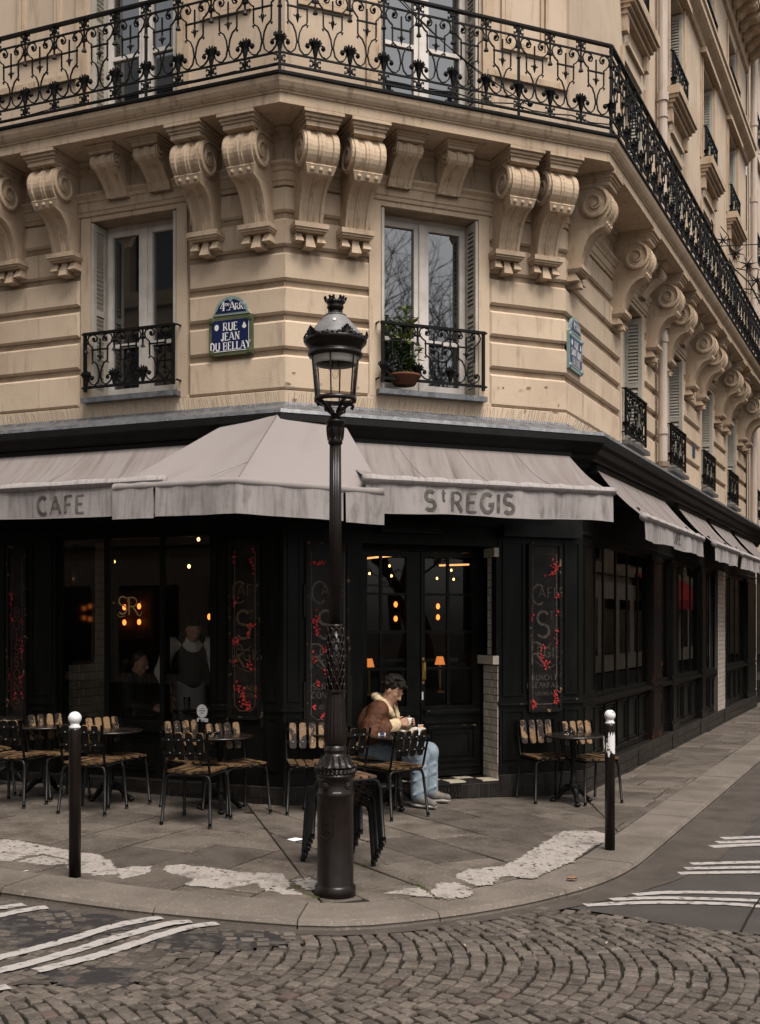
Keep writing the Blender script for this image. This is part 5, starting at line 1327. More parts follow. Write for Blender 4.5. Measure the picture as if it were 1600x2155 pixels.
# ================================================================== BOLLARDS
M['balllpaint'] = pm('chipped_white_paint', (.58, .55, .53), .5, .4, col2=(.03, .025, .022), ns=22, nlo=.60, nhi=.63)
def bollard(x, y, label, torn):
    z0 = gz(x, y); t = empty('bollard', label, 'bollard', (x, y, z0), group='bollards on the pavement edge')
    mb = MB(); mb.lathe([(.039, -.02), (.039, .95), (.037, .965)], 20); lpart('post', mb, M['lampiron'], t, True)
    mb = MB(); mb.lathe([(.036, .965), (.038, .975), (.028, .985), (.030, .995)], 20); mb.sphere((0, 0, 1.030), .043, 18, 12); lpart('white_ball', mb, M['balllpaint'], t, True)
    if torn:
        mb = MB(); g = []
        for i in range(13):
            a = -2.6 + 2.1 * i / 12
            zt, zb = .89 + .02 * math.sin(i * 2.1) - (.05 if i < 3 else 0), .735 + (.03 * math.sin(i * 1.3) if i < 8 else 0)
            g.append([(.0402 * math.cos(a), .0402 * math.sin(a), z) for z in (zb, (zb + zt) / 2, zt)])
        mb.grid(g); lpart('torn_sticker', mb, M['balllpaint'], t, True)
        mb = MB(); mb.tube([(-.046, 0, .87), (-.049, -.01, .82), (-.046, -.015, .78), (-.049, 0, .75)], .004, 5); lpart('yellow_tie', mb, M['checkw'], t)
    return t
bollard(-1.98, 7.4, 'brown bollard with chipped white ball at the left kerb', False)
bollard(1.77, 8.78, 'brown bollard with white ball and torn sticker beside the right hand table', True)

# ================================================================== GROUND
def hull(pts):
    pts = sorted(set(pts)); 
    def half(ps):
        h = []
        for p in ps:
            while len(h) > 1 and (h[-1][0] - h[-2][0]) * (p[1] - h[-2][1]) - (h[-1][1] - h[-2][1]) * (p[0] - h[-2][0]) <= 0: h.pop()
            h.append(p)
        return h
    a, b = half(pts), half(pts[::-1]); return a[:-1] + b[:-1]
kpx = [(0, 1866), (125, 1886), (250, 1903), (350, 1914), (500, 1926), (600, 1936), (700, 1940), (800, 1936), (900, 1925), (1000, 1912), (1150, 1885), (1300, 1842), (1380, 1786), (1430, 1740), (1490, 1680), (1600, 1590)]
kp = [gp(x, y) for x, y in kpx]
e0 = (kp[0][0] - .924 * 9, kp[0][1] + .383 * 9); e1 = (kp[-1][0] + rs * 40, kp[-1][1] + rc * 40)
hl = hull([e0] + kp + [e1, (e1[0] - 20, e1[1] + 12), (e0[0] + 4, e0[1] + 40)])
i0 = hl.index(e0); hl = hl[i0:] + hl[:i0]
outer = hl[:hl.index(e1) + 1]
# smooth and resample the kerb line
def chaikin(p):
    r = [p[0]]
    for a, b in zip(p, p[1:]): r += [(a[0] * .75 + b[0] * .25, a[1] * .75 + b[1] * .25), (a[0] * .25 + b[0] * .75, a[1] * .25 + b[1] * .75)]
    return r + [p[-1]]
outer = chaikin(chaikin(outer))
def resample(p, st):
    out = [p[0]]; d = 0
    for a, b in zip(p, p[1:]):
        L_ = math.hypot(b[0] - a[0], b[1] - a[1])
        while d + L_ >= st:
            t = (st - d) / L_; a = (a[0] + (b[0] - a[0]) * t, a[1] + (b[1] - a[1]) * t); out.append(a); L_ = math.hypot(b[0] - a[0], b[1] - a[1]); d = 0
        d += L_
    return out
outer = resample(outer, .22)
def nrm(i):
    a, b = outer[max(i - 1, 0)], outer[min(i + 1, len(outer) - 1)]; dx, dy = b[0] - a[0], b[1] - a[1]; l = math.hypot(dx, dy); return (-dy / l, dx / l)
KW = .42
inner = [(p[0] + nrm(i)[0] * KW, p[1] + nrm(i)[1] * KW) for i, p in enumerate(outer)]
RD = -.055
def sheet(name, poly, dz, mat, **kw):
    mb = MB(); mb.add([(x, y, gz(x, y) + dz) for x, y in poly], [tuple(range(len(poly)))]); return mb.build(name, M[mat], None, **kw)
road = None
mb = MB(); xs = [-120, -40, -12, -6, -3, 0, 2, 5, 10, 40, 120]; ys = [-120, -40, -10, 0, 4, 8, 12, 20, 40, 120]
mb.grid([[(x, y, gz(x) - .070) for y in ys] for x in xs]); ground = mb.build('ground', M['bed'], None, kind='structure')
pave = MB()
hp_ = [(x, y) for x, y in inner] + [(e1[0] - 20, e1[1] + 12), (e0[0] + 4, e0[1] + 40)]

for pl in split2(hp_): pave.add([(x, y, gz(x, y) - .014) for x, y in pl], [tuple(range(len(pl)))])
pave = pave.build('pavement', M['bed'], None, kind='structure')
kerb = MB(); kerb.grid([[(x, y, gz(x, y) - .03) for x, y in outer], [(x, y, gz(x, y) - .03) for x, y in inner]]); kerb = kerb.build('kerb', M['bed'], None, kind='structure')
i = 0
while i < len(outer) - 2:
    n = random.choice((4, 4, 5, 5)); j = min(i + n, len(outer) - 1)
    if outer[i][1] > 30: break
    pr = [(.0, RD - .05), (.006, -.030), (.022, -.006), (.045, .0), (KW - .012, .003), (KW - .004, -.02)]
    g = []; dzj = random.uniform(-.003, .003)
    for k in range(i, j + 1):
        nx, ny = nrm(k); t = .004 if k == i else (-.004 if k == j else 0)
        dx, dy = (ny, -nx)
        g.append([(outer[k][0] + nx * w + dx * t, outer[k][1] + ny * w + dy * t, gz(outer[k][0]) + z + dzj) for w, z in pr])
    mb = MB(); mb.grid(g)
    for e in (0, len(g) - 1): b = e * len(pr); mb.f.append(tuple(range(b, b + len(pr))))
    mb.build('kerb_stone', M['kerb'], kerb); i = j
# paving slabs
def clip(poly, a, b):                  # keep what lies left of a->b
    out = []
    def sd(p): return (b[0] - a[0]) * (p[1] - a[1]) - (b[1] - a[1]) * (p[0] - a[0])
    for i in range(len(poly)):
        p, q = poly[i - 1], poly[i]; sp, sq = sd(p), sd(q)
        if sp >= 0: out.append(p)
        if sp * sq < 0: t = sp / (sp - sq); out.append((p[0] + (q[0] - p[0]) * t, p[1] + (q[1] - p[1]) * t))
    return out
def parea(p): return abs(sum(p[i - 1][0] * p[i][1] - p[i][0] * p[i - 1][1] for i in range(len(p)))) / 2
def inset(p, e):
    n = len(p); s = sum(p[i - 1][0] * p[i][1] - p[i][0] * p[i - 1][1] for i in range(n)); out = []
    if s < 0: p = p[::-1]
    for i in range(n):
        a, b, c = p[i - 1], p[i], p[(i + 1) % n]
        d1 = (b[0] - a[0], b[1] - a[1]); d2 = (c[0] - b[0], c[1] - b[1]); l1, l2 = math.hypot(*d1) or 1e-6, math.hypot(*d2) or 1e-6
        n1, n2 = (-d1[1] / l1, d1[0] / l1), (-d2[1] / l2, d2[0] / l2); dn = max(1 + n1[0] * n2[0] + n1[1] * n2[1], .5)
        out.append((b[0] + (n1[0] + n2[0]) / dn * e, b[1] + (n1[1] + n2[1]) / dn * e))
    return out
def dedupe(p, t=.012):
    o = []
    for q in p:
        if not o or math.hypot(q[0] - o[-1][0], q[1] - o[-1][1]) > t: o.append(q)
    if len(o) > 1 and math.hypot(o[0][0] - o[-1][0], o[0][1] - o[-1][1]) < t: o.pop()
    return o
inn = hull([(x, y) for x, y in inner if y < 34] + [(e1[0] - 20, e1[1] + 12), (e0[0] + 4, e0[1] + 40)])
b1a, b1b = (-.45, 7.3), (-1.25, 10.6)          # left | centre
b2a, b2b = (1.95, 8.0), (2.06, 11.7)           # centre | right
def front_side(p):                             # in front of the building line (small tuck under it)
    for F in (FL, FC, FR):
        dx, dy = p[0] - F.o[0], p[1] - F.o[1]
        if dx * F.n[0] + dy * F.n[1] > .12: return True
    return False
def lay(org, ang, w, l0, l1, clips, ra, rb, na, nb):
    e = (math.cos(R_(ang)), math.sin(R_(ang))); f = (-e[1], e[0])
    for r in range(ra, rb):
        x = na + random.random() * .6; r0, r1 = r * w, (r + 1) * w
        while x < nb:
            l = random.uniform(l0, l1); q = [(org[0] + e[0] * a + f[0] * b, org[1] + e[1] * a + f[1] * b) for a, b in ((x, r0), (x + l, r0 + random.uniform(-.01, .01)), (x + l, r1 + random.uniform(-.01, .01)), (x, r1))]
            x += l
            for a, b in clips:
                if q: q = clip(q, a, b)
            for i in range(len(inn)):
                if q: q = clip(q, inn[i - 1], inn[i])
            q = dedupe(q)
            if len(q) < 3 or parea(q) < .015 or not any(front_side(p) for p in q): continue
            c = (sum(p[0] for p in q) / len(q), sum(p[1] for p in q) / len(q))
            if abs(c[0]) / max(c[1], 1) > .62 or c[1] > 27: continue
            q = inset(q, .0075); t = inset(q, .007)
            tx, ty, dz = random.uniform(-.004, .004), random.uniform(-.004, .004), random.uniform(-.0025, .0025)
            zf = lambda p, o: (p[0], p[1], gz(p[0]) + o + dz + (p[0] - c[0]) * tx + (p[1] - c[1]) * ty)
            mb = MB(); n = len(q)
            mb.add([zf(p, -.03) for p in q] + [zf(p, -.005) for p in q] + [zf(p, 0) for p in t],
                   [(k, (k + 1) % n, n + (k + 1) % n, n + k) for k in range(n)] + [(n + k, n + (k + 1) % n, 2 * n + (k + 1) % n, 2 * n + k) for k in range(n)] + [tuple(2 * n + k for k in range(n))])
            mb.build('paving_slab', M['slab'], pave)
lay((-2.2, 9), 67, .52, .6, 1.05, [(b1a, b1b)], -8, 12, -4.5, 4.5)
lay((.4, 9), -57, .50, .65, 1.15, [(b1b, b1a), (b2a, b2b)], -10, 10, -4.5, 4.5)
lay((2.2, 11.5), -25.4, .46, .5, .95, [(b2b, b2a)], -6, 40, -2, 4.5)
# ---- cobbles in segmental arcs
ab = [(.78, 7.30), (2.18, 6.62)]               # where the asphalt of the right hand street begins
def in_poly(p, poly):
    c = False
    for i in range(len(poly)):
        a, b = poly[i - 1], poly[i]
        if (a[1] > p[1]) != (b[1] > p[1]) and p[0] < (b[0] - a[0]) * (p[1] - a[1]) / (b[1] - a[1]) + a[0]: c = not c
    return c
hul = hull([(x, y) for x, y in outer] + [(e1[0] - 20, e1[1] + 12), (e0[0] + 4, e0[1] + 40)])
def dist_hull(p): return max(((hul[i][0] - hul[i - 1][0]) * (hul[i - 1][1] - p[1]) + (hul[i][1] - hul[i - 1][1]) * (p[0] - hul[i - 1][0])) / (math.hypot(hul[i][0] - hul[i - 1][0], hul[i][1] - hul[i - 1][1]) or 1) for i in range(len(hul)))
stones = []
for yc in (7.75, 6.05, 4.35, 2.65):
    hw = .85
    for ia in range(-80, 92):
        t = -hw
        while t < hw:
            w = random.uniform(.070, .102); tm = t + w / 2; x = ia * .088 + .34 * (1 - (tm / hw) ** 2) + random.gauss(0, .005); y = yc + tm + random.gauss(0, .004)
            an = math.atan2(1, -.68 * tm / hw ** 2) - PI / 2
            t += w
            if dist_hull((x, y)) < .05 or not (-6.5 < x < 7): continue
            if x > .3 and (ab[1][0] - ab[0][0]) * (y - ab[0][1]) - (ab[1][1] - ab[0][1]) * (x - ab[0][0]) > 0: continue
            stones.append((x, y, w, an))
def cobble(mb, x, y, w, an, low=0):
    d = .088 * abs(math.cos(an)) * random.uniform(.89, .98); ww = w / abs(math.cos(an)) * random.uniform(.80, .91)
    an += random.gauss(0, .07); ca, sa = math.cos(an), math.sin(an); h = RD + random.uniform(-.006, .005) - low
    tx, ty = random.uniform(-.045, .045), random.uniform(-.045, .045)
    pts = []
    for (sx, sy) in ((-1, -1), (1, -1), (1, 1), (-1, 1)): pts.append((sx * d / 2 * random.uniform(.86, 1), sy * ww / 2 * random.uniform(.86, 1)))
    v = []
    for k, (sc, z) in enumerate(((1.0, -.04), (1.0, -.010), (.93, -.001), (.70, .002))):
        for a, b in pts:
            a2, b2 = a * sc, b * sc; X, Y = x + a2 * ca - b2 * sa, y + a2 * sa + b2 * ca
            v.append((X, Y, gz(X) + h + z + a2 * tx + b2 * ty))
    mb.add(v, [(k * 4 + i, k * 4 + (i + 1) % 4, k * 4 + 4 + (i + 1) % 4, k * 4 + 4 + i) for k in range(3) for i in range(4)] + [(12, 13, 14, 15)])
vis = [s for s in stones if abs(s[0]) / s[1] < .335 and s[1] > 5.02]
vis.sort(key=lambda s: s[1]); near = set(vis[:300])
rest = MB()
for s in stones:
    if s in near:
        mb = MB(); cobble(mb, *s); mb.build('cobble', M['cobblered'] if random.random() < .025 else M['cobble'], ground)
    else: cobble(rest, *s)
rest.build('cobbles', M['cobble2'], ground, kind='stuff')
# ---- asphalt on the right, brown gutter band along its kerb
def along(a, b): return [outer[i] for i in range(len(outer)) if a <= i <= b]
iR = min(range(len(outer)), key=lambda i: math.hypot(outer[i][0] - .6, outer[i][1] - 6.95))
edge = [(outer[i][0] + nrm(i)[0] * .03, outer[i][1] + nrm(i)[1] * .03) for i in range(iR, len(outer)) if outer[i][1] < 40]
asp = edge + [(edge[-1][0] + 6, edge[-1][1] - 2.5), (14, 1.5)] + [(ab[0][0] + (ab[1][0] - ab[0][0]) * t + random.uniform(-.03, .03), ab[0][1] + (ab[1][1] - ab[0][1]) * t + random.uniform(-.03, .03)) for t in (5.2, 3.2, 2.2, 1.8, 1.5, 1.2, 1, .8, .6, .4, .2, 0)]
def ground_mesh(name, poly, dz, mat, parent, kind=None, thick=0):
    mb = MB()
    for pl in split2(poly): mb.add([(x, y, gz(x) + dz) for x, y in pl], [tuple(range(len(pl)))])
    return mb.build(name, M[mat], parent, kind=kind)
asphalt = ground_mesh('road', asp, RD - .004, 'asphalt', None, 'structure')
gut_in = [(outer[i][0] - nrm(i)[0] * (.10 + .40 * min(1, max(0, (outer[i][1] - 6.9) / 2.2)) + .02 * math.sin(i * 1.9)), outer[i][1] - nrm(i)[1] * (.10 + .40 * min(1, max(0, (outer[i][1] - 6.9) / 2.2)))) for i in range(iR - 8, len(outer)) if outer[i][1] < 40]
gut_out = [(outer[i][0] + nrm(i)[0] * .02, outer[i][1] + nrm(i)[1] * .02) for i in range(iR - 8, len(outer)) if outer[i][1] < 40]
mb = MB(); mb.grid([[(x, y, gz(x) + RD + .001) for x, y in gut_in], [(x, y, gz(x) + RD + .001) for x, y in gut_out]]); mb.build('gutter_strip', M['asphaltb'], asphalt)
gl_in = [(outer[i][0] - nrm(i)[0] * (.16 + .04 * math.sin(i * 2.3)), outer[i][1] - nrm(i)[1] * (.16 + .04 * math.sin(i * 2.3))) for i in range(0, iR - 7)]
gl_out = [(outer[i][0] + nrm(i)[0] * .02, outer[i][1] + nrm(i)[1] * .02) for i in range(0, iR - 7)]
mb = MB(); mb.grid([[(x, y, gz(x) + RD - .004) for x, y in gl_in], [(x, y, gz(x) + RD - .004) for x, y in gl_out]]); mb.build('gutter_strip', M['asphaltb'], ground)
# worn asphalt filling the joints on the left
def px_poly(l, dz): return [gp(x, y, dz) for x, y in l]
def ragged(poly, st=.05, amp=.02):
    out = []
    for i in range(len(poly)):
        a, b = poly[i - 1], poly[i]; n = max(1, int(math.hypot(b[0] - a[0], b[1] - a[1]) / st))
        for k in range(n): t = k / n; out.append((a[0] + (b[0] - a[0]) * t + random.gauss(0, amp) * .6, a[1] + (b[1] - a[1]) * t + random.gauss(0, amp) * .6))
    return out
def filled(name, poly, dz, amp, mat, parent, cell=.035, kind=None, wear=0):
    xs_ = [p[0] for p in poly]; ys_ = [p[1] for p in poly]; mb = MB(); idx = {}
    x0, y0 = min(xs_), min(ys_); nx, ny = int((max(xs_) - x0) / cell) + 2, int((max(ys_) - y0) / cell) + 2
    def vid(i, j):
        if (i, j) not in idx:
            x, y = x0 + i * cell + random.uniform(-.3, .3) * cell, y0 + j * cell + random.uniform(-.3, .3) * cell
            z = gz(x) + dz + amp * (math.sin(x * 9 + 3 * math.sin(y * 5)) * .5 + math.sin(y * 17 + x * 4) * .35 + random.uniform(-.3, .3))
            idx[(i, j)] = len(mb.v); mb.v.append((x, y, z))
        return idx[(i, j)]
    for i in range(nx):
        for j in range(ny):
            cx_, cy_ = x0 + (i + .5) * cell, y0 + (j + .5) * cell
            if wear and math.sin(cx_ * 31 + 4 * math.sin(cy_ * 13)) * math.sin(cy_ * 27 + 3 * math.sin(cx_ * 17)) + random.gauss(0, .25) > wear: continue
            if in_poly((cx_, cy_), poly): mb.f.append((vid(i, j), vid(i + 1, j), vid(i + 1, j + 1), vid(i, j + 1)))
    return mb.build(name, M[mat], parent, kind=kind)
D = RD
filled('tar_patch', ragged(px_poly([(-160, 1872), (0, 1892), (150, 1908), (300, 1925), (480, 1945), (640, 1958), (650, 1985), (420, 2005), (320, 2042), (200, 2065), (0, 2075), (-200, 2075)], D)), D + .0005, .0055, 'asphaltb', ground)
filled('tar_patch', ragged(px_poly([(-60, 1930), (120, 1915), (250, 1930), (330, 1945), (200, 1975), (60, 2000), (-60, 2005)], D)), D + .0035, .006, 'tar', ground)
filled('tar_patch', ragged(px_poly([(300, 1985), (420, 1958), (560, 1962), (620, 1985), (480, 2003), (360, 2005)], D)), D + .003, .006, 'tar', ground)
filled('tar_patch', ragged(px_poly([(60, 2030), (200, 2035), (330, 2048), (250, 2085), (130, 2075), (60, 2055)], D)), D + .003, .007, 'tar', ground)
def stripe(pts, wd, dz, parent, rag=.006, drop=.0):
    p = [gp(x, y, D) for x, y in pts]
    p = resample(chaikin(chaikin(p)), .03)
    mb = MB(); L_, R2 = [], []
    for i, q in enumerate(p):
        a, b = p[max(i - 1, 0)], p[min(i + 1, len(p) - 1)]; dx, dy = b[0] - a[0], b[1] - a[1]; l = math.hypot(dx, dy) or 1
        n = (-dy / l, dx / l); e = wd / 2
        u, v = e + random.gauss(0, rag), e + random.gauss(0, rag)
        L_.append((q[0] + n[0] * u, q[1] + n[1] * u, gz(q[0]) + D + dz)); R2.append((q[0] - n[0] * v, q[1] - n[1] * v, gz(q[0]) + D + dz))
    b = 0; mb.v = L_ + R2; n = len(p)
    for i in range(n - 1):
        if random.random() < drop: continue
        mb.f.append((i, i + 1, n + i + 1, n + i))
    mb.build('road_marking', M['roadpaint'], parent)
zl = lambda l: [(x / 2, 1600 + y / 2) for x, y in l]
for l in ([(-160, 872), (0, 835), (300, 760), (450, 708), (620, 674), (690, 666)], [(-160, 928), (0, 892), (250, 827), (500, 748), (700, 692), (815, 681)], [(150, 892), (400, 832), (600, 767), (780, 708), (935, 688)], [(-160, 640), (0, 626), (105, 611)], [(-160, 690), (0, 658), (120, 632), (215, 621)], [(-160, 985), (0, 966), (45, 957)]): stripe(zl(l), .085, .0085, ground, .0035, .004)
zr_ = lambda l: [(800 + x / 2, 1600 + y / 2) for x, y in l]
for l in ([(1070, 566), (1250, 553), (1600, 561), (1800, 575)], [(972, 587), (1200, 576), (1590, 590), (1800, 607)], [(862, 610), (1150, 597), (1400, 601), (1580, 612), (1780, 634)]): stripe(zr_(l), .075, .002, asphalt, .003)
for l in ([(1310, 436), (1600, 428), (1800, 428)], [(1285, 456), (1600, 450), (1800, 450)], [(1258, 476), (1600, 470), (1800, 470)]): stripe(zr_(l), .085, .002, asphalt, .003)
for l in ([(1440, 329), (1600, 323), (1800, 320)], [(1418, 346), (1600, 341), (1800, 336)], [(1393, 364), (1600, 354), (1800, 350)]): stripe(zr_(l), .10, .002, asphalt, .003)
# cracks and joint in the asphalt
mb = MB(); ribbon_pts = [gp(x, y, D) for x, y in ((1530 + 30, 1960), (1575, 1930), (1590, 1905), (1610, 1880))]
mb.tube([(x, y, gz(x) + D - .001) for x, y in ribbon_pts], .008, 4); mb.build('tar_joint', M['bed'], asphalt)
# ---- worn white tactile strips with their studs
studs = MB()
def tactile(l):
    poly = ragged([gp(x, y) for x, y in l], .035, .016)
    filled('tactile_paint', poly, .0034, .0006, 'tactile', pave, cell=.018, wear=.93)
    xs_ = [p[0] for p in poly]; ys_ = [p[1] for p in poly]; x = min(xs_); r = 0
    while x < max(xs_):
        y = min(ys_) + (.03 if r % 2 else 0)
        while y < max(ys_):
            if in_poly((x, y), poly) and random.random() < .9: studs.lathe([(.015, .002), (.012, .0065), (.004, .0080)], 7, (x, y, gz(x)), True)
            y += .062
        x += .055; r += 1
for l in ([(-60, 330), (70, 338), (180, 360), (300, 383), (420, 400), (475, 435), (495, 485), (400, 487), (290, 467), (290, 420), (190, 395), (100, 405), (40, 425), (-60, 418)], [(70, 427), (180, 402), (288, 422), (288, 440), (190, 442)], [(490, 457), (560, 450), (640, 445), (640, 467), (560, 493), (510, 501)],
          [(690, 447), (760, 440), (900, 455), (1000, 470), (1190, 480), (1228, 525), (1190, 552), (1115, 554), (1075, 517), (1000, 532), (940, 541), (770, 527), (830, 497), (770, 491), (700, 471)], [(1150, 545), (1240, 548), (1272, 570), (1170, 564)], [(1230, 507), (1300, 495), (1335, 515), (1335, 540), (1290, 548)]): tactile(zl(l))
for l in ([(770, 300), (900, 298), (952, 310), (940, 345), (880, 375), (800, 430), (640, 500), (540, 490), (500, 494), (470, 526), (400, 530), (340, 502), (313, 482), (380, 462), (520, 446), (590, 412), (690, 347)], [(210, 547), (260, 517), (340, 517), (395, 557), (370, 577), (290, 589), (235, 576)], [(18, 563), (100, 542), (170, 536), (228, 579)]): tactile(zr_(l))
studs.build('tactile_studs', M['tactile'], pave, kind='stuff')
mb = MB()
for l in ([(795, 1808), (830, 1830), (885, 1865), (922, 1893)], [(760, 1820), (800, 1812)], [(600, 1848), (640, 1880), (670, 1890)]):
    for (xa, ya), (xb, yb) in zip(l, l[1:]):
        for k in range(26):
            t = random.random(); x, y = gp(xa + (xb - xa) * t, ya + (yb - ya) * t); mb.sphere((x + random.gauss(0, .008), y + random.gauss(0, .008), gz(x) - .001), random.uniform(.006, .014), 5, 3, (1.3, 1.3, .45))
mb.build('moss', M['moss'], pave, kind='stuff')
mb = MB(); x, y = gp(620, 1768); mb.hexa([(x - .06, y, gz(x) + .004), (x, y - .07, gz(x) + .004), (x + .07, y - .005, gz(x) + .004), (x + .005, y + .07, gz(x) + .004), (x - .06, y, gz(x) + .007), (x, y - .07, gz(x) + .006), (x + .07, y - .005, gz(x) + .012), (x + .005, y + .07, gz(x) + .007)])
o = mb.build('paper_sheet', M['paper']); o['label'] = 'small white sheet of paper lying on the pavement left of the lamp'; o['category'] = 'paper'
x, y = gp(1204, 1853); mb = MB(); mb.grid([[(x + .036 * (i - 2) / 2, y + .028 * (j - 1) * (1 - ((i - 2) / 2.4) ** 2), gz(x) + .006 + .012 * abs(j - 1) + .006 * (i % 2)) for j in range(3)] for i in range(5)])
o = mb.build('fallen_leaf', M['deadleaf']); o['label'] = 'dry brown leaf lying on the kerb stones at the right bend'; o['category'] = 'leaf'
for i, (px, py) in enumerate(((270, 1908), (470, 1932), (50, 1836), (1225, 1873), (1275, 1990), (980, 1995))):
    x, y = gp(px, py, D if py > 1880 else 0); mb = MB(); a = random.random() * 3; dz = D + .012 if py > 1900 else .008
    mb.tube([(x, y, gz(x) + dz), (x + .03 * math.cos(a), y + .03 * math.sin(a), gz(x) + dz)], .0045, 6); o = mb.build('cigarette_end', M['checkw']); o['label'] = 'tiny pale cigarette end ' + ['in the gutter near the three white stripes', 'in the gutter left of the lamp', 'on the paving left of the left bollard', 'on the kerb right of the brown leaf', 'on the cobbles near the asphalt edge', 'on the cobbles right of the lamp'][i]; o['category'] = 'litter'; o['group'] = 'cigarette ends in the gutter'

# ================================================================== CHAIRS, TABLES, STOOLS
def two_mat(mb, name, m0, m1, pick):
    me = mb.mesh(name, m0); me.materials.append(m1)
    for p in me.polygons:
        if pick(p): p.material_index = 1
    return me
def rslat(w, h, t):                    # board with rounded ends, standing in local x,z, front +y
    mb = MB(); pl = []; r = w * .32
    for cx, cz, a0 in ((w / 2 - r, h - r, 0), (-w / 2 + r, h - r, 90), (-w / 2 + r, r, 180), (w / 2 - r, r, 270)):
        for i in range(4): a = R_(a0 + 30 * i); pl.append((cx + r * math.cos(a), cz + r * math.sin(a)))
    mb.prism(pl, lambda x, z: (x, -t / 2, z), lambda x, z: (x, t / 2, z)); return mb
bsl = rslat(.062, .235, .016)
BACK_SLAT = two_mat(bsl, 'slat', M['slatwood'], M['blackslat'], lambda p: p.center.y < -.007)
ssl = rslat(.066, .40, .016)
SEAT_SLAT = ssl.mesh('slat', M['seatwood'])
SEATH = .425
def chair_parts(t):
    r = .0130
    for y0, y1, nm in ((-.185, -.235, 'rear_legs'), (.17, .205, 'front_legs')):
        mb = MB(); pl = [(-.215, y1, .0), (-.195, y0 - .006 * (1 if y0 < 0 else -1), SEATH - .06), (-.180, y0, SEATH - .025), (-.15, y0, SEATH - .012), (.15, y0, SEATH - .012), (.180, y0, SEATH - .025), (.195, y0 - .006 * (1 if y0 < 0 else -1), SEATH - .06), (.215, y1, 0)]
        mb.tube(pl, r, 8)
        for sx in (-1, 1): mb.tube([(sx * .215, y1, .0), (sx * .2135, y1 * .998, .035)], .015, 8)
        lpart(nm, mb, M['chairiron'], t, True)
    for sx in (-1, 1):
        mb = MB()
        mb.tube([(sx * .178, .19, SEATH - .014), (sx * .185, -.14, SEATH - .014), (sx * .188, -.175, SEATH - .006), (sx * .192, -.195, SEATH + .03), (sx * .200, -.27, SEATH + .345)], .0105, 8)
        lpart('side_frame', mb, M['chairiron'], t, True)
    def bp(z): return -.195 - .075 * (z - .03) / .315
    for zc in (.175, .285):
        mb = MB(); mb.box(-.198, .198, bp(zc) - .013, bp(zc) - .008, SEATH + zc - .013, SEATH + zc + .013); lpart('crossbar', mb, M['chairiron'], t)
    tilt = math.atan2(.075, .315)
    rv = MB()
    for i in range(4):
        x = -.132 + .088 * i
        o = lpart('slat', BACK_SLAT, None, t); o.location = (x, bp(.105) + .002, SEATH + .115); o.rotation_euler = (tilt, random.uniform(-.02, .02), 0)
        for zc in (.175, .285):
            rv.sphere((x, bp(zc) - .016, SEATH + zc), .0055, 6, 4); rv.sphere((x, bp(zc) + .012, SEATH + zc), .0055, 6, 4)
    lpart('rivets', rv, M['rivet'], t)
    for i in range(5):
        o = lpart('slat', SEAT_SLAT, None, t); o.location = (-.158 + .079 * i, -.20 + random.uniform(-.006, .006), SEATH + .006 + .010 * abs(i - 2) / 2); o.rotation_euler = (-PI / 2, 0, random.uniform(-.015, .015))
proto = empty('bistro_chair', 'x', 'chair'); chair_parts(proto)
first_chair = [True]
def chair(label, rear=None, front=None, at=None, group='slatted bistro chairs on the terrace'):
    if rear: L2, R2 = gp(*rear[0]), gp(*rear[1])
    elif front: L2, R2 = gp(*front[0]), gp(*front[1])
    if at: c, rz = at[:2], at[2]
    else:
        ex, ey = R2[0] - L2[0], R2[1] - L2[1]; l = math.hypot(ex, ey); ex, ey = ex / l, ey / l; m = ((L2[0] + R2[0]) / 2, (L2[1] + R2[1]) / 2)
        if rear: f = (-ey, ex); c = (m[0] + f[0] * .235, m[1] + f[1] * .235); rz = math.atan2(ey, ex)
        else: f = (ey, -ex); c = (m[0] - f[0] * .205, m[1] - f[1] * .205); rz = math.atan2(-ey, -ex)
    if first_chair[0]: o = proto; first_chair[0] = False
    else: o = copy_tree(proto)
    o.location = (c[0], c[1], gz(c[0])); o.rotation_euler = (0, 0, rz); o['label'] = label; o['category'] = 'chair'; o['group'] = group
    o.rotation_euler.x = random.uniform(-.004, .004)
    return o
chair('slatted chair seen from behind in front of the seated man, beside his table', rear=((815, 1730), (910, 1718)))
chair('slatted chair cut by the left picture edge, seen from behind, seat pointing right', rear=((-43, 1696), (52, 1703)))
chair('slatted chair seen from behind, half hidden by the left bollard', rear=((125, 1713), (218, 1719)))
chair('slatted chair seen from behind, nearest the viewer, at the ashtray table left of the lamp', rear=((345, 1736), (437, 1743)))
chair('slatted chair facing the street, first to the left of the street lamp, beside the pilaster', front=((487, 1721), (561, 1714)))
chair('slatted chair facing the street behind the table with the glass ashtray', front=((397, 1713), (471, 1706)))
chair('slatted chair facing the street under the middle of the left cafe window', front=((236, 1702), (308, 1694)))
chair('slatted chair facing the street behind the left bollard, below the tiled return', front=((108, 1692), (180, 1685)))
chair('slatted chair facing the street at the far left below the BOISSONS panel', front=((-52, 1684), (22, 1677)))
chair('slatted chair facing the street, largely hidden behind the street lamp', front=((618, 1716), (694, 1716)))
chair('slatted chair seen from behind between the street lamp and the seated man', rear=((690, 1722), (776, 1716)))
chair('slatted chair facing the street left of the right hand table, below the sign panel', front=((1132, 1693), (1208, 1691)))
chair('slatted chair in the corner angle behind the right hand bollard', at=(2.06, 11.13, R_(205)))
MANX, MANY = -.05, 10.80
chair('slatted chair on which the man in the brown jacket sits', at=(MANX - .04, MANY, R_(-97)))
TH = .665
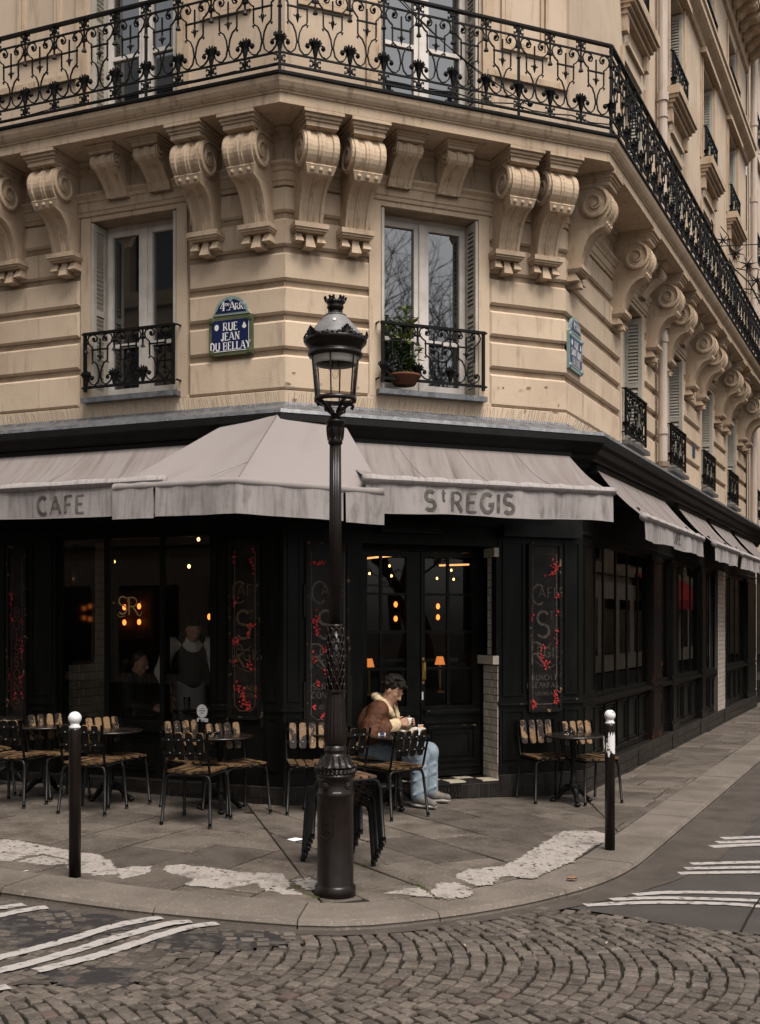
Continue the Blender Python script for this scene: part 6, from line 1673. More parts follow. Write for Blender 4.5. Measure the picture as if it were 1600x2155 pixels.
def table(px, py, label, first=[None]):
    x, y = gp(px, py); 
    if first[0] is None:
        t = empty('bistro_table', label, 'table', (x, y, gz(x)), group='round black bistro tables'); first[0] = t
        mb = MB(); mb.lathe([(.275, TH - .022), (.287, TH - .018), (.290, TH - .009), (.286, TH - .002), (.27, TH), (.001, TH)], 40); lpart('table_top', mb, M['tabletop'], t, True)
        mb = MB(); mb.lathe([(.05, .16), (.048, .18), (.032, .20), (.04, .22), (.03, .235), (.026, .30), (.026, .56), (.04, .575), (.03, .60), (.06, .63), (.09, TH - .022)], 16); lpart('column', mb, M['chairiron'], t, True)
        for i in range(3):
            a = 2 * PI * i / 3 - PI / 2 + .1; mb = MB()
            pl = [(.03, .155), (.07, .15), (.11, .115), (.15, .06), (.19, .035), (.215, .03)]
            mb.tube([(r * math.cos(a), r * math.sin(a), z) for r, z in pl], [.03, .034, .027, .02, .018, .012], 8)
            mb.sphere((.205 * math.cos(a), .205 * math.sin(a), .02), .026, 8, 6, (1.2, 1.2, .75))
            mb.tube([(.05 * math.cos(a), .05 * math.sin(a), .18), (.12 * math.cos(a), .12 * math.sin(a), .13), (.17 * math.cos(a), .17 * math.sin(a), .06)], [.012, .016, .008], 6)
            lpart('claw_foot', mb, M['chairiron'], t, True)
    else:
        t = copy_tree(first[0]); t.location = (x, y, gz(x)); t.rotation_euler.z = random.uniform(-.5, .5); t['label'] = label
    return t
t_man = table(840, 1700, 'round black table with cigarette packet and book in front of the seated man')
t_ash = table(464, 1706, 'round black table with a glass ashtray left of the street lamp')
t_r = table(1207, 1691, 'round black table with a glass ashtray next to the right hand bollard')
table(232, 1690, 'round black table behind and right of the left bollard, nothing on it')
table(93, 1676, 'round black table at the far left behind the chair cut by the edge')
table(8, 1652, 'round black table in the far left corner below the BOISSONS panel')
table(690, 1690, 'round black table largely hidden behind the street lamp')
def ashtray(t, dx, dy, label):
    mb = MB(); mb.lathe([(.03, .0), (.052, .0), (.056, .04), (.050, .04), (.046, .008), (.0, .008)], 18); o = mb.build('ashtray', M['lampglass'], smooth=True); o.location = (t.location.x + dx, t.location.y + dy, t.location.z + TH + .001); o['label'] = label; o['category'] = 'ashtray'
ashtray(t_ash, -.05, -.05, 'clear glass ashtray on the table left of the street lamp'); ashtray(t_r, -.04, .0, 'clear glass ashtray on the right hand table'); ashtray(t_man, -.04, -.02, 'clear glass ashtray on the table of the seated man')
def item(name, label, cat, loc, rz=0): return empty(name, label, cat, loc, rz)
tx, ty, tz = t_man.location
p = item('cigarette_packet', 'open white cigarette packet with orange filter tips on the table of the man', 'cigarettes', (tx + .20, ty + .02, tz + TH + .001), .2)
mb = MB(); mb.box(-.028, .028, -.012, .012, 0, .07); lpart('packet', mb, M['sticker'], p)
mb = MB()
for i in range(5): mb.tube([(-.02 + i * .01, 0, .07), (-.02 + i * .01, 0, .088)], .0042, 6)
lpart('filter_tips', mb, M['orange'], p)
mb = MB()
for i in range(4): mb.tube([(-.02 + i * .013, .004, .07), (-.02 + i * .013, .004, .098)], .0046, 6)
lpart('paper_ends', mb, M['sticker'], p)
p = item('cigarette_packet', 'flat white cigarette packet lying on the left part of the man’s table'.replace('’', "'"), 'cigarettes', (tx - .17, ty + .02, tz + TH + .001), .15)
mb = MB(); mb.box(-.045, .045, -.03, .03, 0, .022); lpart('packet', mb, M['sticker'], p)
mb = MB(); mb.box(-.01, .03, -.032, .032, .004, .026); lpart('packet_band', mb, M['enamel2'], p)
p = item('open_book', 'open pale notebook tilted on the table under the hands of the man', 'book', (tx + .10, ty + .13, tz + TH + .002), .25)
for s in (-1, 1):
    mb = MB(); pts = [[(s * (.004 + .13 * i / 6), y, .012 + .022 * math.sin(PI * min(1, i / 5)) + .045 * (i / 6) * (1 if s > 0 else .1)) for y in (-.09, .09)] for i in range(7)]
    pts2 = [[(x, y, z - .010) for x, y, z in r] for r in pts]; mb.grid(pts); mb.grid(pts2[::-1]); lpart('pages', mb, M['bookp'], p)
STOOL_SLAT = rslat(.066, .40, .016).mesh('slat', M['stoolwood'])
def stool_parts(t):
    for y0, y1 in ((-.13, -.185), (.13, .185)):
        mb = MB(); mb.tube([(-.190, y1 * .92, 0), (-.175, y0 * 1.12, .37), (-.16, y0 * 1.03, .415), (-.12, y0, .432), (.12, y0, .432), (.16, y0 * 1.03, .415), (.175, y0 * 1.12, .37), (.190, y1 * .92, 0)], .0145, 8)
        for sx in (-1, 1): mb.tube([(sx * .190, y1 * .92, 0), (sx * .1885, y1 * .915, .04)], .018, 8)
        lpart('leg_hoop', mb, M['chairiron'], t, True)
    mb = MB()
    for sx in (-1, 1): mb.tube([(sx * .13, -.13, .432), (sx * .13, .13, .432)], .009, 6)
    lpart('seat_rails', mb, M['chairiron'], t)
    for i in range(5):
        o = lpart('slat', STOOL_SLAT, None, t); o.location = (-.13 + .065 * i, -.14, .450); o.rotation_euler = (-PI / 2, 0, 0); o.scale = (.84, 1, .70)
sp = empty('slatted_stool', 'x', 'stool', group='stools stacked behind the street lamp'); stool_parts(sp)
nm_ = ['lowest', 'second from the bottom', 'third from the bottom', 'fourth from the bottom', 'fifth from the bottom', 'sixth from the bottom', 'topmost']
for i in range(7):
    o = sp if i == 0 else copy_tree(sp)
    o.location = (-.295 + .012 * i, 7.99 - .020 * i, gz(-.28) + .031 * i); o.rotation_euler = (0, 0, R_(30) + random.uniform(-.03, .03)); o['label'] = 'slatted black stool, %s of the stack behind the street lamp' % nm_[i]; o['category'] = 'stool'

# ================================================================== POTTED PLANT, STAR DECORATION
def plant():
    u, _ = fu(FC, 853, 800, .02); z0 = 4.062; t = empty('potted_plant', 'leafy green plant in a terracotta bowl behind the railing of the window sill', 'plant', FC.p(u, .0, z0))
    mb = MB(); mb.lathe([(.105, 0), (.15, .075), (.162, .08), (.162, .10), (.14, .10), (.13, .07)], 20); lpart('pot', mb, M['terracotta'], t, True)
    st, lf, yl = MB(), MB(), MB(); rr = random.Random(3)
    for k in range(22):
        a = rr.random() * 6.28; h = rr.uniform(.2, .60) if k > 2 else .70; lean = rr.uniform(.03, .20)
        pl = [(lean * math.cos(a) * s, lean * math.sin(a) * s * .6, .08 + h * s) for s in (0, .35, .7, 1)]; st.tube(pl, .005, 4)
        for i in range(26):
            s = rr.uniform(.12, 1); c = (lean * math.cos(a) * s, lean * math.sin(a) * s * .6, .08 + h * s)
            b = rr.random() * 6.28; L_ = rr.uniform(.05, .10); L_ *= 1.25; el = rr.uniform(-.3, .8); d = Vector((math.cos(b) * math.cos(el), math.sin(b) * math.cos(el) * .8, math.sin(el))); sd_ = d.cross(Vector((0, 0, 1))).normalized() * L_ * .24
            c = Vector(c); q = [c, c + d * L_ * .45 + sd_, c + d * L_ + Vector((0, 0, -.012)), c + d * L_ * .45 - sd_]
            (yl if (c.z > .42 and rr.random() < .85) else lf).add(q, [(0, 1, 2, 3)])
    for k in range(34):
        a = rr.random() * 6.28; d = Vector((math.cos(a), math.sin(a) * .5, 0)) * rr.uniform(.6, 1.1); p0 = Vector((0, 0, .09)); w_2 = Vector((-d.y, d.x, 0)) * .008
        lf.grid([[p0 + d * .20 * s + Vector((0, 0, .22 * s - .22 * s * s)) + w_2 * (1 - s * .9), p0 + d * .20 * s + Vector((0, 0, .22 * s - .22 * s * s)) - w_2 * (1 - s * .9)] for s in (0, .3, .6, .85, 1)])
    lpart('stems', st, M['leaf'], t); lpart('foliage', lf, M['leaf'], t, kind='stuff'); lpart('young_leaves', yl, M['leafy'], t, kind='stuff')
plant()
def stars():
    u, z = 5.6, 6.75
    t = empty('hanging_star_light', 'dark wire comet of stars hung on a cable from the right hand balcony', 'decoration', FR.p(6.6, 1.2, 7.0))
    us_ = fu(FR, 1460, 525, .56)[0]; c0 = Vector(FR.p(us_, .56, 6.80)); c1 = Vector(FR.p(us_ + .3, 5.2, 6.6))
    mb = MB(); mb.tube([c0.lerp(c1, i / 12) + Vector((0, 0, -.05 * math.sin(PI * i / 12))) for i in range(13)], .007, 5); mb.build('support_cable', M['iron'], t)
    o = c0.lerp(c1, .075); ux = (c1 - c0).normalized(); 
    def P(a, b): return o + ux * a + Vector((0, 0, b))
    mb = MB(); mb.tube([P(-.12, .35), P(-.1, .28), P(-.11, -.02), P(-.02, -.16), P(.15, -.30), P(.36, -.52), P(.52, -.85), P(.62, -1.2)], .010, 5)
    mb.tube([P(.0, .25), P(.10, .12), P(.13, -.1)], .007, 5); mb.tube([P(.2, -.32), P(.33, -.36), P(.42, -.5), P(.38, -.68), P(.25, -.6)], .008, 5); mb.tube([P(.3, -.6), P(.42, -.62), P(.5, -.8)], .008, 5)
    mb.build('wire_tail', M['iron'], t)
    for a, b, r in ((.03, .06, .12), (.20, -.12, .13), (.34, -.28, .15), (.46, -.50, .15), (.52, -.72, .13), (.58, -.95, .11), (-.04, -.08, .07)):
        mb = MB()
        for k in range(7):
            an = 2 * PI * k / 7 + a * 3; mb.tube([P(a, b), P(a + r * math.cos(an), b + r * math.sin(an)) + Vector(FR.d + (0,)) * .05 * math.sin(k * 2.1)], [.014, .001], 4)
        mb.build('star', M['iron'], t)
stars()

# ================================================================== PEOPLE (smooth implicit bodies)
def blob_mesh(name, prims, res, mat):
    ext = []
    for p in prims:
        if p[0] == 'c': r = max(p[3], p[4]) + .03; a, b = np.array(p[1]), np.array(p[2]); ext += [np.minimum(a, b) - r, np.maximum(a, b) + r]
        else: r = max(p[2]) * 1.2 + .03; a = np.array(p[1]); ext += [a - r, a + r]
    ext = np.array(ext); lo = ext.min(0); hi = ext.max(0)
    n = np.ceil((hi - lo) / res).astype(int) + 2
    F_ = np.full(n, .5, dtype=np.float32)
    ax = [lo[i] + res * np.arange(n[i]) for i in range(3)]
    for p in prims:
        k = p[-1]
        if p[0] == 'c':
            a, b, ra, rb = np.array(p[1], float), np.array(p[2], float), p[3], p[4]; pad = max(ra, rb) + k + 2.5 * res; l_, h_ = np.minimum(a, b) - pad, np.maximum(a, b) + pad
        else:
            a = np.array(p[1], float); rad = np.array(p[2], float); Rm = np.array(p[3]) if p[3] is not None else np.eye(3); pad = max(rad) + k + 2.5 * res; l_, h_ = a - pad, a + pad
        i0 = np.maximum(((l_ - lo) / res).astype(int), 0); i1 = np.minimum(((h_ - lo) / res).astype(int) + 2, n)
        X, Y, Z = np.meshgrid(ax[0][i0[0]:i1[0]], ax[1][i0[1]:i1[1]], ax[2][i0[2]:i1[2]], indexing='ij')
        Q = np.stack([X, Y, Z], -1)
        if p[0] == 'c':
            d = b - a; L2 = max(d @ d, 1e-9); t = np.clip(((Q - a) @ d) / L2, 0, 1)
            D_ = np.linalg.norm(Q - a - t[..., None] * d, axis=-1) - (ra + (rb - ra) * t)
        else:
            q = (Q - a) @ Rm; k0 = np.linalg.norm(q / rad, axis=-1); k1 = np.linalg.norm(q / (rad * rad), axis=-1) + 1e-9
            D_ = k0 * (k0 - 1) / k1
        S = F_[i0[0]:i1[0], i0[1]:i1[1], i0[2]:i1[2]]
        h = np.clip(.5 + .5 * (S - D_) / max(k, 1e-6), 0, 1)
        F_[i0[0]:i1[0], i0[1]:i1[1], i0[2]:i1[2]] = (S * (1 - h) + D_ * h) - k * h * (1 - h)
    neg = F_ < 0; c = np.zeros(np.array(n) - 1, dtype=np.int8)
    offs = [(i, j, k) for i in (0, 1) for j in (0, 1) for k in (0, 1)]
    sl = lambda A, o: A[o[0]:n[0] - 1 + o[0], o[1]:n[1] - 1 + o[1], o[2]:n[2] - 1 + o[2]]
    for o in offs: c += sl(neg, o)
    act = (c > 0) & (c < 8); idx = -np.ones(act.shape, dtype=np.int64); I = np.argwhere(act); idx[act] = np.arange(len(I))
    acc = np.zeros((len(I), 3)); cnt = np.zeros(len(I))
    for a in offs:
        for d in range(3):
            if a[d] == 1: continue
            b = list(a); b[d] = 1
            fa = F_[I[:, 0] + a[0], I[:, 1] + a[1], I[:, 2] + a[2]]; fb = F_[I[:, 0] + b[0], I[:, 1] + b[1], I[:, 2] + b[2]]
            m = (fa < 0) != (fb < 0); t = np.where(m, fa / np.where(m, fa - fb, 1), 0)
            pt = np.tile(np.array(a, float), (len(I), 1)); pt[:, d] = t; acc += np.where(m[:, None], pt, 0); cnt += m
    V = lo + res * (I + acc / cnt[:, None])
    faces = []
    for d in range(3):
        e1_, e2_ = (d + 1) % 3, (d + 2) % 3
        s0 = [slice(1, n[i] - 1) for i in range(3)]; s0[d] = slice(0, n[d] - 1); s1 = list(s0); s1[d] = slice(1, n[d])
        m = neg[tuple(s0)] != neg[tuple(s1)]; W = np.argwhere(m); sg = neg[tuple(s0)][m]
        for i in range(3):
            if i != d: W[:, i] += 1
        def cell(o1, o2): q = W.copy(); q[:, e1_] -= o1; q[:, e2_] -= o2; return idx[q[:, 0], q[:, 1], q[:, 2]]
        f = np.stack([cell(0, 0), cell(1, 0), cell(1, 1), cell(0, 1)], 1); f[~sg] = f[~sg][:, ::-1]; faces.append(f)
    fs = np.concatenate(faces); fs = fs[(fs >= 0).all(1)]
    me = bpy.data.meshes.new(name); me.from_pydata(V.tolist(), [], fs.tolist()); me.polygons.foreach_set('use_smooth', [True] * len(me.polygons)); me.materials.append(M[mat]); me.update(); return me
V3 = lambda *a: Vector(a)
def hand(w, d, lat, n, curl=.5, th=1):  # wrist, direction, towards the thumb, palm side
    w, d, lat, n = Vector(w), Vector(d).normalized(), Vector(lat).normalized(), Vector(n).normalized(); P = []
    for o in (-.022, 0, .022): P.append(('c', w, w + d * .075 + lat * o, .017, .0135, .012))
    for o, L_ in ((.030, .064), (.011, .072), (-.009, .067), (-.028, .052)):
        b = w + d * .078 + lat * o; a1 = curl * .7; a2 = curl * 1.7; a3 = curl * 2.4
        p1 = b + (d * math.cos(a1) + n * math.sin(a1)) * L_ * .5; p2 = p1 + (d * math.cos(a2) + n * math.sin(a2)) * L_ * .32; p3 = p2 + (d * math.cos(a3) + n * math.sin(a3)) * L_ * .24
        P += [('c', b, p1, .0095, .0088, .004), ('c', p1, p2, .0088, .0080, .003), ('c', p2, p3, .0080, .0068, .003)]
    b = w + d * .022 + lat * .022; p1 = b + (d * .55 + lat * .75 + n * .35).normalized() * .042; p2 = p1 + (d * .9 + lat * .05 + n * .55).normalized() * .034
    P += [('c', b, p1, .0135, .0105, .006), ('c', p1, p2, .0105, .0078, .004)]
    return [(p[0], tuple(p[1]), tuple(p[2]), *p[3:]) for p in P]
def head_prims(C, f, up, big=1.0):
    f = Vector(f).normalized(); up = Vector(up); up = (up - f * up.dot(f)).normalized(); l = up.cross(f); Rm = [[f[i], l[i], up[i]] for i in range(3)]; C = Vector(C)
    q = lambda x, y, z: tuple(C + (f * x + l * y + up * z) * big)
    E = lambda c, r, k: ('e', q(*c), tuple(a * big for a in r), Rm, k)
    P = [E((-.012, 0, .035), (.092, .072, .085), .01), E((.03, 0, -.035), (.058, .056, .08), .03), E((.052, 0, -.085), (.032, .034, .028), .02), E((0, 0, -.06), (.05, .052, .045), .03),
         ('c', q(.084, -.03, .022), q(.084, .03, .022), .012, .012, .012), ('c', q(.088, 0, .012), q(.107, 0, -.030), .008, .0125, .008), ('c', q(.09, -.011, -.034), q(.09, .011, -.034), .009, .009, .006),
         ('c', q(.078, -.018, -.066), q(.078, .018, -.066), .009, .009, .008), E((-.005, .072, -.012), (.018, .010, .030), .006), E((-.005, -.072, -.012), (.018, .010, .030), .006), E((.055, .034, -.015), (.02, .02, .02), .012), E((.055, -.034, -.015), (.02, .02, .02), .012)]
    return P, q
def face_bits(t, q, hairm, big=1.0):
    for s in (-1, 1):
        mb = MB(); mb.tube([q(.082, s * .016, .026), q(.088, s * .030, .031), q(.074, s * .048, .026)], [.003 * big, .0045 * big, .002 * big], 5); lpart('eyebrow', mb, M[hairm], t)
        mb = MB(); mb.sphere(q(.0705, s * .031, .003), .0112 * big, 8, 6); lpart('eye', mb, M['skin'], t, True)
        mb = MB(); mb.sphere(q(.081, s * .031, .0025), .0055 * big, 6, 5); lpart('iris', mb, M['hair'], t, True)
        mb = MB(); mb.tube([q(.083, s * .018, .006), q(.0865, s * .030, .010), q(.078, s * .044, .005)], .0032 * big, 5); lpart('eyelid', mb, M['skin'], t)
    mb = MB(); mb.tube([q(.083, -.020, -.066), q(.091, -.008, -.063), q(.0915, .008, -.063), q(.083, .020, -.066)], .004 * big, 5); mb.tube([q(.083, -.015, -.073), q(.090, 0, -.074), q(.083, .015, -.073)], .0045 * big, 5); lpart('lips', mb, M['lips'], t, True)
def limb(a, b, c, ra, rb, rc_, k=.02): return [('c', a, b, ra, rb, k), ('c', b, c, rb, rc_, k)]
# ---- the seated man
man = empty('person', 'seated person in brown jacket with cream collar and pale jeans, holding a small cup', 'person', (MANX, MANY, gz(MANX)), R_(-10))
hipR, hipL = (0, -.10, .50), (0, .10, .50); knR, knL = (.45, -.17, .455), (.50, .10, .47); anR, anL = (.45, -.20, .085), (.51, .12, .085)
pel, che, shc = (.0, 0, .52), (.05, 0, .74), (.08, 0, .87)
shR, shL = (.07, -.185, .885), (.10, .185, .885); elR, elL = (.00, -.265, .655), (.11, .27, .66); wrR, wrL = (.225, -.165, .755), (.30, .10, .745)
HC = (.175, -.01, 1.055); hf = (.80, -.25, -.52); hu = (.5, 0, .85)
hp, q = head_prims(HC, hf, hu)
body = hp + [('c', (.075, 0, .90), (.135, 0, 1.0), .055, .05, .03), ('c', pel, che, .12, .12, .05), ('c', che, shc, .12, .10, .05), ('c', shR, shL, .06, .06, .05)]
body += limb(shR, elR, wrR, .05, .042, .028) + limb(shL, elL, wrL, .05, .042, .028) + limb(hipR, knR, anR, .08, .058, .04) + limb(hipL, knL, anL, .08, .058, .04)
body += hand(wrR, (.80, .18, .18), (-.15, .1, .98), (.05, 1, -.1), .62) + hand(wrL, (.7, -.62, .12), (-.2, .2, .95), (-.5, -.75, .1), .55)
lpart('body', blob_mesh('body', body, .0065, 'skin'), None, man)
face_bits(man, q, 'hair')
jac = [('c', (-.02, 0, .56), (.02, 0, .68), .165, .165, .05), ('c', (.02, 0, .68), (.06, 0, .83), .165, .14, .06), ('c', (.05, -.12, .85), (.06, .12, .85), .095, .095, .05), ('e', (-.05, 0, .74), (.12, .17, .16), None, .05)]
jac += limb(shR, elR, tuple(Vector(elR).lerp(Vector(wrR), .78)), .095, .078, .060, .045) + limb(shL, elL, tuple(Vector(elL).lerp(Vector(wrL), .78)), .095, .078, .060, .045)
for i in range(5):
    p_ = Vector(shR).lerp(Vector(elR), .2 + .17 * i); jac.append(('c', tuple(p_ + Vector((.06, -.055, .02))), tuple(p_ + Vector((-.06, -.06, -.02))), .016, .010, .018))
for i in range(4):
    p_ = Vector(elR).lerp(Vector(wrR), .1 + .17 * i); jac.append(('c', tuple(p_ + Vector((.0, -.05, .05))), tuple(p_ + Vector((.03, -.045, -.055))), .014, .010, .018))
jac += [('c', (.0, -.26, .70), (.05, -.28, .67), .05, .04, .03), ('c', (.04, -.235, .78), (-.02, -.25, .76), .055, .05, .03), ('c', (.12, -.10, .68), (.17, .06, .66), .045, .045, .04)]
lpart('jacket', blob_mesh('jacket', jac, .0085, 'suede'), None, man)
hem = [('c', (-.13, -.10, .535), (.09, -.13, .545), .035, .035, .02), ('c', (-.13, -.10, .535), (-.13, .10, .535), .04, .04, .02)]
lpart('jacket_lining', blob_mesh('jacket_lining', hem, .009, 'shear'), None, man)
col = []
ring = [(.19, -.045, .80), (.155, -.095, .87), (.10, -.11, .945), (.045, -.095, .985), (.01, -.045, 1.0), (.01, .045, 1.0), (.045, .095, .985), (.11, .11, .945), (.17, .095, .87), (.215, .05, .80)]
rad = [.018, .036, .040, .036, .034, .034, .036, .040, .036, .018]
for a, b, r0, r1 in zip(ring, ring[1:], rad, rad[1:]): col.append(('c', a, b, r0, r1, .012))
col += [('c', (.185, -.075, .83), (.12, -.135, .90), .022, .03, .02), ('c', (.205, .075, .83), (.13, .13, .90), .022, .03, .02)]
lpart('shearling_collar', blob_mesh('shearling_collar', col, .0075, 'shear'), None, man)
for e, w in ((elR, wrR), (elL, wrL)):
    a, b = Vector(e).lerp(Vector(w), .74), Vector(e).lerp(Vector(w), 1.0)
    lpart('shearling_cuff', blob_mesh('shearling_cuff', [('c', tuple(a), tuple(b), .060, .054, .01), ('c', tuple(a + Vector((0, 0, -.02))), tuple(b + Vector((0, 0, -.015))), .045, .045, .02)], .008, 'shear'), None, man)
    a, b = Vector(e).lerp(Vector(w), .68), Vector(e).lerp(Vector(w), .73)
    lpart('cuff_strap', blob_mesh('cuff_strap', [('c', tuple(a), tuple(b), .060, .060, .01)], .009, 'leather'), None, man)
mb = MB(); mb.tube([(.205, -.06, .79), (.215, -.03, .72), (.20, -.02, .64), (.17, -.02, .58)], .010, 6); mb.tube([(.03, -.215, .955), (-.035, -.225, .90), (-.06, -.22, .84)], .007, 5); lpart('leather_trim', mb, M['leather'], man, True)
jea = [('c', (-.04, 0, .50), (.04, 0, .50), .145, .14, .05)] + limb(hipR, knR, (.45, -.20, .11), .105, .088, .078, .04) + limb(hipL, knL, (.51, .12, .11), .105, .088, .078, .04)
for i in (1, 2, 4, 7, 8):
    t_ = .12 + .1 * i + random.uniform(-.03, .03); ctr = Vector(knR).lerp(Vector((.45, -.20, .11)), t_); c2_ = Vector(knL).lerp(Vector((.51, .12, .11)), t_ + .03); sg_ = (-1) ** i
    jea += [('c', tuple(ctr + Vector((.062, -.05 * sg_, .02))), tuple(ctr + Vector((-.04, -.078 * sg_ - .01, -.025))), .013, .008, .02), ('c', tuple(c2_ + Vector((.06, -.055 * sg_, .02))), tuple(c2_ + Vector((-.03, -.08 * sg_, -.02))), .013, .008, .02)]
for i in range(5):
    p_ = Vector(hipR).lerp(Vector(knR), .2 + .17 * i); jea.append(('c', tuple(p_ + Vector((-.03, -.07, .075))), tuple(p_ + Vector((.05, -.105, -.02))), .014, .008, .02))
lpart('jeans', blob_mesh('jeans', jea, .0085, 'denim'), None, man)
for (x, y, z), an in ((anR, -.55), (anL, -.15)):
    dx, dy = math.cos(an), math.sin(an)
    P = lambda a, b, c: (x + dx * a - dy * b, y + dy * a + dx * b, c)
    sh = [('c', P(-.04, 0, .06), P(.05, 0, .062), .046, .046, .03), ('c', P(.05, 0, .055), P(.17, 0, .042), .046, .036, .03), ('c', P(-.02, 0, .09), P(.02, 0, .10), .045, .042, .03)]
    so = [('e', P(-.035, 0, .016), (.055, .045, .022), None, .02), ('e', P(.06, 0, .016), (.09, .046, .020), None, .03), ('e', P(.15, 0, .018), (.055, .044, .018), None, .03)]
    s_ = lpart('shoe', blob_mesh('shoe', sh, .008, 'shoe'), None, man); lpart('sole', blob_mesh('sole', so, .008, 'sole'), None, s_)
    mb = MB()
    for i in range(4): mb.tube([P(.045 + .025 * i, -.032, .085 - .006 * i), P(.05 + .025 * i, 0, .108 - .009 * i), P(.045 + .025 * i, .032, .085 - .006 * i)], .0045, 5)
    lpart('laces', mb, M['sole'], s_)
rr = random.Random(11); hr = []
f_, u_ = Vector(hf).normalized(), Vector(hu); u_ = (u_ - f_ * u_.dot(f_)).normalized(); l_ = u_.cross(f_)
for i in range(190):
    a, b = rr.uniform(-PI, PI), rr.uniform(-.35, 1.45)
    x, y, z = math.cos(b) * math.cos(a), math.cos(b) * math.sin(a), math.sin(b)
    if x > .35 and z < .45: continue
    if x > .62 and z < .62: continue
    if abs(y) > .6 and x > -.05 and z < .1: continue
    p = Vector(HC) + f_ * (x * .110 - .020) + l_ * y * .098 + u_ * (z * .106 + .038); r = rr.uniform(.013, .024)
    hr.append(('e', tuple(p), (r, r, r * .9), None, .006))
hr.append(('e', tuple(Vector(HC) - f_ * .022 + u_ * .045), (.088, .082, .084), [[f_[i], l_[i], u_[i]] for i in range(3)], .01))
for i in range(10): p = Vector(HC) + f_ * (.075 + rr.uniform(-.01, .01)) + l_ * rr.uniform(-.06, .06) + u_ * rr.uniform(.075, .10); hr.append(('e', tuple(p), (.02, .02, .02), None, .008))
lpart('curly_hair', blob_mesh('curly_hair', hr, .0075, 'hair'), None, man)
Rz = Matrix.Rotation(R_(-10), 4, 'Z'); cupc = Vector((MANX, MANY, gz(MANX))) + Rz @ Vector((.335, -.085, .745))
cup = MB(); cup.lathe([(.018, .0), (.026, .012), (.034, .05), (.035, .062), (.031, .060), (.024, .014), (.001, .010)], 16, cap=False); cup = cup.build('coffee_cup', M['china'], smooth=True); cup.location = cupc; cup['label'] = 'small white coffee cup held in the hand of the seated man'; cup['category'] = 'cup'
# ---- the waiter and the woman behind the left window
def insider(label, px, w, rz, build):
    u, _ = fu(FL, px, 1400, w); x, y, _ = FL.p(u, w, 0); t = empty('person', label, 'person', (x, y, .161), rz); build(t); return t
def waiter(t):
    HCw = (.14, 0, 1.52); hf_ = (.85, 0, -.5); hp, q = head_prims(HCw, hf_, (.4, 0, .9))
    shR, shL, elR, elL, wrR, wrL = (.03, -.20, 1.36), (.03, .20, 1.36), (.04, -.30, 1.10), (.10, .27, 1.10), (.16, -.26, .88), (.30, .16, 1.12)
    hr_, hl_, kr, kl, ar, al = (0, -.10, .90), (0, .10, .90), (.02, -.11, .48), (.02, .11, .48), (0, -.11, .08), (0, .11, .08)
    b = hp + [('c', (.05, 0, 1.38), (.11, 0, 1.47), .055, .05, .03), ('c', (0, 0, .92), (.04, 0, 1.15), .09, .09, .04), ('c', (.04, 0, 1.15), (.04, 0, 1.30), .09, .085, .04)] + limb(shR, elR, wrR, .05, .04, .028) + limb(shL, elL, wrL, .05, .04, .028) + limb(hr_, kr, ar, .08, .055, .04) + limb(hl_, kl, al, .08, .055, .04)
    b += [('c', ar, (.15, -.12, .04), .04, .035, .02), ('c', al, (.15, .12, .04), .04, .035, .02)] + hand(wrR, (.3, 0, -1), (1, .2, .2), (.2, .9, 0), .4) + hand(wrL, (.8, -.3, .1), (0, .2, .95), (.1, -1, 0), .6)
    lpart('body', blob_mesh('body', b, .008, 'skin'), None, t); face_bits(t, q, 'hair')
    lpart('shirt', blob_mesh('shirt', [('c', (.03, 0, .95), (.035, 0, 1.32), .122, .118, .05), ('c', shR, shL, .075, .075, .04)] + limb(shR, elR, tuple(Vector(elR).lerp(Vector(wrR), .9)), .078, .066, .045, .03) + limb(shL, elL, tuple(Vector(elL).lerp(Vector(wrL), .9)), .078, .066, .045, .03) + [('c', (.10, -.03, 1.42), (.10, .03, 1.42), .03, .03, .02)], .010, 'shirt'), None, t)
    lpart('waistcoat', blob_mesh('waistcoat', [('c', (.03, 0, .98), (.04, 0, 1.22), .134, .134, .05), ('c', (.03, -.10, 1.39), (.04, -.06, 1.2), .075, .10, .05), ('c', (.03, .10, 1.39), (.04, .06, 1.2), .075, .10, .05)], .010, 'vest'), None, t)
    lpart('apron', blob_mesh('apron', [('c', (.03, -.04, .93), (.04, -.05, .45), .120, .14, .05), ('c', (.03, .04, .93), (.04, .05, .45), .120, .14, .05)], .012, 'apron'), None, t)
    lpart('hair', blob_mesh('hair', [('e', q(-.03, 0, .05), (.09, .08, .085), None, .01), ('e', q(.02, 0, .09), (.06, .06, .04), None, .03), ('e', q(-.04, 0, .0), (.065, .074, .06), None, .02)], .009, 'hair'), None, t)
wt = insider('standing waiter with white shirt, dark waistcoat and white apron bending behind the left window', 398, -.40, R_(-62), waiter)
cupw = wt.matrix_basis @ Vector((.42, .10, 1.10)); c2 = MB(); c2.lathe([(.028, 0), (.04, .09), (.037, .09), (.025, .005)], 14, cap=False); c2 = c2.build('coffee_cup', M['china'], smooth=True); c2.location = cupw; c2['label'] = 'white cup held by the standing waiter behind the window'; c2['category'] = 'cup'
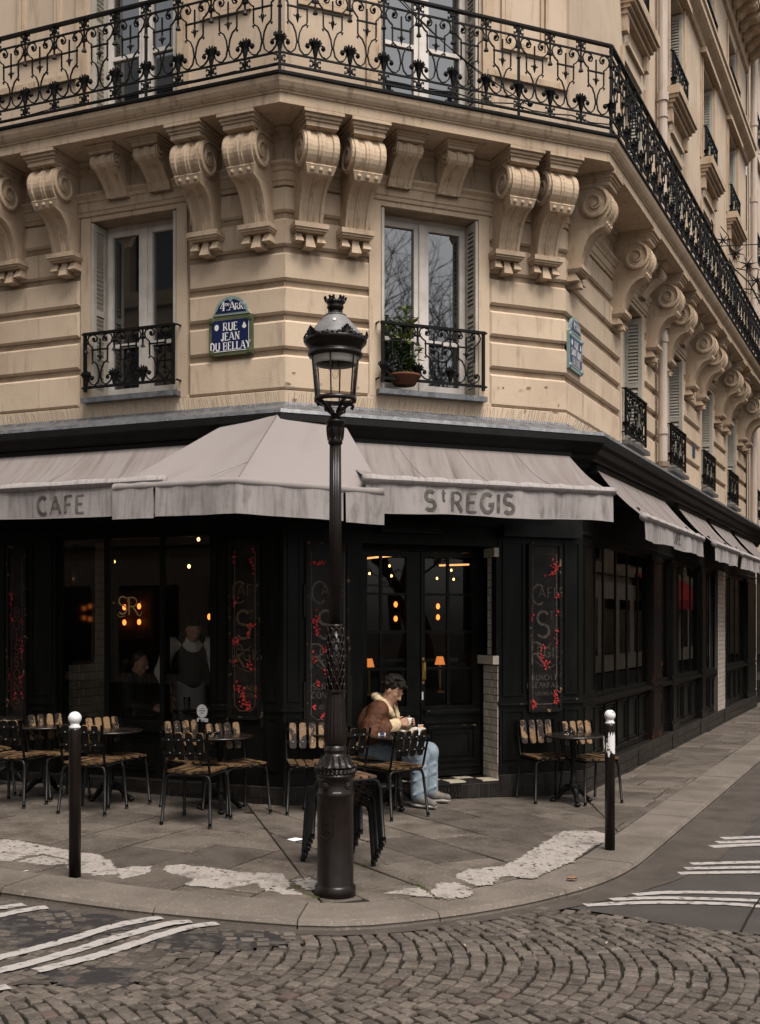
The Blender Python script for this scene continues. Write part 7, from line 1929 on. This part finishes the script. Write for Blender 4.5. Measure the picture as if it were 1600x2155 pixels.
def woman(t):
    HCw = (.06, 0, 1.17); hp, q = head_prims(HCw, (.97, -.12, -.2), (.1, 0, 1), .95)
    shR, shL, elR, elL, wrR, wrL = (0, -.17, 1.0), (0, .17, 1.0), (.05, -.23, .76), (.05, .23, .76), (.26, -.14, .72), (.26, .10, .72)
    hr_, hl_, kr, kl, ar, al = (0, -.09, .50), (0, .09, .50), (.42, -.10, .50), (.42, .10, .50), (.42, -.1, .08), (.42, .1, .08)
    b = hp + [('c', (.0, 0, 1.0), (.03, 0, 1.12), .048, .045, .03), ('c', (0, 0, .52), (.0, 0, .78), .12, .11, .06), ('c', (0, 0, .78), (0, 0, .95), .12, .10, .06)] + limb(shR, elR, wrR, .045, .036, .025) + limb(shL, elL, wrL, .045, .036, .025) + limb(hr_, kr, ar, .075, .052, .038) + limb(hl_, kl, al, .075, .052, .038) + hand(wrR, (1, .2, -.1), (0, .3, .9), (.1, .3, -.9), .3) + hand(wrL, (1, -.2, -.1), (0, -.3, .9), (.1, -.3, -.9), .3)
    lpart('body', blob_mesh('body', b, .008, 'skin'), None, t); face_bits(t, q, 'hairb', .95)
    lpart('black_top', blob_mesh('black_top', [('c', (0, 0, .55), (0, 0, .9), .145, .135, .05), ('c', shR, shL, .07, .07, .04), ('c', (0, 0, .98), (.015, 0, 1.05), .07, .06, .03)] + limb(shR, elR, tuple(Vector(elR).lerp(Vector(wrR), .9)), .072, .058, .04, .03) + limb(shL, elL, tuple(Vector(elL).lerp(Vector(wrL), .9)), .072, .058, .04, .03), .010, 'vest'), None, t)
    lpart('trousers', blob_mesh('trousers', limb(hr_, kr, ar, .09, .07, .055, .03) + limb(hl_, kl, al, .09, .07, .055, .03), .012, 'vest'), None, t)
    lpart('hair', blob_mesh('hair', [('e', q(-.03, 0, .05), (.088, .078, .082), None, .01), ('e', q(-.05, 0, .0), (.06, .07, .06), None, .02), ('c', q(-.10, 0, .03), q(-.17, 0, -.03), .035, .04, .02), ('c', q(-.17, 0, -.03), q(-.18, 0, -.13), .04, .02, .02)], .009, 'hairb'), None, t)
wm = insider('seated woman with tied back brown hair and black top smiling behind the left window', 283, -.34, R_(-12), woman)
pb = Vector(wm.location); st2 = empty('cafe_chair', 'dark chair under the woman behind the left window', 'chair', pb, R_(-12))
mb = MB(); mb.box(-.20, .22, -.2, .2, .40, .43); lpart('seat', mb, M['black'], st2)
mb = MB(); mb.box(-.22, -.19, -.2, .2, .55, .85); lpart('backrest', mb, M['black'], st2)
for sx in (-.18, .19):
    for sy in (-.17, .17): mb = MB(); mb.tube([(sx, sy, 0), (sx, sy, .40)], .014, 6); lpart('leg', mb, M['black'], st2)
u, z = fu(FL, 432, 1498, -.32); it = empty('inside_table', 'dark round table with plates just behind the left window', 'table', FL.p(u, -.26, .161)); 
mb = MB(); mb.lathe([(.28, .70), (.29, .715), (.28, .73), (.001, .73)], 28); lpart('table_top', mb, M['tabletop'], it, True)
mb = MB(); mb.lathe([(.2, 0), (.2, .02), (.03, .06), (.03, .70)], 14); lpart('column', mb, M['chairiron'], it, True)
pl_ = MB(); pl_.lathe([(.05, 0), (.10, .012), (.105, .016), (.001, .008)], 20); pl_ = pl_.build('plate', M['china'], smooth=True); pl_.location = Vector(it.location) + Vector((.04, -.05, .732)); pl_['label'] = 'white plate on the table behind the left window'; pl_['category'] = 'plate'
gl_ = MB(); gl_.lathe([(.028, 0), (.034, .12), (.032, .12), (.026, .005)], 14, cap=False); gl_ = gl_.build('drinking_glass', M['lampglass'], smooth=True); gl_.location = Vector(it.location) + Vector((-.14, -.06, .732)); gl_['label'] = 'tall clear glass under the hand of the waiter'; gl_['category'] = 'glass'

# ================================================================== THE REST OF THE STREET
nb = empty('neighbouring_building', 'pale plain building adjoining the corner house at the far end of the street', 'building', FR.p(18, -3, 0))
ops = [(14.1 + 2.9 * i, 15.2 + 2.9 * i, z, z + 1.8) for i in range(4) for z in (4.0, 6.9, 9.6, 12.2)]
NBF = Facade(FR.p(0, 0.02, 0)[:2], FR.d, FR.n)
wall(NBF, RU + .01, 25, 3.0, 15.2, 0, ops, .22, 'wall', M['pale'], nb)
for u0, u1, z0, z1 in ops:
    window(NBF, u0, u1, z0, z1, recess=.20, parent=nb); guard(NBF, u0, u1, z0 + .05, .6); GUARD.clear() if False else None
    fpart('dark_room', M['interior'], nb, NBF, u0 - .05, u1 + .05, -.42, -.36, z0 - .05, z1 + .05)
for z in (3.3, 6.5, 9.3, 11.9): fpart('string_course', M['pale'], nb, NBF, RU + .02, 25, .001, .08, z, z + .12)
fpart('cornice', M['pale'], nb, NBF, RU + .02, 25, .001, .35, 14.6, 14.9)
mb = MB(); mb.grid([[NBF.p(u, w, z) for w, z in ((.3, 14.9), (-.6, 17.2), (-2, 17.8), (-6, 17.8))] for u in (RU + .02, 25)]); mb.build('roof', M['roof'], nb)
fpart('shopfront', M['black'], nb, NBF, RU + .6, 25, .0, .10, -.05, 3.0); fpart('shop_glass', M['dark'], nb, NBF, RU + .75, 15.6, .10, .11, .5, 2.6); fpart('pale_pier', M['pale'], nb, NBF, RU + .02, RU + .6, .0, .12, -.05, 3.0)
mb = MB(); mb.tube([NBF.p(RU + .18, .12, 3.3), NBF.p(RU + .18, .12, 14.6)], .07, 10)
for z in (6.2, 9.2, 10.6, 12.2): mb.tube([NBF.p(RU + .18, .12, z), NBF.p(RU + .18, .12, z + .1)], .085, 10)
mb.build('drainpipe', M['pipe'], nb, smooth=False)
fpart('side_wall', M['pale'], nb, NBF, 24.9, 25, -6, 0, 0, 15)
# houses across both streets, seen only as reflections
def block(label, F, u0, u1, w, dep, hgt, rot=1, red=False):
    t = empty('stone_building', label, 'building', F.p((u0 + u1) / 2, w, 0))
    G = Facade(F.p(0, w, 0)[:2], F.d, (-F.n[0], -F.n[1]))
    op = []; u = u0 + .9
    while u + 1.1 < u1: op += [(u, u + 1.1, z, z + 1.9) for z in (3.9, 6.8, 9.7) if z + 2.2 < hgt]; u += 2.6
    wall(G, u0, u1, 0, hgt, 0, op, .25, 'wall', M['opp'], t)
    mb = MB()
    for a, b, z0, z1 in op: fbox(mb, G, a, b, -.26, -.25, z0, z1)
    mb.build('window_panes', M['dark'], t, kind='stuff')
    for z in (3.5, 6.3, 9.3, hgt - .3): fpart('string_course', M['opp'], t, G, u0, u1, .001, .14, z, z + .18)
    fpart('shopfront', M['pale'], t, G, u0, u1, .001, .12, 0, 3.2)
    for k in range(int((u1 - u0) / 2.4)): fpart('shop_window', M['dark'], t, G, u0 + .5 + 2.4 * k, u0 + 2.1 + 2.4 * k, .12, .14, .6, 2.6); fpart('rear_block', M['opp'], t, G, u0, u1, -dep, -.5, 0, hgt)
    mb = MB(); mb.grid([[G.p(u, w_, z) for w_, z in ((.3, hgt), (-1, hgt + 2.4), (-dep, hgt + 2.8))] for u in (u0, u1)]); mb.build('roof', M['roof'], t)
    return G
block('cream stone building across the left street, mirrored in the left upstairs window', FL, 1.5, 17, 13.0, 6, 13.5)
G = block('stone building across the narrow right street, mirrored in the right shop windows', FR, 8.5, 62, 7.2, 6, 11)
block('pale building closing the far end of the narrow street', Facade(FR.p(62, 0, 0)[:2], FR.n, (-FR.d[0], -FR.d[1])), -9, 16, 3, 5, 13)
ra = empty('red_awning', 'red shop awning across the narrow right street, mirrored in the shop windows', 'awning', G.p(38, .1, 3))
mb = MB(); mb.grid([[G.p(u, w, z) for w, z in ((.15, 3.7), (1.3, 2.7), (1.3, 2.3))] for u in (33, 43)]); mb.build('canopy', M['redcloth'], ra)
for x, y, s, lb in ((15.5, -2.6, 1.05, 'bare tree in the open square to the right, mirrored in the middle upstairs window'), (19, -7.5, 1.25, 'taller bare tree farther back in the square to the right')):
    t = empty('bare_tree', lb, 'tree', (x, y, gz(x) - .08)); tr, br = MB(), MB(); rr = random.Random(int(x * 10))
    def grow(p, d, l, r, lev):
        pts = [p]; dd = Vector(d)
        for i in range(4):
            dd = (dd + Vector((rr.gauss(0, .16), rr.gauss(0, .16), rr.gauss(.03, .10)))).normalized(); pts.append(pts[-1] + dd * l / 4)
        (tr if lev == 0 else br).tube(pts, [r * (1 - .13 * i) for i in range(5)], 6 if lev < 2 else 4, cap=False)
        if lev >= 6: return
        for k in range(3 if lev else 5):
            i = rr.choice((2, 3, 4)) if lev else rr.choice((3, 4)); a = rr.uniform(0, 6.28); n = dd.orthogonal().normalized(); n.rotate(Matrix.Rotation(a, 3, dd)); sp_ = rr.uniform(.45, .95)
            grow(pts[i], (dd * math.cos(sp_) + n * math.sin(sp_)).normalized(), l * rr.uniform(.62, .82), r * .55, lev + 1)
    grow(Vector((0, 0, 0)), Vector((0, 0, 1)), 4.4 * s, .20 * s, 0)
    lpart('trunk', tr, M['bark'], t, True); lpart('branches', br, M['bark'], t, kind='stuff')
